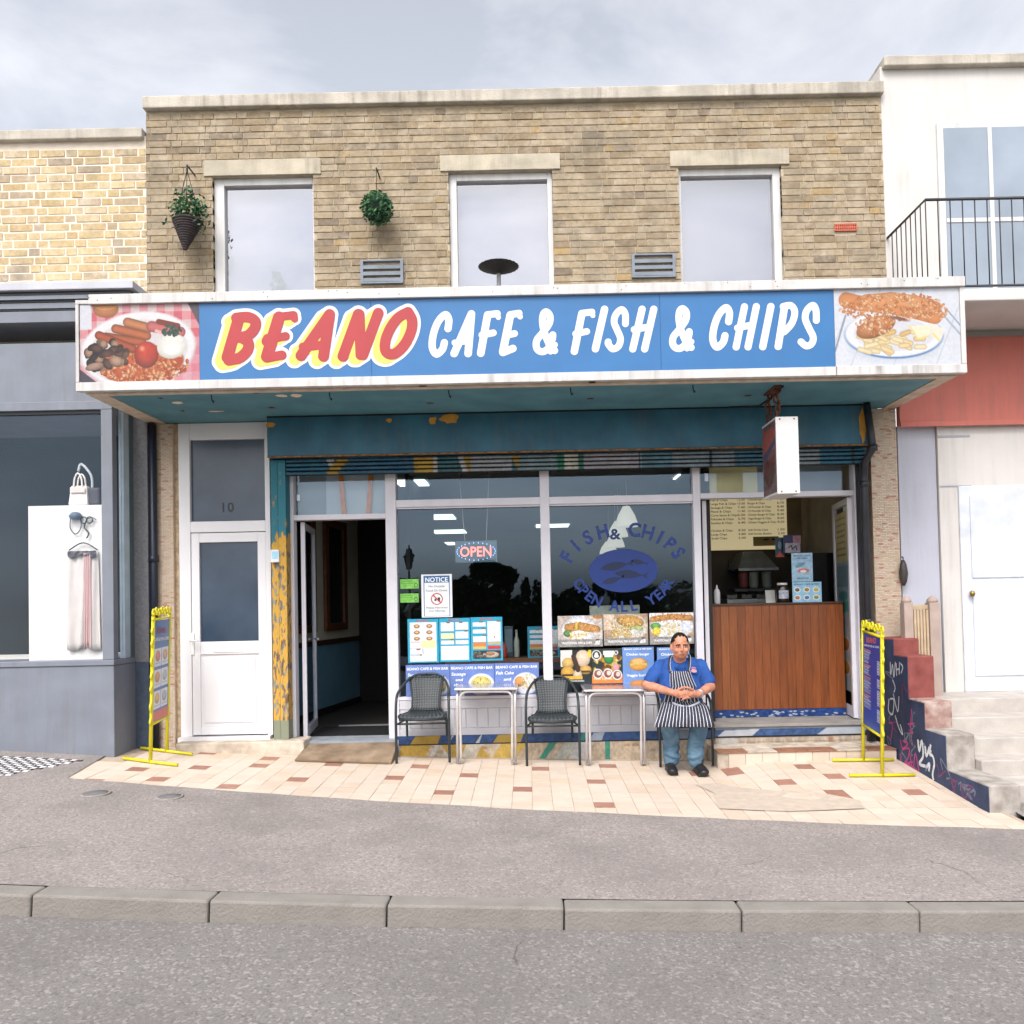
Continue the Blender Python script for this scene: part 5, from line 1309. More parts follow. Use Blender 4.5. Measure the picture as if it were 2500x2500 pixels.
for ch, st_ in BEANO:
    sh = [([(x + yo[0] * k, y + yo[1] * k) for x, y in s], r) for s, r in st_ for k in (.5, 1)]
    V, F = march(st_ + sh, 8.0, 1.3, FY - .0012 - .0002 * 'BEANO'.index(ch))
    lt = mobj('letter', V, F, sw, sign)
    V, F = march(sh, .5, 1.3, FY - .0034 - .0002 * 'BEANO'.index(ch)); mobj('letter_shadow', V, F, sy_, lt)
    V, F = march(st_, 0, 1.1, FY - .0056 - .0002 * 'BEANO'.index(ch)); mobj('letter_face', V, F, sr_, lt)
for ch, st_ in WH:
    V, F = march(st_, 0, 1.1, FY - .0016); mobj('letter', V, F, sw, sign)

# ---- breakfast picture
cv = Cv(300, 190, (224, 196, 196))
for i in range(14):
    for j in range(9):
        if (i % 2) and (j % 2): cv.rect(i / 14, j / 9, (i + 1) / 14, (j + 1) / 9, (206, 70, 84), .75)
        elif (i % 2) or (j % 2): cv.rect(i / 14, j / 9, (i + 1) / 14, (j + 1) / 9, (222, 120, 130), .6)
cv.rect(0, 0, .10, .32, (222, 222, 230)); cv.poly([(.9, 0), (1, 0), (1, .3)], (92, 84, 92)); cv.poly([(0, .83), (.14, 1), (0, 1)], (78, 70, 84)); cv.poly([(.86, .6), (1, .5), (1, 1), (.82, 1)], (220, 150, 164), .6)
cv.ell(.22, .07, .11, .11, (206, 132, 84), 0, .2); cv.ell(.22, .03, .10, .05, (226, 160, 104))
cv.ell(.485, .60, .50, .50, (208, 202, 206), -.12); cv.ell(.485, .585, .49, .485, (238, 234, 236), -.12); cv.ell(.485, .62, .43, .42, (222, 214, 214), -.12)
cv.ell(.52, .78, .36, .24, (206, 92, 52), -.1, .15)
cv.scat(330, .15, .62, .90, 1.02, .032, ((226, 140, 84), (236, 166, 112), (214, 110, 64), (200, 84, 46), (240, 182, 134)), (.52, .79, .38, .24), .35)
for a, b, r_, col in (((.22, .42), (.52, .50), .055, (186, 96, 60)), ((.30, .32), (.56, .42), .058, (196, 108, 66)), ((.40, .24), (.58, .32), .06, (206, 132, 86)), ((.16, .40), (.44, .58), .055, (180, 84, 50))):
    cv.line([a, b], r_, col, None, .4)
cv.line([(.60, .30), (.84, .38)], .07, (206, 112, 110), None, .3); cv.line([(.66, .24), (.82, .30)], .035, (130, 56, 46)); cv.line([(.64, .36), (.78, .44)], .022, (232, 180, 176))
cv.scat(46, .06, .48, .44, .82, .075, ((96, 66, 58), (70, 50, 48), (150, 110, 84), (52, 40, 44), (176, 138, 112), (120, 86, 70)), (.24, .66, .19, .20), .45)
cv.ell(.12, .80, .08, .05, (176, 140, 120), -.2, .3); cv.ell(.30, .74, .06, .07, (186, 148, 124), .3, .4)
cv.ell(.555, .66, .105, .175, (204, 74, 54), 0, .35); cv.ell(.52, .58, .03, .05, (236, 150, 120), 0, 0, .8); cv.ell(.60, .62, .05, .12, (190, 60, 44), .4, .2, .5, .5)
cv.ell(.77, .56, .13, .16, (240, 238, 230), -.2, .10); cv.ell(.77, .60, .09, .09, (250, 246, 238), 0, 0, .6)
cv.scat(46, .66, .28, .86, .44, .03, ((52, 84, 70), (70, 100, 84), (40, 62, 56)), (.76, .365, .09, .075), .3)
cv.ell(.48, .84, .40, .2, (255, 240, 230), 0, 0, 1, .10); cv.noise(.03, 4)
printed('breakfast_picture', cv, (P(195, 850, FY).x + .002, FY - .001, zt_l), (bx0 - .001, FY - .001, zt_l), (P(195, 850, FY).x + .002, FY - .001, zb_l), Mprint('sign_print', .4, .35, noise=.05), sign, .58)
# ---- fish and chips picture
cv = Cv(310, 190, (228, 230, 238))
for x in (-.02, .18, .52, .86): cv.line([(x + .2, .0), (x - .06, 1)], .006, (200, 206, 216))
cv.line([(.09, .35), (.0, .80)], .012, (150, 160, 176)); cv.line([(.86, .35), (1.0, .62)], .012, (176, 188, 204)); cv.line([(.9, .3), (1.0, .5)], .009, (150, 170, 196))
cv.ell(.47, .77, .40, .22, (196, 206, 220), 0, 0, .5, .8)
cv.ell(.47, .61, .405, .31, (98, 134, 182), .03); cv.ell(.47, .595, .40, .30, (240, 240, 244), .03); cv.ell(.47, .60, .33, .22, (226, 226, 232), .03)
for _ in range(34):
    x, y, a_ = R.uniform(.18, .66), R.uniform(.56, .80), R.uniform(-.6, .9)
    L_ = R.uniform(.05, .10)
    cv.line([(x, y), (x + L_ * math.cos(a_), y + L_ * math.sin(a_))], .033, R.choice(((240, 208, 150), (246, 218, 166), (232, 194, 130), (248, 228, 184))), None, .2)
cv.ell(.33, .50, .17, .13, (222, 150, 100), -.35, .3)
cv.scat(80, .15, .36, .5, .62, .03, ((226, 156, 104), (240, 184, 136), (210, 130, 80), (246, 206, 166)), (.33, .49, .16, .12), .25)
cv.line([(.10, .15), (.22, .20), (.40, .22), (.62, .30), (.80, .38)], .10, (226, 150, 96), None, .12); cv.line([(.26, .17), (.46, .15), (.66, .2), (.80, .27)], .09, (232, 160, 106), None, .1)
cv.scat(420, .05, .02, .92, .50, .026, ((232, 162, 108), (240, 184, 134), (214, 136, 84), (246, 200, 156), (222, 144, 92)), (.46, .25, .43, .17), .25)
cv.scat(60, .62, .20, .93, .44, .03, ((228, 156, 106), (240, 180, 134), (216, 136, 88)), (.76, .32, .14, .12), .25)
cv.ell(.52, .40, .10, .03, (140, 96, 78), .25, 0, .6)
cv.poly([(.60, .50), (.79, .49), (.74, .63), (.66, .65)], (250, 238, 208)); cv.poly([(.79, .50), (.88, .55), (.84, .68), (.76, .62)], (246, 236, 216)); cv.line([(.60, .50), (.66, .66), (.75, .63)], .010, (244, 220, 150)); cv.line([(.78, .60), (.83, .69)], .014, (242, 226, 140))
cv.noise(.025, 4)
printed('fish_picture', cv, (bx2 + .002, FY - .001, zt_l), (cxR - .042, FY - .001, zt_l), (bx2 + .002, FY - .001, zb_l), Mprint('sign_print', .4, .35, noise=.05), sign, .58)

# ---- lamp bowl on the canopy roof
pb_ = P(1218, 693, FY + .15)
bowl = thing('lamp_bowl', 'black fluted bowl on a short stem standing on the canopy', 'bowl', (pb_.x, FY + .15, ZCT - .03))
zb_ = P(1218, 668, FY + .15).z; zt_ = P(1218, 641, FY + .15).z; rb_ = 49 * (DIST + FY + .15) / FPX
lathe('stem', [(.035, 0), (.03, .01), (.018, .03), (.018, zb_ - ZCT + .03)], (pb_.x, FY + .15, ZCT - .03), M('grey_stem', c(150, 150, 152), .5), bowl, 12)
bm = bmesh.new(); seg = 48
prof = [(.02, zb_), (rb_ * .45, zb_ + (zt_ - zb_) * .2), (rb_ * .85, zb_ + (zt_ - zb_) * .5), (rb_, zb_ + (zt_ - zb_) * .62), (rb_ * .7, zt_ - .012), (.02, zt_)]
rings = []
for r_, z in prof:
    rings.append([bm.verts.new((pb_.x + math.cos(2 * math.pi * j / seg) * r_ * (1 + .05 * (j % 2)), FY + .15 + math.sin(2 * math.pi * j / seg) * r_ * (1 + .05 * (j % 2)), z)) for j in range(seg)])
for A, B in zip(rings, rings[1:]):
    for j in range(seg): bm.faces.new((A[j], A[(j + 1) % seg], B[(j + 1) % seg], B[j]))
bm.faces.new(rings[0][::-1]); bm.faces.new(rings[-1])
bm_obj('bowl', bm, M('black_bowl', c(34, 32, 32), .5, .3, 9), bowl)

# ---- projecting light box under the canopy
hs_ = thing('hanging_sign', 'white light box sign hanging from rusty chain under the canopy', 'hanging sign', (2.1, -.9, 2.3))
hx0, hx1, hz0, hz1 = rect(1896, 1017, 1951, 1205, -1.05)
box('case', hx0, hx1, -1.05, -.62, hz0, hz1, M('lightbox_white', c(200, 198, 197), .45, .05, 4), hs_, .004)
cv = Cv(70, 110, (128, 112, 112))
cv.rect(.06, .02, .94, .98, (120, 96, 96)); cv.rect(.06, .08, .94, .40, (176, 96, 84)); cv.line([(.1, .45), (.9, .3)], .04, (80, 84, 120)); cv.ell(.5, .7, .36, .2, (110, 70, 70), 0, .3); cv.scat(30, .1, .5, .9, .9, .05, ((140, 70, 60), (90, 84, 60), (110, 60, 64)))
cv.noise(.15, 4)
printed('side_face', cv, (hx0 - .002, -.63, hz1 - .02), (hx0 - .002, -1.04, hz1 - .02), (hx0 - .002, -.63, hz0 + .02), Mprint('faded_print', .5, .3), hs_)
printed('side_face', cv, (hx1 + .002, -1.04, hz1 - .02), (hx1 + .002, -.63, hz1 - .02), (hx1 + .002, -1.04, hz0 + .02), Mprint('faded_print', .5, .3), hs_)
for k in (0, 1):
    for z in (hz0 + .02, hz1 - .02):
        x = hx0 + .035 + k * (hx1 - hx0 - .07); box('rivet', x - .006, x + .006, -1.0535, -1.051, z - .006, z + .006, rust, hs_)
cxm = hx0 + .04
for kk_, yy in enumerate((-.98, -.72)):
    z = hz1; i = 0
    while z < ZS - .01:
        bm = bmesh.new(); pts = []
        for q in range(12):
            a_ = 2 * math.pi * q / 12
            dx_, dz_ = math.cos(a_) * .020, math.sin(a_) * .034
            pts.append((cxm + (dx_ if i % 2 else 0) + .012 * (i % 3 - 1), yy + (0 if i % 2 else dx_), z + .03 + dz_))
        add_tube(bm, pts, .0085, 6, True); bm_obj('chain_link', bm, rust, hs_); z += .046; i += 1
box('ceiling_bracket', cxm - .03, cxm + .03, -1.02, -.68, ZS - .014, ZS - .001, rust, hs_)
# ================================================================== window posters
PY_ = 0.106
# NOTICE
cv = Cv(76, 106, (236, 238, 240))
cv.rect(.085, .035, .915, .975, (70, 110, 158)); cv.rect(.11, .05, .89, .96, (240, 242, 244)); cv.rect(.11, .05, .89, .20, (52, 106, 158))
cv.ring(.5, .575, .175, .125, .10, (190, 60, 56)); cv.rect(.42, .57, .49, .62, (60, 90, 74)); cv.rect(.52, .54, .60, .63, (40, 50, 60)); cv.line([(.385, .49), (.62, .66)], .014, (196, 60, 56))
small_card('notice_sign', 'white and blue NOTICE poster with a red no food symbol in the left window', 'poster', 1029, 1402, 1104, 1507, PY_, cv, None,
           [([('NOTICE', .135, .175, .105, .73)], white_ink), ([('No Outside', .24, .30, .045, .52), ('Food Or Drink', .15, .40, .045, .70), ('Please Patronize', .15, .795, .042, .70), ('Our Offerings', .23, .87, .042, .54)], grey_ink)])
for k, (py0, py1, lb) in enumerate(((1414, 1437, 'bright green rating card on the left window, upper of two'), (1449, 1471, 'bright green rating card on the left window, lower of two'))):
    cv = Cv(50, 26, (126, 196, 84)); cv.noise(.1, 5); cv.ell(.85, .66, .09, .24, (46, 90, 50)); cv.ell(.85, .66, .05, .15, (150, 214, 110))
    for q in range(3): cv.rect(.08, .2 + .22 * q, .68, .27 + .22 * q, (92, 160, 64))
    small_card('rating_card', lb, 'card', 977, py0, 1022, py1, PY_, cv, 'green rating cards')
# three teal menus
def menu_cv(kind):
    cv = Cv(80, 110, (44, 164, 200))
    W = (240, 242, 246)
    if kind == 0:
        cv.rect(.08, .08, .92, .96, W); cv.rect(.0, .0, 0, 0, W)
        for i in range(2):
            for j in range(3):
                cv.ell(.30 + .40 * i, .17 + .14 * j, .10, .045, (176, 128, 80), 0, .2); cv.ell(.30 + .40 * i, .165 + .14 * j, .05, .022, (226, 190, 130))
                cv.rect(.12 + .42 * i, .225 + .14 * j, .46 + .42 * i, .229 + .14 * j, (206, 210, 220))
        cv.rect(.44, .50, .90, .66, (240, 230, 170)); cv.rect(.1, .52, .4, .535, (222, 160, 150)); cv.rect(.08, .67, .44, .685, (60, 160, 200)); cv.rect(.47, .68, .5, .80, (44, 164, 200)); cv.rect(.09, .81, .44, .83, (60, 150, 196)); cv.ell(.34, .69, .07, .022, (170, 90, 60)); cv.ell(.42, .82, .05, .02, (190, 110, 60))
    elif kind == 1:
        for r_ in ((.06, .10, .48, .30, W), (.52, .10, .94, .27, W), (.06, .345, .48, .47, (240, 230, 176)), (.52, .31, .94, .47, W), (.06, .51, .48, .60, W), (.52, .51, .94, .60, W), (.06, .64, .94, .95, W)): cv.rect(*r_)
        for x, y in ((.3, .10), (.7, .10), (.86, .30), (.42, .49)): cv.ell(x, y, .07, .02, (110, 110, 80))
    else:
        for r_ in ((.07, .12, .47, .22, W), (.07, .28, .47, .37, W), (.07, .44, .47, .56, W), (.53, .10, .94, .56, W), (.07, .58, .47, .66, (232, 130, 60)), (.07, .67, .47, .73, (222, 190, 70)), (.53, .57, .94, .64, (190, 176, 130)), (.53, .66, .94, .74, (204, 60, 60)), (.07, .76, .94, .95, (60, 56, 56))): cv.rect(*r_)
        cv.ell(.62, .86, .26, .075, (214, 200, 180), 0, .3); cv.ell(.60, .84, .15, .04, (176, 130, 90), 0, .3); cv.scat(26, .08, .78, .5, .94, .03, ((120, 116, 108), (90, 84, 80), (150, 140, 130)))
        for x, y in ((.33, .11), (.40, .26), (.44, .42), (.88, .10)): cv.ell(x, y, .08, .02, (120, 120, 90))
        cv.ell(.74, .46, .02, .025, (190, 60, 60))
    for y in np.linspace(.12, .94, 34):
        m = (np.abs(cv.Y - y) < .006) & (cv.a.min(2) > 215) & (NR.rand(*cv.X.shape) < .6); cv.mix(m * .35, (150, 156, 170))
    cv.noise(.04, 4); return cv
for k, (a, b, y0, y1, lb) in enumerate(((995.5, 1071, 1511, 1618, 'teal menu with six breakfast pictures in the left window'), (1072.5, 1148, 1509, 1615.5, 'teal menu with plain white price boxes, middle of three'), (1149.5, 1227, 1506.5, 1613, 'teal menu with orange and red boxes and a food photo'))):
    small_card('menu_poster', lb, 'menu', a, y0, b, y1, PY_, menu_cv(k), 'teal menus in the window', [([(('BREAKFASTS', 'MEALS', 'EXTRAS')[k], .30, .062, .042, .40)], red_ink)], backmat=M('teal_card', c(44, 164, 200), .5))
small_card('menu_poster', 'small teal menu standing deeper inside behind the middle mullion', 'menu', 1288, 1529, 1366, 1605, 1.0, menu_cv(2), None, [([('MENU', .35, .07, .04, .3)], red_ink)])
# blue plate posters
def plate_cv(kind):
    cv = Cv(110, 78, (110, 134, 196)); cv.noise(.05, 14)
    cv.ell(.70, .66, .30, .36, (206, 212, 226)); cv.ell(.70, .655, .28, .33, (228, 230, 236))
    if kind == 0: cv.ell(.62, .48, .14, .12, (130, 170, 90), 0, .3); cv.ell(.72, .70, .2, .2, (226, 206, 150), 0, .2); cv.scat(40, .5, .4, .92, .9, .04, ((236, 214, 150), (222, 190, 120), (120, 160, 80)), (.7, .66, .22, .26))
    if kind == 1: cv.ell(.70, .64, .24, .25, (222, 204, 120), 0, .2); cv.scat(70, .45, .4, .95, .9, .03, ((236, 220, 140), (206, 184, 96), (150, 150, 70)), (.7, .62, .22, .22)); cv.ell(.86, .72, .06, .1, (206, 110, 90), 0, .2)
    if kind == 2: cv.ell(.56, .60, .12, .17, (224, 160, 96), .2, .25); cv.scat(60, .55, .38, .96, .95, .04, ((240, 222, 160), (226, 200, 130), (244, 232, 190)), (.76, .62, .18, .25))
    cv.noise(.04, 3); return cv
for k, (a, b, y0, y1, lb, tx) in enumerate(((991, 1098, 1623, 1700, 'blue fish bar poster behind the left chair, leftmost of three', (('Sausage', .04, .36, .10, .32), ('and', .12, .54, .09, .16))), (1099, 1207, 1621, 1697, 'blue fish bar poster with yellow plate, middle of three', (('Sausage', .03, .36, .10, .32), ('and', .12, .54, .09, .16), ('chips', .08, .70, .09, .22))), (1208, 1316, 1618.5, 1694, 'blue fish cake poster with orange plate, rightmost of three', (('Fish Cake', .03, .36, .10, .40), ('and', .2, .56, .09, .16), ('chips', .1, .76, .09, .22))))):
    small_card('plate_poster', lb, 'poster', a, y0, b, y1, PY_, plate_cv(k), 'blue plate posters in the window', [([('BEANO CAFE & FISH BAR', .03, .165, .085, .94)] + [t_ + (.18,) for t_ in tx], white_ink)], backmat=M('blue_card', c(110, 134, 196), .5))
# traditional fish and chips photographs
def trad_cv(kind):
    cv = Cv(110, 78, (196, 186, 178)) if kind == 0 else Cv(110, 78, (176, 150, 126))
    if kind == 0:
        for y in range(7): cv.rect(0, .04 + y * .1, .3, .05 + y * .1, (206, 150, 140), .5)
        cv.ell(.48, .46, .40, .40, (216, 216, 222)); cv.ell(.48, .46, .36, .35, (232, 230, 230)); cv.line([(.24, .38), (.5, .34), (.86, .46)], .13, (206, 148, 84), None, .3); cv.scat(60, .2, .2, .9, .56, .035, ((216, 160, 96), (190, 126, 66), (226, 180, 120)), (.54, .38, .30, .13))
        cv.ell(.42, .34, .035, .16, (222, 196, 90), .1, .2); cv.ell(.22, .56, .10, .12, (110, 146, 84), 0, .3); cv.scat(40, .26, .54, .66, .76, .04, ((232, 206, 140), (220, 186, 116), (244, 226, 176)), None, .2)
        cv.ell(.9, .03, .12, .10, (170, 116, 70)); cv.ell(.46, .04, .16, .08, (206, 210, 222))
    elif kind == 1:
        cv.rect(0, 0, .24, .5, (222, 196, 172)); cv.ell(.58, .42, .42, .42, (206, 196, 182)); cv.ell(.60, .24, .32, .20, (216, 168, 96), .15, .3); cv.scat(60, .3, .06, .95, .5, .035, ((226, 184, 110), (206, 150, 80), (236, 204, 140)), (.60, .24, .30, .18))
        cv.scat(90, .18, .3, .62, .75, .04, ((236, 206, 124), (222, 184, 96), (200, 158, 76), (244, 224, 160)), None, .3); cv.ell(.74, .48, .16, .10, (176, 186, 120), 0, .2); cv.ell(.7, .55, .1, .05, (222, 220, 216))
    else:
        cv.rect(0, 0, 1, .2, (226, 220, 220)); cv.ell(.5, .44, .50, .40, (226, 226, 230)); cv.line([(.08, .20), (.5, .13), (.92, .18)], .09, (206, 146, 84), None, .3); cv.scat(40, .02, .04, .96, .28, .035, ((222, 164, 96), (190, 126, 66), (232, 184, 124)), None, .3)
        cv.ell(.14, .42, .12, .12, (110, 170, 90), 0, .2); cv.scat(50, .28, .34, .7, .70, .05, ((240, 226, 180), (228, 206, 140), (246, 236, 206)), None, .2); cv.ell(.16, .58, .10, .14, (240, 216, 84), .4, .15); cv.ell(.8, .45, .12, .11, (206, 212, 236))
    cv.ell(.83, .60, .2, .1, (206, 206, 202), 0, 0, .6, .8)
    cv.rect(0, .76, 1, 1, (150, 146, 142)); cv.poly([(.80, .94), (.84, .84), (.94, .80), (.93, .94)], (232, 232, 230)); cv.rect(.85, .76, .92, .80, (60, 60, 62))
    cv.noise(.16, 2); cv.noise(.1, 5); return cv
for k, (a, b, y0, y1, lb) in enumerate(((1362, 1471, 1503, 1579, 'fish and chips photo poster with green peas, leftmost of three'), (1474, 1582, 1499, 1575, 'fish and chips photo poster on brown board, middle of three'), (1586, 1694, 1496, 1572.5, 'fish and chips photo poster with yellow lemon, behind the seated man'))):
    small_card('fish_poster', lb, 'poster', a, y0, b, y1, PY_, trad_cv(k), 'fish and chips photo posters', [([('TRADITIONAL FISH & CHIPS', .08, .91, .07, .68)], white_ink)])
cv = Cv(76, 82, (38, 44, 42))
cv.rect(0, 0, .38, .5, (236, 226, 220)); cv.ell(.72, .26, .24, .26, (232, 206, 180), 0, .2); cv.ell(.24, .40, .2, .18, (222, 184, 110), 0, .3); cv.ell(.22, .68, .22, .20, (226, 176, 80), 0, .3); cv.rect(.05, .72, .40, .79, (70, 46, 36)); cv.ell(.80, .60, .20, .14, (222, 176, 96), 0, .3); cv.rect(.66, .62, .96, .68, (90, 60, 40)); cv.ell(.54, .74, .15, .16, (226, 206, 176), 0, .3); cv.line([(.42, .2), (.56, .6)], .07, (74, 52, 44), None, .2); cv.rect(.0, .78, .7, .88, (222, 178, 70)); cv.ell(.95, .12, .08, .12, (230, 200, 70)); cv.rect(0, .88, 1, 1, (40, 46, 46)); cv.noise(.08, 3)
small_card('burger_poster', 'dark poster with golden burgers at the foot of the right window', 'poster', 1369, 1587, 1444, 1668, PY_, cv, None, [([('NEW RANGE BURGERS', .25, .95, .04, .5)], white_ink)], backmat=black_paint)
cv = Cv(76, 82, (44, 54, 50))
cv.scat(40, .02, .2, .98, .62, .10, ((222, 190, 80), (206, 150, 60), (120, 70, 50), (226, 206, 130)), None, .3); cv.ell(.16, .18, .16, .15, (232, 232, 230)); cv.ell(.16, .18, .13, .12, (40, 44, 46)); cv.ell(.16, .16, .06, .06, (228, 228, 226)); cv.ell(.16, .21, .08, .05, (228, 228, 226)); cv.ell(.56, .32, .16, .13, (60, 146, 76), 0, .25); cv.rect(.38, .06, .74, .18, (226, 228, 226)); cv.rect(.42, .18, .70, .24, (230, 232, 230)); cv.ring(.80, .12, .05, .05, .3, (226, 226, 226)); cv.ell(.78, .55, .12, .12, (226, 160, 160), 0, .2)
cv.rect(0, .74, 1, 1, (228, 128, 60))
for x, y in ((.20, .72), (.52, .72), (.82, .76)): cv.ell(x, y, .16, .15, (236, 232, 230)); cv.ell(x, y, .13, .12, (150, 90, 76), 0, .2); cv.ell(x + .03, y - .02, .07, .07, (230, 200, 190))
cv.noise(.07, 3)
small_card('pancake_poster', 'orange and green breakfast poster beside the blue burger poster', 'poster', 1445, 1584, 1519.5, 1668, PY_, cv, None, [([('Feast Express', .06, .90, .07, .6)], M('pale_orange_ink', c(250, 200, 160), .5))])
def burger_cv():
    cv = Cv(80, 106, (112, 148, 206)); cv.noise(.05, 16)
    cv.ell(.5, .40, .30, .155, (222, 150, 74), 0, .25); cv.ell(.48, .33, .24, .08, (240, 190, 120), 0, .1, .4); cv.rect(.24, .38, .78, .43, (206, 190, 110)); cv.ell(.5, .47, .28, .07, (226, 164, 84), 0, .2)
    cv.ell(.5, .84, .30, .08, (222, 150, 84), 0, .25); cv.noise(.04, 3); return cv
for a, b, lb in ((1520.5, 1597, 'blue chicken burger poster left of the seated man'), (1605, 1684, 'blue burger poster mostly hidden behind the seated man')):
    small_card('chicken_poster', lb, 'poster', a, 1580, b, 1685, PY_, burger_cv(), 'blue burger posters', [([('BEANO CAFE & FISH BAR', .06, .06, .035, .88), ('Chicken burger', .12, .19, .06, .74), ('Veggie burger', .12, .68, .06, .74)], white_ink)], backmat=M('blue_card', c(110, 134, 196), .5))
bxs = rect(1440, 1478, 1562, 1540, .34)
nb_ = thing('display_rail', 'grey display board behind the fish and chips posters', 'board', ((bxs[0] + bxs[1]) / 2, .34, bxs[2]))
box('board', bxs[0], bxs[1], .34, .352, bxs[2], bxs[3], M('grey_green_board', c(150, 158, 150), .7, .1), nb_)
# things standing inside on the window ledge and a shelf behind
led = rect(1290, 1606, 1375, 1616, .9)
tag(box('inside_shelf', led[0] - .9, led[1] + .3, .9, 1.3, led[2], led[3], M('shelf_wood', c(120, 78, 52), .5, .2, 8), None), 'brown wooden shelf inside behind the window posters', 'shelf')
for k, (px, w_, h_, col, lb) in enumerate(((1231, .035, .17, (176, 62, 48), 'red bottle on the inside shelf'), (1262, .03, .30, (176, 186, 178), 'tall pale bottle on the inside shelf'), (1243, .05, .34, (70, 86, 104), 'dark blue box standing on the inside shelf'))):
    p = P(px, 1606, 1.05 + .08 * k); t = thing(('sauce_bottle', 'glass_bottle', 'till_box')[k], lb, ('bottle', 'bottle', 'box')[k], (p.x, p.y, led[3]))
    m_ = M('shelf_item%d' % k, c(*col), .35, .15)
    if k < 2:
        lathe('body', [(w_ * .9, 0), (w_, .01), (w_, h_ * .6), (w_ * .45, h_ * .78), (w_ * .4, h_ * .92)], (p.x, p.y, led[3] + .001), m_, t, 14); lathe('cap', [(w_ * .45, h_ * .921), (w_ * .45, h_), (w_ * .3, h_ * 1.01)], (p.x, p.y, led[3] + .001), m_, t, 14)
    else:
        box('body', p.x - w_, p.x + w_, p.y, p.y + .08, led[3] + .001, led[3] + h_, m_, t, .004); box('panel', p.x - w_ * .8, p.x + w_ * .8, p.y - .003, p.y - .001, led[3] + .05, led[3] + h_ - .03, M('shelf_item2b', c(110, 126, 140), .35), t)
# ---- round blue lettering on the right pane
dec = thing('window_decal', 'round blue fish and chips lettering on the right window pane', 'decal', (P(1522, 1395, GY).x, GY - .002, P(1522, 1395, GY).z))
decal_blue = M('decal_blue', c(17, 46, 112), .45, .06, 9)
dc = P(1522, 1393, GY - .003); mpp = (DIST + GY) / FPX
def arc_text(s, ax, az, t0, t1, hgt, flip):
    V, F = [], []; n = len(s)
    for i, ch in enumerate(s):
        if ch == ' ': continue
        t = t0 + (t1 - t0) * (i / (n - 1)); a_ = math.radians(t)
        v, f = text_verts(ch, .03); xm = (min(q[0] for q in v) + max(q[0] for q in v)) / 2
        pos = Vector((dc.x + math.cos(a_) * ax, GY - .003, dc.z + math.sin(a_) * az))
        tan = Vector((-math.sin(a_) * ax, 0, math.cos(a_) * az)).normalized()
        ux = -tan if not flip else tan
        uy = Vector((-ux.z, 0, ux.x)); k = hgt / .72; b = len(V)
        V += [pos + ux * (q[0] - xm) * k * .95 + uy * q[1] * k for q in v]; F += [tuple(x + b for x in q) for q in f]
    return mobj('lettering', V, F, decal_blue, dec)
arc_text('FISH', 131 * mpp, 86 * mpp, 160, 110, .135, False)
arc_text('CHIPS', 131 * mpp, 86 * mpp, 78, 22, .135, False)
v_, f_ = text_verts('&', .03); k = .105 / .72
pa = P(1503, 1316, GY - .003)
mobj('ampersand', [(pa.x + (q[0] - .35) * k * 1.1, GY - .003, pa.z + q[1] * k) for q in v_], f_, M('decal_navy', c(24, 48, 96), .45), dec)
arc_text('OPEN ALL YEAR', 128 * mpp, 100 * mpp, 202, 338, .105, True)
n = 48; ox, oz = 84 * mpp, 53 * mpp
cv = Cv(120, 78, (26, 68, 150))
V = [(dc.x, GY - .002, dc.z)] + [(dc.x + math.cos(2 * math.pi * i / n) * ox, GY - .002, dc.z + math.sin(2 * math.pi * i / n) * oz) for i in range(n)]
mobj('oval', V, [(0, i + 1, (i + 1) % n + 1) for i in range(n)], decal_blue, dec)
dk = M('decal_dark', c(14, 30, 66), .5)
def fishy(cx, cz, L, H, rot):
    pts = []
    for i in range(20):
        t = i / 19; pts.append((-L + 2 * L * t * .8, H * math.sin(math.pi * t) ** .8))
    for i in range(20):
        t = 1 - i / 19; pts.append((-L + 2 * L * t * .8, -H * math.sin(math.pi * t) ** .8))
    pts[19:21] = [(L * .6, H * .1), (L, H * .8), (L * .85, 0), (L, -H * .8), (L * .6, -H * .1)]
    ca, sa = math.cos(rot), math.sin(rot)
    return [(cx + x * ca - z * sa, GY - .0032, cz + x * sa + z * ca) for x, z in pts]
for cx, cz, L, H, rr in ((-.06, .05, .17, .04, .15), (.08, -.04, .17, .04, -.1), (-.1, -.09, .12, .03, .25), (.16, .08, .09, .025, -.2)):
    V = fishy(dc.x + cx, dc.z + cz, L, H, rr); mobj('fish_shape', V, [tuple(range(len(V)))], dk, dec)
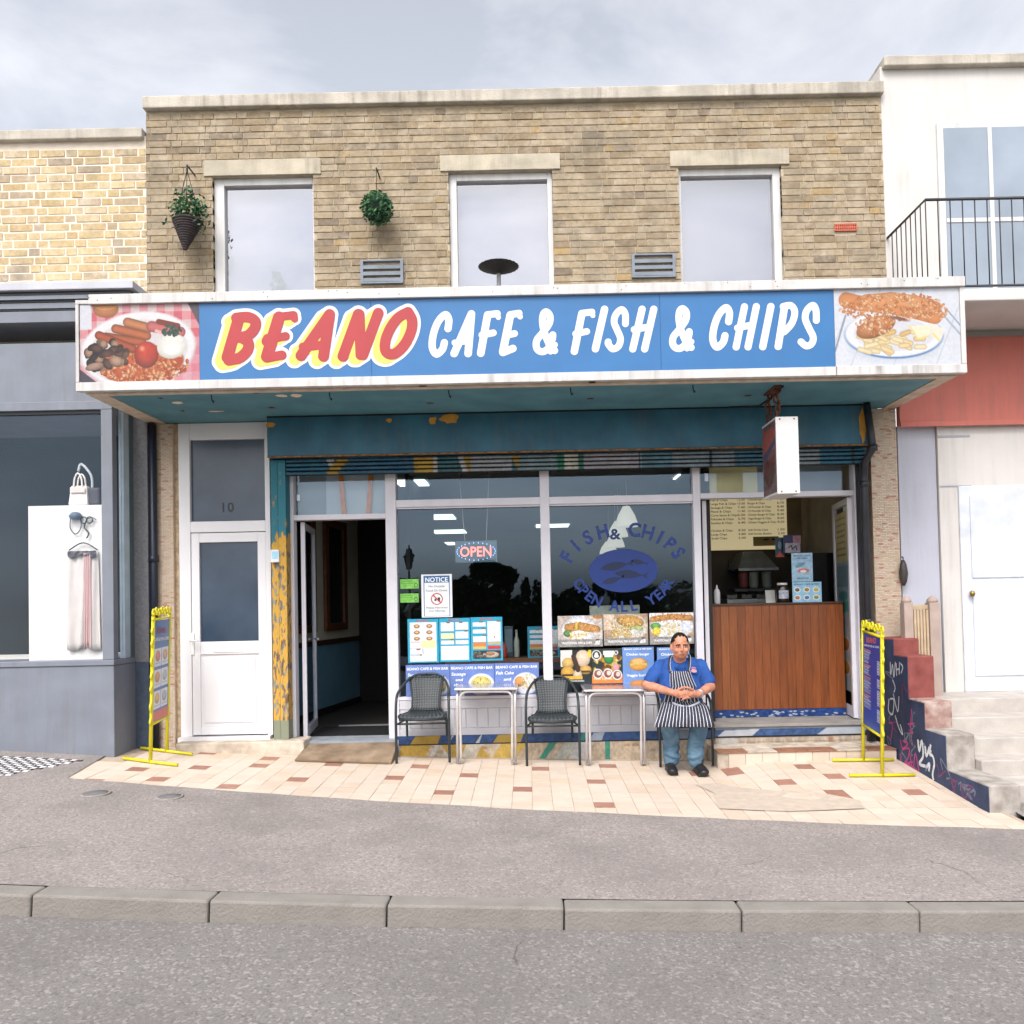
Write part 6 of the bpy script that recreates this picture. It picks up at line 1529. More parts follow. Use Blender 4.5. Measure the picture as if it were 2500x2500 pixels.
# ================================================================== chairs and tables
rattan = M('charcoal_rattan', c(36, 41, 44), .55, .25, 30, .0)
frame_m = M('charcoal_tube', c(40, 45, 47), .4, .12, 9)
def Mweave():
    m, t, n, b, out = newmat('woven_rattan')
    uv = n.new('ShaderNodeUVMap'); uv.uv_map = 'UVMap'
    w1 = n.new('ShaderNodeTexWave'); w1.bands_direction = 'X'; w1.inputs['Scale'].default_value = 3.6; w1.inputs['Distortion'].default_value = .6
    w2 = n.new('ShaderNodeTexWave'); w2.bands_direction = 'Y'; w2.inputs['Scale'].default_value = 5; w2.inputs['Distortion'].default_value = .6
    t.links.new(uv.outputs[0], w1.inputs[0]); t.links.new(uv.outputs[0], w2.inputs[0])
    mu = n.new('ShaderNodeMath'); mu.operation = 'MULTIPLY'; t.links.new(w1.outputs['Fac'], mu.inputs[0]); t.links.new(w2.outputs['Fac'], mu.inputs[1])
    cr = n.new('ShaderNodeValToRGB'); cr.color_ramp.elements[0].color = c(14, 17, 19); cr.color_ramp.elements[1].color = c(84, 94, 98)
    t.links.new(mu.outputs[0], cr.inputs[0]); t.links.new(cr.outputs[0], b.inputs['Base Color']); b.inputs['Roughness'].default_value = .5
    bp = n.new('ShaderNodeBump'); bp.inputs['Strength'].default_value = .6; bp.inputs['Distance'].default_value = .004
    t.links.new(mu.outputs[0], bp.inputs['Height']); t.links.new(bp.outputs['Normal'], b.inputs['Normal'])
    return m
weave = Mweave()
def uvgrid(name, rows, mat, parent, th=.012):
    """rows of points -> smooth quad sheet with UVs and a thickness"""
    nr, nc = len(rows), len(rows[0]); off = OFF[parent.name]
    V = [Vector(p) - off for r_ in rows for p in r_]
    F = [(i * nc + j, i * nc + j + 1, (i + 1) * nc + j + 1, (i + 1) * nc + j) for i in range(nr - 1) for j in range(nc - 1)]
    me = bpy.data.meshes.new(name); me.from_pydata([tuple(v) for v in V], [], F)
    uv = me.uv_layers.new(name='UVMap')
    for p_ in me.polygons:
        for li in p_.loop_indices:
            vi = me.loops[li].vertex_index; uv.data[li].uv = ((vi % nc) / (nc - 1), (vi // nc) / (nr - 1))
    o = lobj(name, me, mat, parent, True)
    s = o.modifiers.new('thickness', 'SOLIDIFY'); s.thickness = th; s.offset = 0
    return o
def make_chair(name, label):
    t = thing(name, label, 'chair', (0, 0, 0), 'charcoal woven cafe chairs')
    W, D = .245, .23                 # half width, half depth; front is -y
    for s in (-1, 1):
        pts = catmull([(s * W, -D, 0), (s * W, -D + .005, .25), (s * W, -D + .02, .50), (s * (W - .005), -D + .08, .615), (s * (W - .02), 0.02, .665), (s * (W - .07), D - .04, .725), (s * .10, D + .03, .765), (0, D + .04, .772)], 6)
        tube('arm_leg', pts, .0125, frame_m, t, 10)
        tube('rear_leg', [(s * (W - .05), D - .03, .0), (s * (W - .055), D - .10, .42)], .0115, frame_m, t, 10)
        tube('side_rail', [(s * W, -D + .02, .355), (s * (W - .052), D - .085, .35)], .009, frame_m, t, 8)
    tube('front_rail', [(-W, -D + .008, .362), (W, -D + .008, .362)], .009, frame_m, t, 8)
    tube('rear_rail', [(-W + .052, D - .045, .11), (W - .052, D - .045, .11)], .009, frame_m, t, 8)
    rows = []
    spec = [(-.225, .405, .215), (-.21, .422, .222), (-.15, .425, .214), (-.05, .418, .195), (.05, .415, .168), (.11, .43, .150), (.14, .47, .134), (.165, .54, .132), (.19, .60, .140), (.215, .66, .150), (.235, .71, .160), (.255, .752, .165)]
    for y, z, hw in spec:
        rows.append([(hw * (j / 10 * 2 - 1), y + .02 * (1 if z > .46 else .0) * (-abs(j / 10 * 2 - 1) ** 2), z + (.012 if z < .46 else 0) * (abs(j / 10 * 2 - 1)) ** 3) for j in range(11)])
    seat = uvgrid('seat', rows[:6], weave, t); back = uvgrid('backrest', rows[5:], weave, t)
    for s in (-1, 1):
        tube('binding', [Vector(r_[0 if s < 0 else -1]) for r_ in rows], .009, rattan, t, 8)
    tube('seat_edge', [(-.215, -.228, .405), (0, -.236, .400), (.215, -.228, .405)], .013, rattan, t, 8)
    return t
def place(o, px, py, rz):            # front centre of the feet at the pixel, standing on the sloping ground
    p = PG(px, py); o.rotation_euler = (math.atan(.02), -math.atan(g(p.x - .5, p.y) - g(p.x + .5, p.y)) * -1 * .0, rz)
    o.location = Vector((p.x, p.y + .17, g(p.x, p.y + .15) + .010))
chair0 = make_chair('cafe_chair', 'charcoal woven cafe chair below the three blue posters, leftmost')
ch2, ch3 = copy_tree(chair0), copy_tree(chair0)
place(chair0, 1034, 1862, math.radians(1)); place(ch2, 1352, 1868, math.radians(-1)); place(ch3, 1672, 1870, math.radians(2))
ch2['label'] = 'charcoal woven cafe chair between the two metal tables'
ch3['label'] = 'charcoal woven chair under the seated man'
steel = M('table_steel', c(206, 202, 202), .3, .08, 14, .02, metal=.55)
topm = M('table_top_steel', c(188, 184, 188), .2, .06, 3, .02, metal=.75)
def make_table(label):
    t = thing('cafe_table', label, 'table', (0, 0, 0), 'square metal cafe tables')
    W, D, H = .288, .27, .70
    bm = bmesh.new(); add_box(bm, -W, W, -D, D, H - .022, H, .006); bm_obj('table_top', bm, topm, t)
    bm = bmesh.new(); add_box(bm, -W - .004, W + .004, -D - .004, D + .004, H - .019, H - .004, .004); bm_obj('edge_band', bm, steel, t)
    for s in (-1, 1):
        y = s * (D - .035)
        pts = catmull([(-W + .05, y, .0), (-W + .048, y, .35), (-W + .045, y, H - .11)], 2) + catmull([(-W + .05, y, H - .075), (-W + .075, y, H - .045), (-W + .12, y, H - .036)], 3) + catmull([(W - .12, y, H - .036), (W - .075, y, H - .045), (W - .05, y, H - .075)], 3) + catmull([(W - .045, y, H - .11), (W - .048, y, .35), (W - .05, y, 0)], 2)
        tube('leg_frame', pts, .0125, steel, t, 10)
    for s in (-1, 1):
        x = s * (W - .018)
        for q in (-1, 1):
            tube('leg', [(x, q * (D - .035), 0), (x, q * (D - .035), H - .12), (x - s * .002, q * (D - .05), H - .06), (x - s * .01, q * (D - .09), H - .03)], .0125, steel, t, 10)
            lathe('foot', [(.016, -.002), (.016, .014), (.010, .02)], (s * (W - .034), q * (D - .035), 0), M('grey_foot', c(120, 120, 124), .6), t, 10)
    return t
tb = make_table('square metal cafe table left of the middle chair')
tb2 = copy_tree(tb); tb2['label'] = 'square metal cafe table beside the seated man'
for o, px, py in ((tb, 1188, 1867), (tb2, 1504, 1870)):
    p = PG(px, py); o.location = (p.x, p.y + .24, g(p.x, p.y + .24) + .008); o.rotation_euler = (0, .012, 0)

# ================================================================== yellow pavement boards
yel = M('yellow_paint', c(206, 194, 30), .4, .08, 7, .05)
def pavement_board(label, A, B, htot, cvf, txt, foot, fdir):
    """A: plan position of the left post seen from the front, B: right post"""
    A, B = Vector(A), Vector(B)
    t = thing('pavement_board', label, 'menu board', (A + B) / 2, 'yellow pavement menu boards')
    ux = (B - A); ux.z = 0; L = ux.length; ux.normalize(); up = Vector((0, 0, 1)); nrm = ux.cross(up)   # nrm: towards the reader
    z0 = (A.z + B.z) / 2
    slope = (B.z - A.z) / L
    def W(a, h_, d=0): return Vector((A.x + .03 * h_, A.y, 0)) + ux * a + nrm * d + up * (A.z + slope * a + h_)
    for a, nm in ((0, 'post'), (L, 'post')):
        bm = bmesh.new(); add_tube(bm, [W(a, .0), W(a, htot)], .017, 4); bm_obj(nm, bm, yel, t)
        # wavy edge of ring ornaments
        sg = -1 if a == 0 else 1; hw_ = []
        for k in range(72):
            hh = .34 + k * (htot - .36) / 71; ph = k * .62 + .8 * math.sin(k * .21)
            hw_.append(W(a + sg * (.012 + .022 * max(-.3, math.sin(ph))), hh))
        bm = bmesh.new(); add_tube(bm, hw_, .011, 6); bm_obj('wavy_edge', bm, yel, t)
        bm = bmesh.new(); f0, f1 = foot
        base = W(a, 0); e0_, e1_ = base - fdir * f0, base + fdir * f1
        add_tube(bm, [(e_.x, e_.y, gz(e_.x, e_.y) + .017) for e_ in (e0_, base, e1_)], .016, 4); bm_obj('foot_bar', bm, yel, t)
    for hh, nm in ((htot - .03, 'top_rail'), (.34, 'bottom_rail')):
        bm = bmesh.new(); add_tube(bm, [W(0, hh), W(L, hh)], .014, 4); bm_obj(nm, bm, yel, t)
    for k in range(7):
        a = L * k / 6; bm = bmesh.new(); pts = []
        for q in range(14):
            an = 2 * math.pi * q / 14; pts.append(W(a + math.cos(an) * .026, htot + .03 + (.012 if k % 2 else 0) + math.sin(an) * .030))
        add_tube(bm, pts, .0085, 6, True); bm_obj('scroll', bm, yel, t)
    V = [W(.02, .355, .004), W(L - .02, .355, .004), W(L - .02, htot - .045, .004), W(.02, htot - .045, .004), W(.02, .355, -.004), W(L - .02, .355, -.004), W(L - .02, htot - .045, -.004), W(.02, htot - .045, -.004)]
    bd = mobj('panel', V, [(0, 1, 2, 3), (7, 6, 5, 4), (0, 4, 5, 1), (1, 5, 6, 2), (2, 6, 7, 3), (3, 7, 4, 0)], M('board_blue', c(36, 66, 140), .35), t)
    printed('print', cvf(), V[3] + nrm * .0016, V[2] + nrm * .0016, V[0] + nrm * .0016, paper, bd, .85)
    pw_, ph_ = L - .04, htot - .4
    for lines, m_ in txt:
        lettering('lettering', [(s, x * pw_, y * ph_, h_ * ph_, w_ * pw_) for s, x, y, h_, w_ in lines], m_, bd, V[0] + nrm * .0034, ux, (up + Vector((.03, 0, 0))))
    return t
def cvL():
    cv = Cv(70, 190, (52, 104, 170))
    for j in range(3):
        for i in range(2):
            y0 = .28 + j * .21; x0 = .04 + i * .48
            cv.rect(x0, y0, x0 + .44, y0 + .18, (214, 214, 222)); cv.ell(x0 + .22, y0 + .075, .16, .055, ((206, 120, 100), (214, 160, 120), (206, 150, 90), (180, 190, 200), (214, 176, 110), (170, 180, 200))[j * 2 + i], 0, .2)
            cv.rect(x0 + .04, y0 + .14, x0 + .40, y0 + .15, (160, 170, 190))
    cv.rect(0, .90, 1, 1, (206, 96, 80)); cv.noise(.05, 4); return cv
def cvR():
    cv = Cv(80, 220, (40, 66, 158)); cv.noise(.05, 10)
    y = .17
    for blk in (8, 6, 10, 8):
        cv.rect(.06, y, .44, y + .014, (216, 120, 110)); y += .022
        for k in range(blk):
            cv.rect(.06, y, .06 + R.uniform(.22, .42), y + .006, (196, 204, 222)); y += .0162
        y += .012
    for y0, n_ in ((.25, 9), (.44, 6), (.56, 10), (.76, 8)):
        for k in range(n_): cv.rect(.80, y0 + k * .0165, .95, y0 + k * .0165 + .009, (206, 212, 226))
    cv.ell(.5, 1.0, .7, .08, (70, 100, 170), 0, 0, .8); return cv
sr2 = M('sign_red'  , c(214, 78, 76)); 
# left board: near post on the left
def onlevel(px, py, Y):
    p = P(px, py, Y); return p
A = P(367, 1846, -.75); B = P(407, 1823, -.28); A.z = gz(A.x, A.y); B.z = gz(B.x, B.y)
pavement_board('yellow framed pavement board with food pictures beside the white door', A, B, 1.30, cvL, [([('BEANO', .18, .875, .06, .6)], sr2), ([('CAFE & FISH & CHIPS', .04, .80, .035, .92)], white_ink)], (.30, .29), Vector((.95, -.30, 0)))
A = P(2107, 1856, -.52); B = P(2154, 1898, -1.02); A.z = gz(A.x, A.y); B.z = gz(B.x, B.y)
pavement_board('yellow framed pavement board with a dark blue price list by the graffiti wall', A, B, 1.22, cvR, [([('BEANO', .22, .90, .06, .55)], M('board_red', c(226, 110, 80), .4)), ([('CAFE & FISH & CHIPS', .06, .855, .022, .88)], white_ink)], (.28, .28), Vector((1, 0, 0)))

# ================================================================== drainpipes
def drain(label, pts, r_, mat, collars):
    t = thing('drainpipe', label, 'drainpipe', pts[-1])
    tube('pipe', pts, r_, mat, t, 14)
    for p in collars:
        lathe('collar', [(r_ + .001, -.03), (r_ + .011, -.028), (r_ + .011, .028), (r_ + .001, .03)], p, mat, t, 14)
    return t
navy_pipe = M('navy_pipe', c(28, 34, 48), .4, .15, 8)
xp = P(373, 1400, -.1).x
drain('dark drainpipe beside the left mosaic pillar', [(xp, -.08, ZS - .02), (xp, -.08, .17)], .038, navy_pipe, [(xp, -.08, 2.0), (xp, -.08, .7)])
p1, p2, p3, p4, p5 = P(2118, 1000, -.3), P(2133, 1090, -.3), P(2108, 1130, -.12), P(2112, 1160, -.1), P(2124, 1700, -.1)
xq = P(2114, 1400, -.1).x
drain('black kinked drainpipe beside the right mosaic pillar', [(p1.x, -.28, ZS - .01), (p2.x - .005, -.28, p2.z + .03), (p2.x, -.27, p2.z - .02), (xq + .01, -.13, p3.z + .01), (xq, -.12, p4.z - .05), (xq, -.12, .12)], .036, M('black_pipe', c(40, 42, 48), .38, .25, 8), [(p2.x, -.272, p2.z - .01), (xq, -.12, p4.z - .09), (xq, -.12, 1.25)])
# hanging basket and topiary ball
leafm = Mramp('leaf', [(0, c(32, 66, 44)), (.5, c(46, 92, 60)), (1, c(74, 118, 70))], 'island', .6, .1, 20, 0)
def leaves(bm, n, fn, size):
    for _ in range(n):
        p = fn(); a = Vector((R.gauss(0, 1), R.gauss(0, 1), R.gauss(0, 1))).normalized(); b = a.orthogonal().normalized(); cc = a.cross(b); s = size * R.uniform(.6, 1.3)
        v = [bm.verts.new(p + b * s), bm.verts.new(p + cc * s * .45 + a * s * .1), bm.verts.new(p - b * s), bm.verts.new(p - cc * s * .45 + a * s * .1)]
        bm.faces.new(v)
pt = P(452, 607, -.2); pw = P(425, 545, -.2).x; pr = (P(491, 545, -.2).x - pw) / 2; ptop = P(457, 541, -.2).z
bk = thing('hanging_basket', 'dark wicker cone basket with green plant on the left brick wall', 'hanging basket', (pt.x, -.2, pt.z))
wk = M('wicker', c(66, 58, 58), .8, .35, 40, .6)
bm = bmesh.new(); n = 13
for k in range(n + 1):
    f_ = k / n; r_ = .012 + (pr - .012) * f_; z = pt.z + (ptop - pt.z) * f_; cx = pt.x + ((pw + pr) - pt.x) * f_
    add_tube(bm, [(cx + math.cos(2 * math.pi * q / 18) * r_, -.2 + math.sin(2 * math.pi * q / 18) * r_, z) for q in range(18)], .0125, 6, True)
for q in range(12):
    a_ = 2 * math.pi * q / 12; add_tube(bm, [(pt.x + math.cos(a_) * .006, -.2 + math.sin(a_) * .006, pt.z), (pw + pr + math.cos(a_) * (pr - .006), -.2 + math.sin(a_) * (pr - .006), ptop)], .007, 5)
bm_obj('cone', bm, wk, bk)
bm = bmesh.new(); ctr = Vector((pw + pr, -.2, ptop + .13))
def fb():
    while True:
        v = Vector((R.uniform(-1, 1), R.uniform(-1, 1), R.uniform(-1, 1)))
        if .35 < v.length < 1:
            dr_ = R.random() < .22
            return ctr + Vector((v.x * (.24 if dr_ else .18), v.y * .17, v.z * .15 - (.10 * abs(v.x) + .03 if dr_ else 0) + .05 * math.sin(v.x * 9)))
leaves(bm, 620, fb, .024); bm_obj('foliage', bm, leafm, bk)
tube('bracket', [(ctr.x, -.005, ctr.z + .42), (ctr.x, -.2, ctr.z + .42), (ctr.x, -.2, ctr.z + .36)], .008, black_paint, bk)
for q in range(3): 
    a_ = 2 * math.pi * q / 3; tube('chain', [(ctr.x, -.2, ctr.z + .37), (ctr.x + math.cos(a_) * pr, -.2 + math.sin(a_) * pr, ptop)], .004, black_paint, bk, 5)
pc = P(921, 545, -.2); rb_ = .145
tp = thing('topiary_ball', 'green leaf ball hanging between the left and middle upstairs windows', 'topiary ball', (pc.x, -.2, pc.z))
bm = bmesh.new(); ctr2 = Vector((pc.x, -.2, pc.z + rb_))
def fb2():
    v = Vector((R.gauss(0, 1), R.gauss(0, 1), R.gauss(0, 1))).normalized(); return ctr2 + v * rb_ * R.uniform(.72, 1.12)
leaves(bm, 900, fb2, .022); bm_obj('foliage', bm, leafm, tp)
bm = bmesh.new(); bmesh.ops.create_icosphere(bm, subdivisions=2, radius=rb_ * .85); bmesh.ops.translate(bm, verts=bm.verts, vec=ctr2); bm_obj('core', bm, M('leaf_core', c(26, 46, 34), .9), tp)
tube('chain', [ctr2 + Vector((0, 0, rb_)), ctr2 + Vector((0, 0, rb_ + .25))], .004, black_paint, tp, 5)
tube('bracket', [(ctr2.x, -.005, ctr2.z + rb_ + .25), (ctr2.x, -.2, ctr2.z + rb_ + .25)], .008, black_paint, tp, 6)
# ================================================================== left neighbour: grey shop under pale yellow brick
NY = -.55
grey = M('grey_shop_paint', c(114, 119, 129), .5, .1, 4, .03, streak=.5)
grey_d = M('slate_paint', c(72, 78, 92), .55, .15, 6, .05)
ln = thing('grey_shop', 'grey painted shop with yellow brick wall above, at the left edge', 'building', (-4.6, NY, .2))
nx1 = P(276, 1400, NY).x; nxw = P(248, 1350, NY).x
NXL = -6.2
zwb, zwt_ = P(220, 1612, NY).z, P(220, 1000, NY).z
gzl = g(-4, -.5)
box('stall_riser', NXL, nx1, NY, -.12, gzl - .15, zwb - .05, grey, ln, .006)
box('sill', NXL, nx1 + .008, NY - .012, -.12, zwb - .048, zwb, grey, ln, .004)
box('corner_post', nxw, nx1, NY + .003, NY + .09, zwb + .002, zwt_, grey, ln, .004)
box('window_head', NXL, nx1, NY + .002, NY + .1, zwt_ + .002, zwt_ + .08, grey, ln, .004)
box('window_head', NXL, nx1 - .004, NY + .03, NY + .09, zwt_ - .03, zwt_ + .001, black_paint, ln)
box('pane', NXL, nxw, NY + .05, NY + .056, zwb, zwt_ - .03, Mglass('grey_shop_glass', (.99, .99, .99, 1), 1.5), ln)
ys = [NY + .09, PXX(305, 1400, nx1).y, PXX(318, 1400, nx1).y, -.12]
box('side_pane', nx1 - .03, nx1 - .024, ys[0], ys[1], zwb + .002, zwt_, pane_glass, ln)
box('side_mullion', nx1 - .05, nx1 - .004, ys[1], ys[2], zwb + .002, zwt_ + .3, M('pale_mullion', c(170, 184, 194), .4), ln)
box('side_panel', nx1 - .05, nx1 - .006, ys[2] + .001, ys[3], zwb + .002, zwt_ + .3, M('teal_grey', c(82, 98, 104), .5, .1, 5), ln)
gw0, gw1 = nx1 - .02, P(364, 1400, -.1).x
box('rendered_pier', gw0, gw1, -.118, .2, P(347, 1616, -.118).z, ZS + .1, M('grey_roughcast', c(122, 122, 126), .95, .2, 40, .8), ln)
box('pier_base', gw0, gw1, -.126, .2, 0.0, P(347, 1616, -.118).z - .002, M('slate_roughcast', c(66, 76, 92), .9, .25, 14, .5), ln)
box('back_fill', gw1, P(383, 1400, -.03).x, .02, .2, 0, ZS + .1, M('dark_gap', c(26, 28, 34), .8), ln)
box('window_room_back', NXL, nx1 - .06, .9, .95, gzl, zwt_ + .4, M('shop_room', c(44, 50, 56), .8, .1, 2), ln)
box('window_floor', NXL, nx1 - .06, NY + .1, .9, zwb - .1, zwb - .004, M('shop_ledge', c(206, 204, 200), .7), ln)
box('window_ceiling', NXL, nx1 - .06, NY + .1, .9, zwt_ + .05, zwt_ + .1, grey, ln)
fas = box('fascia', NXL, nx1 - .02, NY + .06, 0, zwt_ + .081, 4.0, grey, ln)
zsl = P(250, 697, -.6).z
sxe = P(324, 697, -.62).x
box('cornice', NXL, sxe, -.62, -.0, zsl - .035, zsl + .035, M('cornice_grey', c(176, 176, 184), .6, .1, 4), ln, .006)
for k, (dz, y_, hgt, mt) in enumerate(((.05, -.58, .02, black_paint), (.075, -.585, .035, grey), (.115, -.565, .015, black_paint), (.135, -.56, .05, grey), (.19, -.55, .012, black_paint), (.21, -.555, .10, grey))):
    box('cornice_moulding', NXL, min(sxe - .04, cxL - .012 if dz > .1 else sxe - .04), y_, -.0, zsl - dz - hgt, zsl - dz + .004 * 0, mt, ln)
bm = bmesh.new(); add_box(bm, NXL, xL - .002, 0.0, .3, 3.45, 6.2); nbw = bm_obj('brick_wall', bm, mortar_pale, ln)
lay(courses(NXL + .02, xL - .006, zsl + .05, 6.1, [], .245, .082, .018, 9), -.004, nbw, nb_brick, nb_brick, 300, key=lambda b: (b[2] > 5.3, -b[0]))
box('coping', NXL, xL - .015, -.06, .34, 6.16, 6.26, M('coping_stone', c(196, 188, 176)), ln, .01)
# goods in the neighbour's window
hb = P(200, 1231, -.4)
zbd = P(210, 1233, -.4).z
db = thing('display_board', 'white display board in the grey shop window', 'board', (P(200, 1600, -.4).x, -.4, zwb))
box('board', P(70, 1400, -.4).x, P(250, 1400, -.4).x, -.4, -.37, zwb + .0, zbd, M('display_white', c(214, 211, 208), .7, .05, 2), db)
box('foot', P(80, 1400, -.4).x, P(240, 1400, -.4).x - .1, -.37, .0, zwb, zwb + .02, white_paint, db)
bag = thing('handbag', 'cream handbag with round handles in the grey shop window', 'handbag', (P(196, 1230, -.33).x, -.33, zbd))
cream_l = M('cream_leather', c(222, 214, 208), .5, .06, 8, .05)
x0, x1, z0, z1 = rect(170, 1186, 217, 1231, -.36)
bm = bmesh.new(); add_box(bm, x0, x1, -.39, -.29, zbd + .002, z1, .012)
for v in bm.verts:
    if v.co.z > (zbd + z1) / 2: v.co.x += (-.015 if v.co.x > (x0 + x1) / 2 else .015); v.co.y = -.34 + (v.co.y + .34) * .6
bm_obj('body', bm, cream_l, bag)
for yy in (-.38, -.315):
    tube('handle', catmull([(x0 + .05, yy, z1 - .02), (x0 + .06, yy, z1 + .07), ((x0 + x1) / 2, yy, z1 + .115), (x1 - .06, yy, z1 + .07), (x1 - .05, yy, z1 - .02)], 5), .008, cream_l, bag)
box('flap', x0 + .02, x1 - .02, -.394, -.389, z1 - .07, z1 - .015, M('cream_flap', c(206, 196, 190), .5), bag, .003)
bag2 = thing('dark_bag', 'dark grey bag beside the cream handbag', 'handbag', (P(232, 1230, -.3).x, -.3, zbd))
x0, x1, z0, z1 = rect(219, 1192, 250, 1231, -.3)
bm = bmesh.new(); add_box(bm, x0, x1, -.36, -.26, zbd + .002, z1, .02); bm_obj('body', bm, M('dark_bag_leather', c(66, 62, 70), .6, .2, 12), bag2)
tube('strap', catmull([(x0 + .03, -.31, z1 - .01), (x0 + .02, -.31, z1 + .12), (x0 - .07, -.31, z1 + .23), (x0 - .1, -.31, z1 + .16)], 5), .012, M('pale_strap', c(176, 180, 184), .5), bag2)
gm = thing('white_blouse', 'white blouse with pink panel hung on the display board in the grey shop', 'clothing', (P(205, 1500, -.41).x, -.41, zwb + .1))
def folded(nm, px0, px1, py0, py1, Y, mat, nf, amp, flare=0.0):
    x0, x1, z0, z1 = rect(px0, py0, px1, py1, Y); V, F = [], []; nx, nz_ = 40, 16
    for j in range(nz_ + 1):
        v = j / nz_
        for i in range(nx + 1):
            u = i / nx; xm = (x0 + x1) / 2; hw = (x1 - x0) / 2 * (1 + flare * v)
            V.append((xm + (u * 2 - 1) * hw, Y - amp * (.3 + v) * math.sin(u * nf + v * 1.3) - .004 * math.sin(u * 23 + v * 5), z1 + (z0 - z1) * v - .02 * (v > .98) * math.sin(u * 9)))
    F = [(j * (nx + 1) + i, (j + 1) * (nx + 1) + i, (j + 1) * (nx + 1) + i + 1, j * (nx + 1) + i + 1) for j in range(nz_) for i in range(nx)]
    o = mobj(nm, V, F, mat, gm, True); q = o.modifiers.new('t', 'SOLIDIFY'); q.thickness = .003
folded('body', 168, 240, 1345, 1585, -.43, M('white_cotton', c(196, 190, 187), .9, .06, 6), 17, .010, .12)
folded('pink_panel', 205, 222, 1350, 1580, -.449, M('pink_cotton', c(190, 158, 158), .9, .08, 6), 5, .006)
folded('fringe', 165, 234, 1345, 1358, -.452, M('grey_fringe', c(86, 82, 86), .9, .5, 60), 30, .005)
tube('hanger', catmull([(P(168, 1345, -.43).x, -.43, P(200, 1343, -.43).z), (P(203, 1330, -.43).x, -.43, P(200, 1325, -.43).z), (P(238, 1345, -.43).x, -.43, P(200, 1343, -.43).z)], 5), .006, black_paint, gm, 6)
pg_ = P(185, 1262, -.42)
pk = thing('small_purse', 'small blue purse with a looped strap on the display board', 'handbag', pg_)
lathe('body', [(.01, -.03), (.05, -.02), (.06, .01), (.035, .04), (.01, .045)], pg_, M('blue_purse', c(76, 90, 110), .5), pk, 14)
tube('strap', catmull([pg_ + Vector((-.045, 0, .01)), pg_ + Vector((-.05, -.005, -.10)), pg_ + Vector((0, -.005, -.16)), pg_ + Vector((.05, -.005, -.10)), pg_ + Vector((.045, 0, .01))], 5), .005, M('dark_strap', c(60, 58, 64), .5), pk, 6)
pn_ = P(212, 1275, -.42)
nk = thing('black_necklace', 'black bow shaped necklace beside the small purse', 'necklace', pn_)
bm = bmesh.new()
for a0_ in (.4, 2.6): add_tube(bm, [pn_ + Vector((math.cos(a0_) * .03 + math.cos(2 * math.pi * q / 12) * .03, -.004, .02 + math.sin(2 * math.pi * q / 12) * .03)) for q in range(12)], .006, 6, True)
add_tube(bm, catmull([pn_ + Vector((0, -.004, .02)), pn_ + Vector((-.02, -.006, -.05)), pn_ + Vector((.02, -.006, -.10)), pn_ + Vector((0, -.006, -.15))], 4), .007, 6); add_tube(bm, catmull([pn_ + Vector((0, -.004, .03)), pn_ + Vector((.06, -.006, .04)), pn_ + Vector((.09, -.006, .02))], 4), .004, 6)
bm_obj('beads', bm, M('black_beads', c(30, 32, 36), .35), nk)
sil = thing('trinket', 'silver and black trinket on the floor of the grey shop window', 'trinket', (P(195, 1600, -.3).x, -.3, zwb))
bm = bmesh.new(); p = P(192, 1604, -.32)
add_tube(bm, catmull([(p.x - .06, -.32, zwb + .01), (p.x - .02, -.33, zwb + .14), (p.x + .04, -.32, zwb + .10), (p.x + .05, -.33, zwb + .02), (p.x + .10, -.32, zwb + .015)], 5), .02, 8); bm_obj('ornament', bm, M('silver', c(206, 208, 212), .2, .3, 12, metal=.8), sil)
box('base', p.x - .08, p.x + .06, -.36, -.28, zwb + .0015, zwb + .03, black_paint, sil, .008)

# ================================================================== right neighbour
rn = thing('white_house', 'white rendered house with coral fascia and balcony at the right edge', 'building', (4.6, 0, 0))
RXR = 6.4
render_w = M('white_render', c(198, 193, 189), .85, .05, 2, .15, streak=.28)
x_a = P(2197, 1250, 0).x
box('upper_wall', xR + .002, RXR, .01, .3, 4.0, 6.75, render_w, rn)
box('lilac_wall', x_a, P(2289, 1250, 0).x, .0, .3, -.2, P(2240, 1040, 0).z, M('lilac_render', c(174, 175, 186), .8, .05, 2, .1, streak=.2), rn)
box('white_pilaster', P(2291, 1250, 0).x, RXR, -.03, .3, -.2, P(2300, 1040, 0).z, render_w, rn)
x_j = P(2306, 1120, -.03).x
box('pilaster_band', P(2290, 1060, -.035).x, P(2318, 1060, -.035).x + .2, -.036, -.031, P(2300, 1068, -.03).z, P(2300, 1063, -.03).z, M('joint_grey', c(150, 152, 162), .7), rn)
box('pilaster_band', P(2290, 1060, -.035).x, P(2318, 1060, -.035).x + .2, -.036, -.031, P(2300, 1189, -.03).z, P(2300, 1186, -.03).z, M('joint_grey', c(150, 152, 162), .7), rn)
cor = M('coral_paint', c(186, 104, 92), .6, .07, 3, streak=.4)
cfx = P(2196, 1000, -.08).x
cf = box('coral_fascia', cfx, RXR, -.08, .0, P(2255, 1036, -.08).z, 4.0, cor, rn, .004)
box('fascia_lip', cfx, RXR, -.10, -.082, P(2255, 1041, -.1).z, P(2255, 1029, -.1).z, cor, cf, .003)
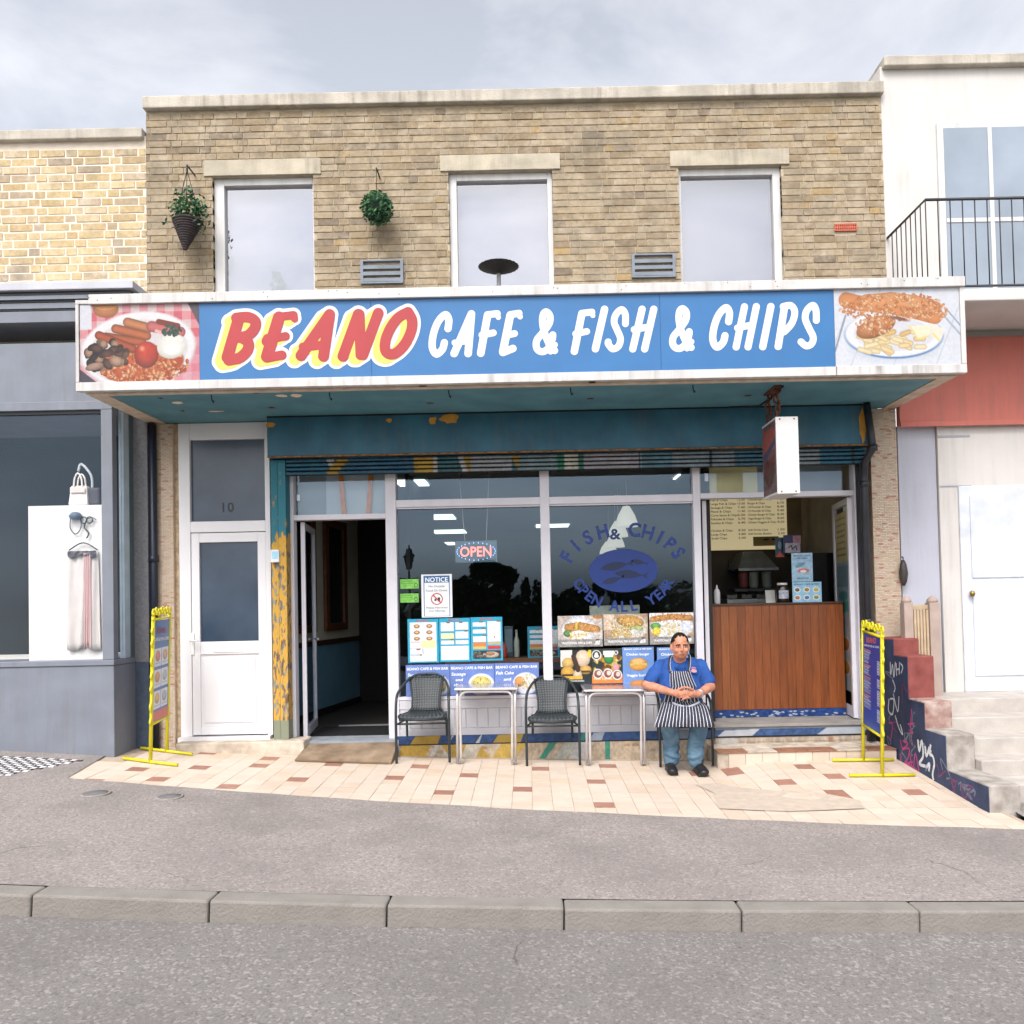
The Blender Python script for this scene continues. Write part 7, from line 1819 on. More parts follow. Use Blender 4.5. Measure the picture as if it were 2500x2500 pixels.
# balcony
bx_, by_ = P(2167, 581, 0).x, -.8
zrl = P(2167, 581, 0).z; zfl_b = 4.19
bal = thing('balcony_railing', 'black metal balcony railing on the white house', 'railing', (bx_, by_, zfl_b))
iron = M('black_iron', c(40, 40, 44), .5, .15, 10)
tube('handrail', [(bx_, .0, zrl), (bx_, by_, zrl), (RXR, by_, zrl)], .014, iron, bal, 6)
tube('bottom_rail', [(bx_, .0, zfl_b + .05), (bx_, by_, zfl_b + .05), (RXR, by_, zfl_b + .05)], .012, iron, bal, 6)
for k in range(7): tube('baluster', [(bx_, -.1 - k * .1, zfl_b + .05), (bx_, -.1 - k * .1, zrl)], .0055, iron, bal, 6)
for k in range(24): tube('baluster', [(bx_ + .0 + k * .11, by_, zfl_b + .05), (bx_ + k * .11, by_, zrl)], .0055, iron, bal, 6)
box('balcony_slab', cxR + .01, RXR, by_ - .08, .01, 4.08, zfl_b, render_w, rn, .01)
wx0, wx1, wz0, wz1 = P(2310, 600, .0).x, P(2310, 600, .0).x + .9, 4.25, 6.1
wn = box('window', wx0 - .06, wx1 + .06, -.02, .009, wz0 - .06, wz1 + .06, white_paint, rn, .004)
box('pane', wx0, wx1, -.026, -.021, wz0, wz1, M('pale_pane', c(136, 146, 158), .12, .15, 1.5), wn)
box('glazing_bar', (wx0 + wx1) / 2 - .02, (wx0 + wx1) / 2 + .02, -.034, -.027, wz0, wz1, white_paint, wn)
box('glazing_bar', wx0, wx1, -.0335, -.0275, (wz0 + wz1) / 2 - .02, (wz0 + wz1) / 2 + .02, white_paint, wn)
box('coping', xR + .02, RXR, -.06, .36, 6.72, 6.82, M('coping_stone', c(196, 188, 176)), rn, .01)
# house front door region beyond the gate (right margin)
hdx = P(2345, 1400, -.03).x
hd = box('front_door', hdx, hdx + .9, -.05, -.032, .55, 2.55, M('pale_door', c(196, 200, 208), .4), rn, .006)
lathe('door_knob', [(.004, -.03), (.02, -.022), (.026, 0), (.02, .022), (.004, .03)], (hdx + .08, -.085, 1.5), M('brass', c(150, 124, 70), .3, metal=.8), hd, 12)
for k in range(2): box('door_panel', hdx + .1, hdx + .8, -.058, -.051, .7 + k * .95, 1.5 + k * .95, M('pale_door', c(196, 200, 208)), hd, .006)

# stepped graffiti wall
wx = 3.36; ww = .24
sw_ = thing('stepped_wall', 'low stepped wall with graffiti on dark blue paint and red caps', 'wall', (wx, -.8, -.1))
navyp = M('navy_wall_paint', c(44, 54, 82), .8, .25, 4, .4, col2=c(64, 76, 106))
redp = M('red_cap_paint', c(122, 58, 54), .75, .2, 7, .35, col2=c(140, 76, 70))
wornp = M('worn_red_paint', c(140, 84, 76), .85, .3, 10, .4, col2=c(182, 166, 156))
greyb = M('worn_grey_block', c(146, 138, 130), .9, .25, 10, .5, col2=c(174, 167, 160))
STEPS = [(.25, -.43, 1.10, redp), (-.43, -.71, .955, redp), (-.71, -1.01, .585, wornp), (-1.01, -1.37, .36, greyb), (-1.37, -2.0, .085, greyb)]
for k, (ya, yb, zt_, mt) in enumerate(STEPS):
    box('block', wx + .004, wx + ww, yb, ya, -.35, zt_, mt, sw_, .012)
    cv = None
# one navy painted face along the side, with the tags as painted strokes
prof = [(.25, -.33)]
for ya, yb, zt_, mt in STEPS: prof += [(ya, zt_ - .012), (yb, zt_ - .012)]
prof += [(-2.0, -.33)]
V = [(wx, y, z) for y, z in prof] + [(wx + .0035, y, z) for y, z in prof]; n = len(prof)
mobj('painted_face', V, [tuple(range(n))[::-1], tuple(range(n, 2 * n))] + [(i, (i + 1) % n, n + (i + 1) % n, n + i) for i in range(n)], navyp, sw_)
chalk = M('white_tag_paint', c(206, 210, 216), .7, .2, 20); pink = M('pink_tag_paint', c(176, 70, 128), .7, .2, 20)
ZL = (1980, 1380, .3106)
def tagstroke(pts, r_, mat):
    q = [PXX(ZL[0] + x * ZL[2], ZL[1] + y * ZL[2], wx - .003) for x, y in pts]
    q = [Vector((wx - .0015, v.y, v.z)) for v in catmull(q, 5)]
    bm = bmesh.new(); A = []
    for i, p in enumerate(q):
        d = (q[min(i + 1, len(q) - 1)] - q[max(i - 1, 0)]); d = Vector((0, d.y, d.z))
        d = d.normalized() if d.length > 1e-6 else Vector((0, 1, 0)); nn = Vector((0, -d.z, d.y)) * r_
        jj = Vector((-.0004 * (i % 2) - .00002 * i, 0, 0)); A.append((bm.verts.new(p + nn + jj), bm.verts.new(p - nn + jj)))
    for a_, b_ in zip(A, A[1:]): bm.faces.new((a_[0], a_[1], b_[1], b_[0]))
    bm_obj('graffiti_stroke', bm, mat, sw_)
for pts in ([(622, 760), (625, 860), (640, 780), (650, 880), (662, 760)], [(668, 770), (672, 870)], [(672, 820), (695, 815)], [(694, 760), (692, 860)], [(700, 770), (720, 800), (706, 850)], [(612, 1050), (608, 1140), (640, 1170), (650, 1060), (620, 1050)], [(645, 1010), (680, 1150), (690, 1030)], [(660, 1180), (690, 1280), (720, 1330), (700, 1250), (715, 1300)], [(640, 900), (660, 960), (650, 1000)]): tagstroke(pts, .008, chalk)
for pts in ([(760, 1250), (812, 1245)], [(790, 1130), (782, 1300), (800, 1320)], [(700, 1370), (720, 1440), (760, 1400), (720, 1380)], [(715, 1450), (770, 1440), (760, 1520), (730, 1560), (800, 1545)], [(770, 1450), (800, 1600), (820, 1480), (850, 1640)], [(610, 1240), (640, 1250), (625, 1380)], [(755, 1560), (820, 1600), (860, 1660)], [(700, 1480), (705, 1560)]): tagstroke(pts, .009, pink)
for pts in ([(838, 1370), (850, 1460), (870, 1380), (880, 1500), (850, 1560), (900, 1580)], [(895, 1420), (905, 1500), (930, 1430)], [(940, 1410), (930, 1480), (955, 1500), (968, 1560), (955, 1640), (962, 1690)], [(905, 1590), (930, 1560), (925, 1620)], [(920, 1440), (945, 1470)]): tagstroke(pts, .014, chalk)
rt_ = random.Random(21)
faded = M('faded_tag_paint', c(112, 118, 136), .8, .25, 20); fpink = M('faded_pink_tag', c(118, 66, 104), .8, .25, 20)
for k in range(26):
    yb_ = rt_.uniform(-1.75, -.2); top_ = .9 if yb_ > -.7 else (.5 if yb_ > -1.0 else (.28 if yb_ > -1.36 else .02)); z_ = rt_.uniform(g(3.3, yb_) + .08, top_)
    q = [Vector((wx - .0015, yb_ + rt_.uniform(-.09, .09), min(top_, z_ + rt_.uniform(-.09, .09)))) for _ in range(4)]
    q = catmull(q, 5); bm = bmesh.new(); A_ = []
    for i, p in enumerate(q):
        d = q[min(i + 1, len(q) - 1)] - q[max(i - 1, 0)]; d = d.normalized() if d.length > 1e-6 else Vector((0, 1, 0)); nn = Vector((0, -d.z, d.y)) * rt_.uniform(.005, .008)
        jj = Vector((-.0002 * (i % 2) - .00001 * i - .00003 * k + .0009, 0, 0)); A_.append((bm.verts.new(p + nn + jj), bm.verts.new(p - nn + jj)))
    for a_, b_ in zip(A_, A_[1:]): bm.faces.new((a_[0], a_[1], b_[1], b_[0]))
    bm_obj('graffiti_stroke', bm, fpink if k % 3 == 0 else faded, sw_)
# steps of the neighbour's stair beyond the wall
stair = thing('stone_stair', 'pale stone stair rising behind the graffiti wall', 'stair', (4.0, -.8, -.1))
for k in range(5):
    box('tread', wx + ww + .004, 5.6, -1.75 + k * .3, .0 - .04, g(4, -1) - .2 if k == 0 else -.1 + k * .13 - .128, -.1 + (k + 1) * .13, M('stair_stone', c(172, 165, 158), .9, .15, 6, .4), stair, .008)
# wooden gate
gt = thing('picket_gate', 'cream wooden picket gate between two posts above the red steps', 'gate', (3.7, -.3, .6))
gw = M('cream_gate_wood', c(172, 150, 122), .7, .15, 9, .15); gp = M('pinkish_post', c(160, 142, 132), .7, .12, 8, .15)
gY = -.3
x0, x1, z0, z1 = rect(2204, 1455, 2226, 1700, gY)
def gpost(px0, px1, pyt):
    a, b = P(px0, 1550, gY).x, P(px1, 1550, gY).x; zt_ = P((px0 + px1) / 2, pyt + 12, gY).z
    bm = bmesh.new(); add_box(bm, a, b, gY - .05, gY + .05, .3, zt_ - .03, .006); bm_obj('post', bm, gp, gt)
    cx = (a + b) / 2; lathe('finial', [((b - a) * .5, 0), ((b - a) * .55, .012), ((b - a) * .45, .035), ((b - a) * .2, .055), (.004, .06)], (cx, gY, zt_ - .029), gp, gt, 14)
    return a, b
_, pa_ = gpost(2204, 2226, 1451); pb2, _ = gpost(2266, 2291, 1451)
zr_ = P(2245, 1480, gY).z
box('top_rail', pa_ + .002, pb2 - .002, gY - .02, gY + .03, zr_ - .03, zr_ + .012, gw, gt, .004)
box('lower_rail', pa_ + .002, pb2 - .002, gY - .02, gY + .03, .66, .71, gw, gt, .004)
n = 5; wv = (pb2 - pa_ - .01) / n
for k in range(n): box('picket', pa_ + .006 + k * wv + .003, pa_ + .006 + (k + 1) * wv - .004, gY - .04, gY - .022, .5, zr_ - .032, gw, gt, .003)
fl_ = P(2206, 1400, -.06)
fln = thing('wall_lamp', 'dark wall lamp hanging at the edge of the right mosaic pillar', 'wall lamp', (fl_.x, -.1, fl_.z))
lathe('body', [(.01, -.12), (.03, -.08), (.042, .0), (.03, .09), (.012, .13)], (fl_.x - .005, -.07, fl_.z), M('dark_bronze', c(58, 52, 50), .5, .3, 12), fln, 12)
tube('arm', [(fl_.x - .005, -.03, fl_.z + .16), (fl_.x - .005, -.07, fl_.z + .16), (fl_.x - .005, -.07, fl_.z + .12)], .006, iron, fln, 6)

# ================================================================== across the road (seen in the window glass)
hedge_leaf = Mramp('hedge_leaf', [(0, c(34, 50, 26)), (.5, c(50, 70, 34)), (1, c(72, 92, 46))], 'island', .7, .1, 10, 0)
bark = M('bark', c(72, 60, 48), .9, .3, 10, .6)
def bush(name, label, cat, x, y, zbase, blobs, n_leaf, size, trunk):
    t = thing(name, label, cat, (x, y, zbase))
    bm = bmesh.new()
    for k in range(n_leaf):
        bx, bz, rx_, rz_ = R.choice(blobs); v = Vector((R.gauss(0, 1), R.gauss(0, 1), R.gauss(0, 1))).normalized() * R.uniform(.5, 1) ** .5
        p = Vector((x + bx + v.x * rx_, y + v.y * rx_ * .8, zbase + bz + v.z * rz_))
        leaves(bm, 1, lambda: p, size)
    bm_obj('crown', bm, hedge_leaf, t)
    bm = bmesh.new()
    for k in range(trunk):
        a_ = R.uniform(-.5, .5); bx, bz, rx_, rz_ = blobs[k % len(blobs)]
        pts = [(x + a_ * .4, y, zbase - .1), (x + bx * .5 + a_ * .3, y + R.uniform(-.2, .2), zbase + bz * .6), (x + bx, y, zbase + bz + rz_ * .4)]
        add_tube(bm, pts, [.07, .05, .02], 7)
    bm_obj('trunk', bm, bark, t)
    return t
hy = -17.4
def gx_(px, L): return (px - PPX) * L / FPX
for k, (px, wpx, top, lb) in enumerate(((700, 300, 1450, 'clipped green hedge across the road, far left section'), (1000, 230, 1462, 'green hedge across the road behind the lamp'), (1270, 240, 1452, 'green hedge across the road, centre section'), (1480, 230, 1440, 'green hedge across the road, right of centre'), (1720, 260, 1436, 'green hedge across the road, far right section'))):
    x = gx_(px, 26); w_ = wpx * 26 / FPX; h_ = EYE + (1470 - top) * 26 / FPX + .2
    blobs = [(R.uniform(-.5, .5) * w_, R.uniform(.2, .85) * h_, R.uniform(.45, .8), R.uniform(.35, .55)) for _ in range(16)]
    bush('hedge', lb, 'hedge', x, hy, -.2, blobs, 2600, .13, 6)
x = gx_(1171, 26)
bush('evergreen_bush', 'large dark evergreen bush across the road, mirrored in the left window', 'bush', x, hy + .4, -.2, [(0, 1.3, 1.0, 1.0), (.3, 2.2, .75, .55), (-.4, 2.0, .7, .5), (.75, 2.5, .4, .3), (.2, 2.7, .45, .3), (-.6, 1.2, .8, .7), (.7, 1.2, .8, .8)], 4200, .12, 7)
bush('spiky_shrub', 'thin upright shrub across the road beside the evergreen bush', 'bush', gx_(1275, 26), hy + .3, -.2, [(0, 1.6, .25, .4), (.1, 2.1, .12, .35), (.45, 2.0, .15, .4), (.5, 1.5, .3, .4)], 700, .09, 4)
bush('spiky_shrub', 'leaning twiggy shrub across the road opposite the right window', 'bush', gx_(1430, 26), hy + .2, -.2, [(0, 1.7, .3, .4), (.4, 2.1, .2, .3), (.9, 2.0, .3, .3), (1.3, 1.7, .4, .4)], 900, .09, 5)
lx_, ly_ = gx_(1000, 36), -27.4
lpst = thing('street_lamp', 'old fashioned lantern street lamp across the road, mirrored in the left window', 'street lamp', (lx_, ly_, -.3))
lathe('post', [(.14, 0), (.12, .5), (.07, .6), (.05, 3.0), (.04, 3.25)], (lx_, ly_, -.3), iron, lpst, 10)
tube('ladder_bar', [(lx_ - .42, ly_, 2.62), (lx_ + .42, ly_, 2.62)], .025, iron, lpst, 6)
zl = 2.98
lathe('lantern', [(.06, 0), (.12, .06), (.21, .50), (.23, .53)], (lx_, ly_, zl), M('lantern_glass', c(120, 130, 126), .3), lpst, 4)
lathe('cap', [(.26, .531), (.26, .55), (.15, .68), (.13, .70), (.11, .86), (.03, .92), (.02, 1.06)], (lx_, ly_, zl), iron, lpst, 4)
# ================================================================== the seated man
DG = bpy.context
TMP = bpy.data.scenes.new('workbench')
def q6(zx, zy, Y): return P(1520 + zx * .20711, 1500 + zy * .20711, Y)
def add_cap(bm, p0, r0, p1, r1, seg=14):
    p0, p1 = Vector(p0), Vector(p1); d = (p1 - p0); L = d.length; d.normalize(); a = d.orthogonal().normalized(); b = d.cross(a); rings = []
    prof = [(-math.cos(t) * r0, math.sin(t) * r0) for t in (.35, .8, 1.25, 1.57)] + [(L - math.cos(t) * r1, math.sin(t) * r1) for t in (1.57, 1.9, 2.35, 2.8)]
    for h_, r_ in prof: rings.append([bm.verts.new(p0 + d * h_ + a * math.cos(2 * math.pi * j / seg) * r_ + b * math.sin(2 * math.pi * j / seg) * r_) for j in range(seg)])
    for A, B in zip(rings, rings[1:]):
        for j in range(seg): bm.faces.new((A[j], A[(j + 1) % seg], B[(j + 1) % seg], B[j]))
    bm.faces.new(rings[0][::-1]); bm.faces.new(rings[-1])
def add_ell(bm, cen, rad, rot=(0, 0, 0)):
    from mathutils import Euler
    m = Matrix.Translation(Vector(cen)) @ Euler(rot).to_matrix().to_4x4() @ Matrix.Diagonal((rad[0], rad[1], rad[2], 1))
    bmesh.ops.create_uvsphere(bm, u_segments=20, v_segments=14, radius=1, matrix=m)
from mathutils import noise as mnoise
def blob(name, caps, ells, voxel, mat, parent, it=6, extra=None, wr=None):
    bm = bmesh.new()
    for cpp in caps: add_cap(bm, *cpp)
    for e in ells: add_ell(bm, *e)
    if extra: extra(bm)
    bmesh.ops.recalc_face_normals(bm, faces=bm.faces)
    me = bpy.data.meshes.new('tmp'); bm.to_mesh(me); bm.free()
    ob = bpy.data.objects.new('tmp', me); TMP.collection.objects.link(ob)
    r_ = ob.modifiers.new('r', 'REMESH'); r_.mode = 'VOXEL'; r_.voxel_size = voxel
    s = ob.modifiers.new('s', 'SMOOTH'); s.factor = .5; s.iterations = it
    TMP.view_layers[0].update(); dg = TMP.view_layers[0].depsgraph
    m2 = bpy.data.meshes.new_from_object(ob.evaluated_get(dg)); m2.name = name
    bpy.data.objects.remove(ob); bpy.data.meshes.remove(me)
    if wr:                                      # creases in the cloth
        nrm_ = [v.normal.copy() for v in m2.vertices]
        for v in m2.vertices:
            q = Vector((v.co.x * wr[1], v.co.y * wr[1], v.co.z * wr[1] * wr[2])); k_ = mnoise.noise(q) + .5 * mnoise.noise(q * 2.3)
            v.co = v.co + nrm_[v.index] * wr[0] * (1 - 2 * abs(k_)) 
    off = OFF[parent.name]
    m2.transform(Matrix.Translation(-off)); m2.materials.clear()
    return lobj(name, m2, mat, parent, True)
base = q6(690, 1800, -.5)
man = thing('person', 'seated person in blue polo shirt and striped apron with clasped hands', 'person', (base.x, -.45, g(base.x, -.45)))
skin = M('skin', c(178, 116, 92), .55, .12, 18, .15, spec=.3, col2=c(200, 144, 118))
hd = q6(678, 372, -.50)
nb0 = q6(672, 590, -.41)
shL, shR = q6(455, 622, -.36), q6(905, 622, -.36)
elL, elR = q6(290, 835, -.42), q6(1035, 850, -.42)
wrL, wrR = q6(600, 925, -.66), q6(885, 945, -.66)
haL, haR = q6(672, 930, -.695), q6(800, 930, -.695)
chest, belly, pelv = q6(675, 700, -.385), q6(680, 905, -.40), q6(700, 1060, -.28)
hpL, hpR = q6(600, 1095, -.28), q6(830, 1095, -.28)
knL, knR = q6(555, 1245, -.70), q6(915, 1245, -.70)
anL, anR = q6(590, 1690, -.57), q6(880, 1735, -.62)
anL.x, anR.x = q6(592, 1690, -.64).x, q6(885, 1735, -.7).x; anL.z = g(anL.x, anL.y) + .11; anR.z = g(anR.x, anR.y) + .11
def fingers(bm_caps, palm, dirx, seedz, sgn):
    """four bent fingers and a thumb rooted in the palm, closing over the other hand"""
    lens = (.062, .070, .066, .052)
    for k in range(4):
        z = palm.z + .030 - k * .0195 + seedz
        a = Vector((palm.x + dirx * .030, palm.y - .012 - .004 * (k % 2), z))
        L = lens[k]
        b = a + Vector((dirx * L * .52, -.020, -.004)); d = b + Vector((dirx * L * .40, .012, -.010)); e = d + Vector((dirx * L * .18, .022, -.010))
        bm_caps += [(a, .0088, b, .0080), (b, .0080, d, .0074), (d, .0074, e, .0066)]
    t0 = Vector((palm.x - dirx * .012, palm.y - .01, palm.z + .034)); t1 = t0 + Vector((dirx * .034, -.020, .020)); t2 = t1 + Vector((dirx * .030, -.006, .004))
    bm_caps += [(t0, .0125, t1, .0105), (t1, .0105, t2, .0088)]
caps = [(nb0, .064, hd + Vector((0, .02, -.05)), .058), (shL, .06, elL, .046), (elL, .048, wrL, .030), (shR, .06, elR, .046), (elR, .048, wrR, .030),
        (wrL, .030, haL, .032), (wrR, .030, haR, .032), (shL, .06, shR, .06), (chest + Vector((0, .03, 0)), .10, belly + Vector((0, .03, 0)), .10), (belly + Vector((0, .03, 0)), .10, pelv, .10), (pelv, .09, knL, .05), (pelv, .09, knR, .05), (knL, .046, anL + Vector((0, .02, 0)), .03), (knR, .046, anR + Vector((0, .02, 0)), .03)]
fingers(caps, haL, 1, .002, 1); fingers(caps, haR + Vector((0, -.012, 0)), -1, -.0078, -1)
ells = [(hd + Vector((0, .012, .022)), (.078, .096, .098)), (hd + Vector((0, -.014, -.045)), (.071, .074, .080)), (hd + Vector((0, -.038, -.088)), (.042, .036, .028)),
        (hd + Vector((.0, -.096, -.018)), (.0135, .020, .028), (.3, 0, 0)), (hd + Vector((0, -.101, -.034)), (.018, .016, .012)),
        (hd + Vector((-.034, -.078, .016)), (.024, .014, .010)), (hd + Vector((.034, -.078, .016)), (.024, .014, .010)),
        (hd + Vector((-.040, -.066, -.034)), (.026, .022, .026)), (hd + Vector((.040, -.066, -.034)), (.026, .022, .026)),
        (hd + Vector((0, -.082, -.067)), (.024, .012, .008)),
        (hd + Vector((-.080, .012, -.012)), (.011, .020, .033), (0, .12, .25)), (hd + Vector((.080, .012, -.012)), (.011, .020, .033), (0, -.12, -.25)),
        (haL + Vector((-.012, 0, 0)), (.042, .020, .042), (0, .1, 0)), (haR + Vector((.012, 0, 0)), (.042, .020, .042), (0, -.1, 0))]
body = blob('body', caps, ells, .0052, skin, man, 3)
# face details
for s in (-1, 1):
    e = hd + Vector((s * .031, -.082, -.002))
    bm = bmesh.new(); add_ell(bm, e, (.0115, .006, .0042)); bm_obj('eye', bm, M('eye_white', c(206, 196, 188), .3), man, True)
    bm = bmesh.new(); add_ell(bm, e + Vector((.001, -.0045, 0)), (.0050, .003, .0042)); bm_obj('iris', bm, M('dark_iris', c(30, 20, 16), .2), man, True)
    bm = bmesh.new(); add_tube(bm, catmull([e + Vector((-s * .018, -.010, .018)), e + Vector((0, -.013, .0185)), e + Vector((s * .021, -.002, .014))], 4), .0046, 6); bm_obj('eyebrow', bm, M('dark_hair', c(34, 28, 26), .95, .2, 60, spec=.1), man, True)
bm = bmesh.new(); m_ = hd + Vector((0, -.0945, -.066)); add_tube(bm, catmull([m_ + Vector((-.020, .008, .003)), m_, m_ + Vector((.020, .008, .003))], 5), .0022, 6); bm_obj('mouth', bm, M('lip', c(146, 84, 76), .5), man, True)
# hair: shell over the skull with a receding hairline
bm = bmesh.new()
bmesh.ops.create_uvsphere(bm, u_segments=56, v_segments=40, radius=1, matrix=Matrix.Translation(hd + Vector((0, .013, .023))) @ Matrix.Diagonal((.0800, .0980, .0995, 1)))
rm = []
for f in bm.faces:
    ce = f.calc_center_median() - hd; ax = abs(ce.x)
    line = .094 - .9 * max(0, ax - .03) if ce.y < -.02 else (.05 - .9 * (ce.y + .02) if ce.y < .03 else -.045)
    if ce.y < -.02 and ax > .055: line = .045
    if ce.z < line + .006 * math.sin(ce.x * 190): rm.append(f)
bmesh.ops.delete(bm, geom=rm, context='FACES')
for v in bm.verts: v.co += Vector((R.uniform(-.0012, .0012), R.uniform(-.0012, .0012), R.uniform(-.0012, .0016)))
hair = bm_obj('hair', bm, M('dark_hair', c(38, 30, 28), .9, .3, 40), man, True)
sd = hair.modifiers.new('t', 'SOLIDIFY'); sd.thickness = .005; sd.offset = 0
# clothes
polo = M('blue_polo', c(30, 70, 138), .85, .14, 9, .3, col2=c(40, 84, 156), bscale=40)
slL, slR = elL.lerp(shL, .30) + Vector((0, 0, .0)), elR.lerp(shR, .28)
blob('shirt', [(shL, .074, slL, .068), (shR, .074, slR, .068), (nb0 + Vector((0, .015, -.005)), .070, shL, .074), (nb0 + Vector((0, .015, -.005)), .070, shR, .074), (nb0 + Vector((0, -.012, -.012)), .078, chest, .13), (chest + Vector((-.08, 0, .03)), .125, belly + Vector((-.06, 0, 0)), .135), (chest + Vector((.08, 0, .03)), .125, belly + Vector((.06, 0, 0)), .135), (belly, .15, pelv, .15)],
     [(belly + Vector((0, -.02, .02)), (.20, .155, .17))], .009, polo, man, 6, None, (.009, 7, .8))
def collar():
    V, F = [], []
    for i in range(25):
        a_ = math.radians(-70 + 320 * i / 24) + math.pi / 2 * 0
        ang = math.radians(-90 + 18 + (324) * i / 24)
        cx, cy = math.cos(ang), math.sin(ang)
        p0 = nb0 + Vector((cx * .070, cy * .070 - .004, .050 - .018 * (cy < -.5))); p1 = nb0 + Vector((cx * .098, cy * .102 - .006, .0 - .035 * max(0, -cy)))
        V += [p0, p1]
    F = [(2 * i, 2 * i + 1, 2 * i + 3, 2 * i + 2) for i in range(24)]
    o = mobj('collar', V, F, polo, man, True); s = o.modifiers.new('t', 'SOLIDIFY'); s.thickness = .006
collar()
jean = M('blue_jeans', c(62, 92, 116), .9, .2, 6, .3, col2=c(96, 124, 142), bscale=60)
blob('trousers', [(hpL, .10, knL, .082), (hpR, .10, knR, .082), (pelv + Vector((-.08, 0, 0)), .12, pelv + Vector((.08, 0, 0)), .12), (knL, .080, anL + Vector((0, .01, .13)), .072), (anL + Vector((0, .01, .13)), .074, anL + Vector((0, .005, -.005)), .066), (knR, .080, anR + Vector((0, .01, .13)), .072), (anR + Vector((0, .01, .13)), .074, anR + Vector((0, .005, -.005)), .066)],
     [(anL + Vector((.006, -.004, .045)), (.076, .074, .030), (.1, .25, 0)), (anR + Vector((-.004, -.004, .04)), (.076, .074, .030), (-.1, -.2, 0))], .009, jean, man, 3, None, (.008, 9, 1.5))
leather = M('black_leather', c(24, 25, 28), .45, .25, 12, .15)
for an, dx in ((anL, -.012), (anR, .02)):
    zg = g(an.x, an.y - .1) + .002
    c0 = Vector((an.x + dx, an.y, zg))
    def sole(bm, c0=c0):
        add_box(bm, c0.x - .042, c0.x + .042, c0.y - .19, c0.y + .08, c0.z, c0.z + .022, .008)
    blob('shoe', [(c0 + Vector((0, .035, .05)), .046, c0 + Vector((dx * .6, -.13, .042)), .046), (c0 + Vector((0, .02, .06)), .048, c0 + Vector((0, .0, .115)), .052)], [(c0 + Vector((dx * .8, -.15, .036)), (.050, .062, .036))], .008, leather, man, 3, sole)
# apron: woven sheet over chest, belly and lap
def Mstripe():
    m, t, n, b, out = newmat('striped_apron')
    uv = n.new('ShaderNodeUVMap'); uv.uv_map = 'UVMap'; sp = n.new('ShaderNodeSeparateXYZ'); t.links.new(uv.outputs[0], sp.inputs[0])
    fr = n.new('ShaderNodeMath'); fr.operation = 'FRACT'; t.links.new(sp.outputs[0], fr.inputs[0])
    lt = n.new('ShaderNodeMath'); lt.operation = 'LESS_THAN'; lt.inputs[1].default_value = .18; t.links.new(fr.outputs[0], lt.inputs[0])
    mx = n.new('ShaderNodeMixRGB'); mx.inputs['Color1'].default_value = c(38, 40, 56); mx.inputs['Color2'].default_value = c(196, 196, 202)
    t.links.new(lt.outputs[0], mx.inputs['Fac']); t.links.new(mx.outputs[0], b.inputs['Base Color']); b.inputs['Roughness'].default_value = .85
    return m
stripe = Mstripe()
def cloth(name, rows, ncol, ustep, th=.004, fold=.0):
    """rows: (zx left, zx right, zy, Y, edge set-back, edge drop). ustep: zoom px per stripe"""
    R_ = []
    for i in range(len(rows) - 1):
        for s in range(4):
            t_ = s / 4; R_.append([a_ + (b_ - a_) * t_ for a_, b_ in zip(rows[i], rows[i + 1])])
    R_.append(list(rows[-1]))
    pts, us = [], []
    for ri, (xl, xr, zy, Y, eb, ed) in enumerate(R_):
        row, ur = [], []
        for j in range(ncol + 1):
            u = j / ncol; k = u * 2 - 1
            zx = xl + (xr - xl) * u
            f_ = fold * math.sin(u * 31 + ri * .25) * (ri / len(R_)) + fold * .6 * math.sin(u * 13 + 1.7)
            row.append(q6(zx, zy + ed * abs(k) ** 2.5, Y + eb * abs(k) ** 2 - f_)); ur.append(u)
        pts.append(row); us.append((xl, xr))
    off = OFF[man.name]; nc = ncol + 1
    me = bpy.data.meshes.new(name)
    me.from_pydata([tuple(p - off) for r_ in pts for p in r_], [], [(i * nc + j, (i + 1) * nc + j, (i + 1) * nc + j + 1, i * nc + j + 1) for i in range(len(pts) - 1) for j in range(ncol)])
    uv = me.uv_layers.new(name='UVMap'); wmid = ustep
    for p_ in me.polygons:
        for li in p_.loop_indices:
            vi = me.loops[li].vertex_index; uv.data[li].uv = ((vi % nc) / ncol * wmid, vi // nc)
    o = lobj(name, me, stripe, man, True); s = o.modifiers.new('t', 'SOLIDIFY'); s.thickness = th; s.offset = 0
    return o
cloth('apron_bib', [(558, 792, 672, -.548, .015, -12), (556, 822, 750, -.570, .03, 0), (560, 868, 850, -.592, .05, 0), (505, 885, 960, -.602, .08, 0), (480, 905, 1045, -.590, .09, 0)], 40, 9.2, .004, .004)
cloth('apron_skirt', [(470, 960, 1030, -.600, .10, 6), (452, 1012, 1075, -.685, .09, 12), (432, 1036, 1130, -.775, .07, 16), (412, 1056, 1190, -.825, .05, 16), (396, 1070, 1245, -.840, .04, 10), (382, 1080, 1290, -.842, .04, 4), (376, 1086, 1328, -.838, .04, 2)], 60, 17, .004, .007)
strap = M('strap_cloth', c(38, 40, 56), .85)
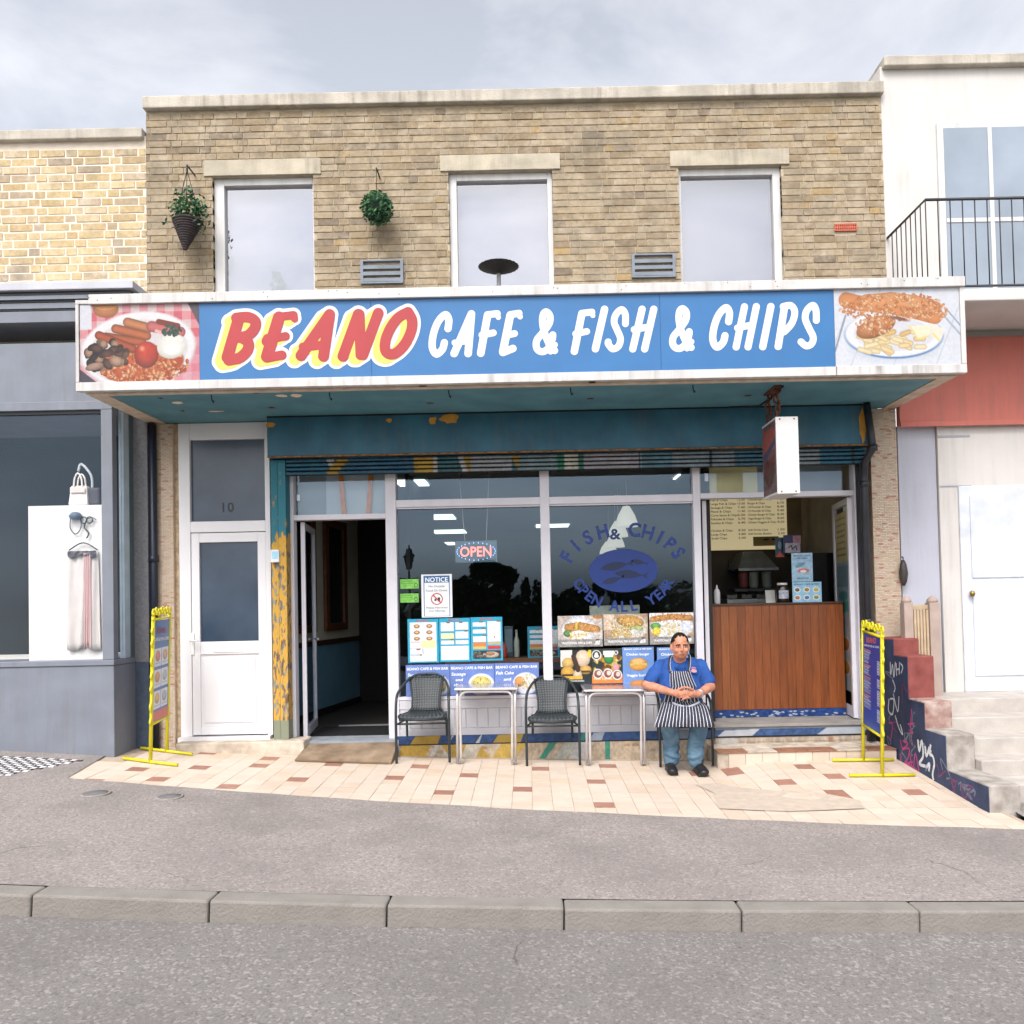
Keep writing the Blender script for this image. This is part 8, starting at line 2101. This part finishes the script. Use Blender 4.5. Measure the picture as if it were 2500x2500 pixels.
for a_, b_, c_ in (((568, 690, -.548), (548, 590, -.50), (575, 480, -.40)), ((775, 668, -.548), (790, 560, -.50), (772, 470, -.40))):
    pts = catmull([q6(*a_), q6(*b_), q6(*c_), nb0 + Vector((0, .07, .05))], 5); bm = bmesh.new(); pr_ = None
    for w0, w1, m_ in ((-.011, .011, 0),):
        for p in pts:
            v = (bm.verts.new(p + Vector((-.012, 0, 0))), bm.verts.new(p + Vector((.012, 0, 0))))
            if pr_: bm.faces.new((pr_[0], pr_[1], v[1], v[0]))
            pr_ = v
    uvl = bm.loops.layers.uv.new('UVMap')
    for f in bm.faces:
        for l in f.loops: l[uvl].uv = (0.35 if l.vert.co.x < f.calc_center_median().x else 1.15, 0)
    o = bm_obj('apron_strap', bm, stripe, man, True); s = o.modifiers.new('t', 'SOLIDIFY'); s.thickness = .004
# apron ties gathered in the lap
for k, (a_, b_) in enumerate((((590, 1045, -.635), (745, 1092, -.70)), ((905, 1035, -.635), (745, 1092, -.70)))):
    bm = bmesh.new(); add_tube(bm, catmull([q6(*a_), q6((a_[0] + b_[0]) / 2, 1075, -.69), q6(*b_)], 5), .011, 7); bm_obj('apron_tie', bm, M('tie_cloth', c(150, 152, 164), .85, .4, 60), man, True)
# watch and shirt emblem
wc = wrR.lerp(elR, .12); dw = (elR - wrR).normalized(); a_ = dw.orthogonal().normalized(); b_ = dw.cross(a_)
bm = bmesh.new()
for s in (-.006, 0, .006): add_tube(bm, [wc + dw * s + a_ * math.cos(2 * math.pi * q / 18) * .036 + b_ * math.sin(2 * math.pi * q / 18) * .036 for q in range(18)], .0055, 6, True)
bm_obj('watch', bm, chrome, man)
cv = Cv(40, 40, (40, 92, 180)); cv.ell(.45, .35, .36, .16, (226, 180, 200)); cv.rect(.15, .28, .75, .42, (206, 60, 90)); cv.ell(.5, .7, .45, .2, (226, 176, 170)); cv.noise(.1, 3)
e0, e1, e2 = q6(798, 600, -.522), q6(880, 606, -.505), q6(800, 690, -.540)
printed('emblem', cv, e0, e1, e2, Mprint('cloth_print', .8, .2), man)
bpy.data.scenes.remove(TMP)
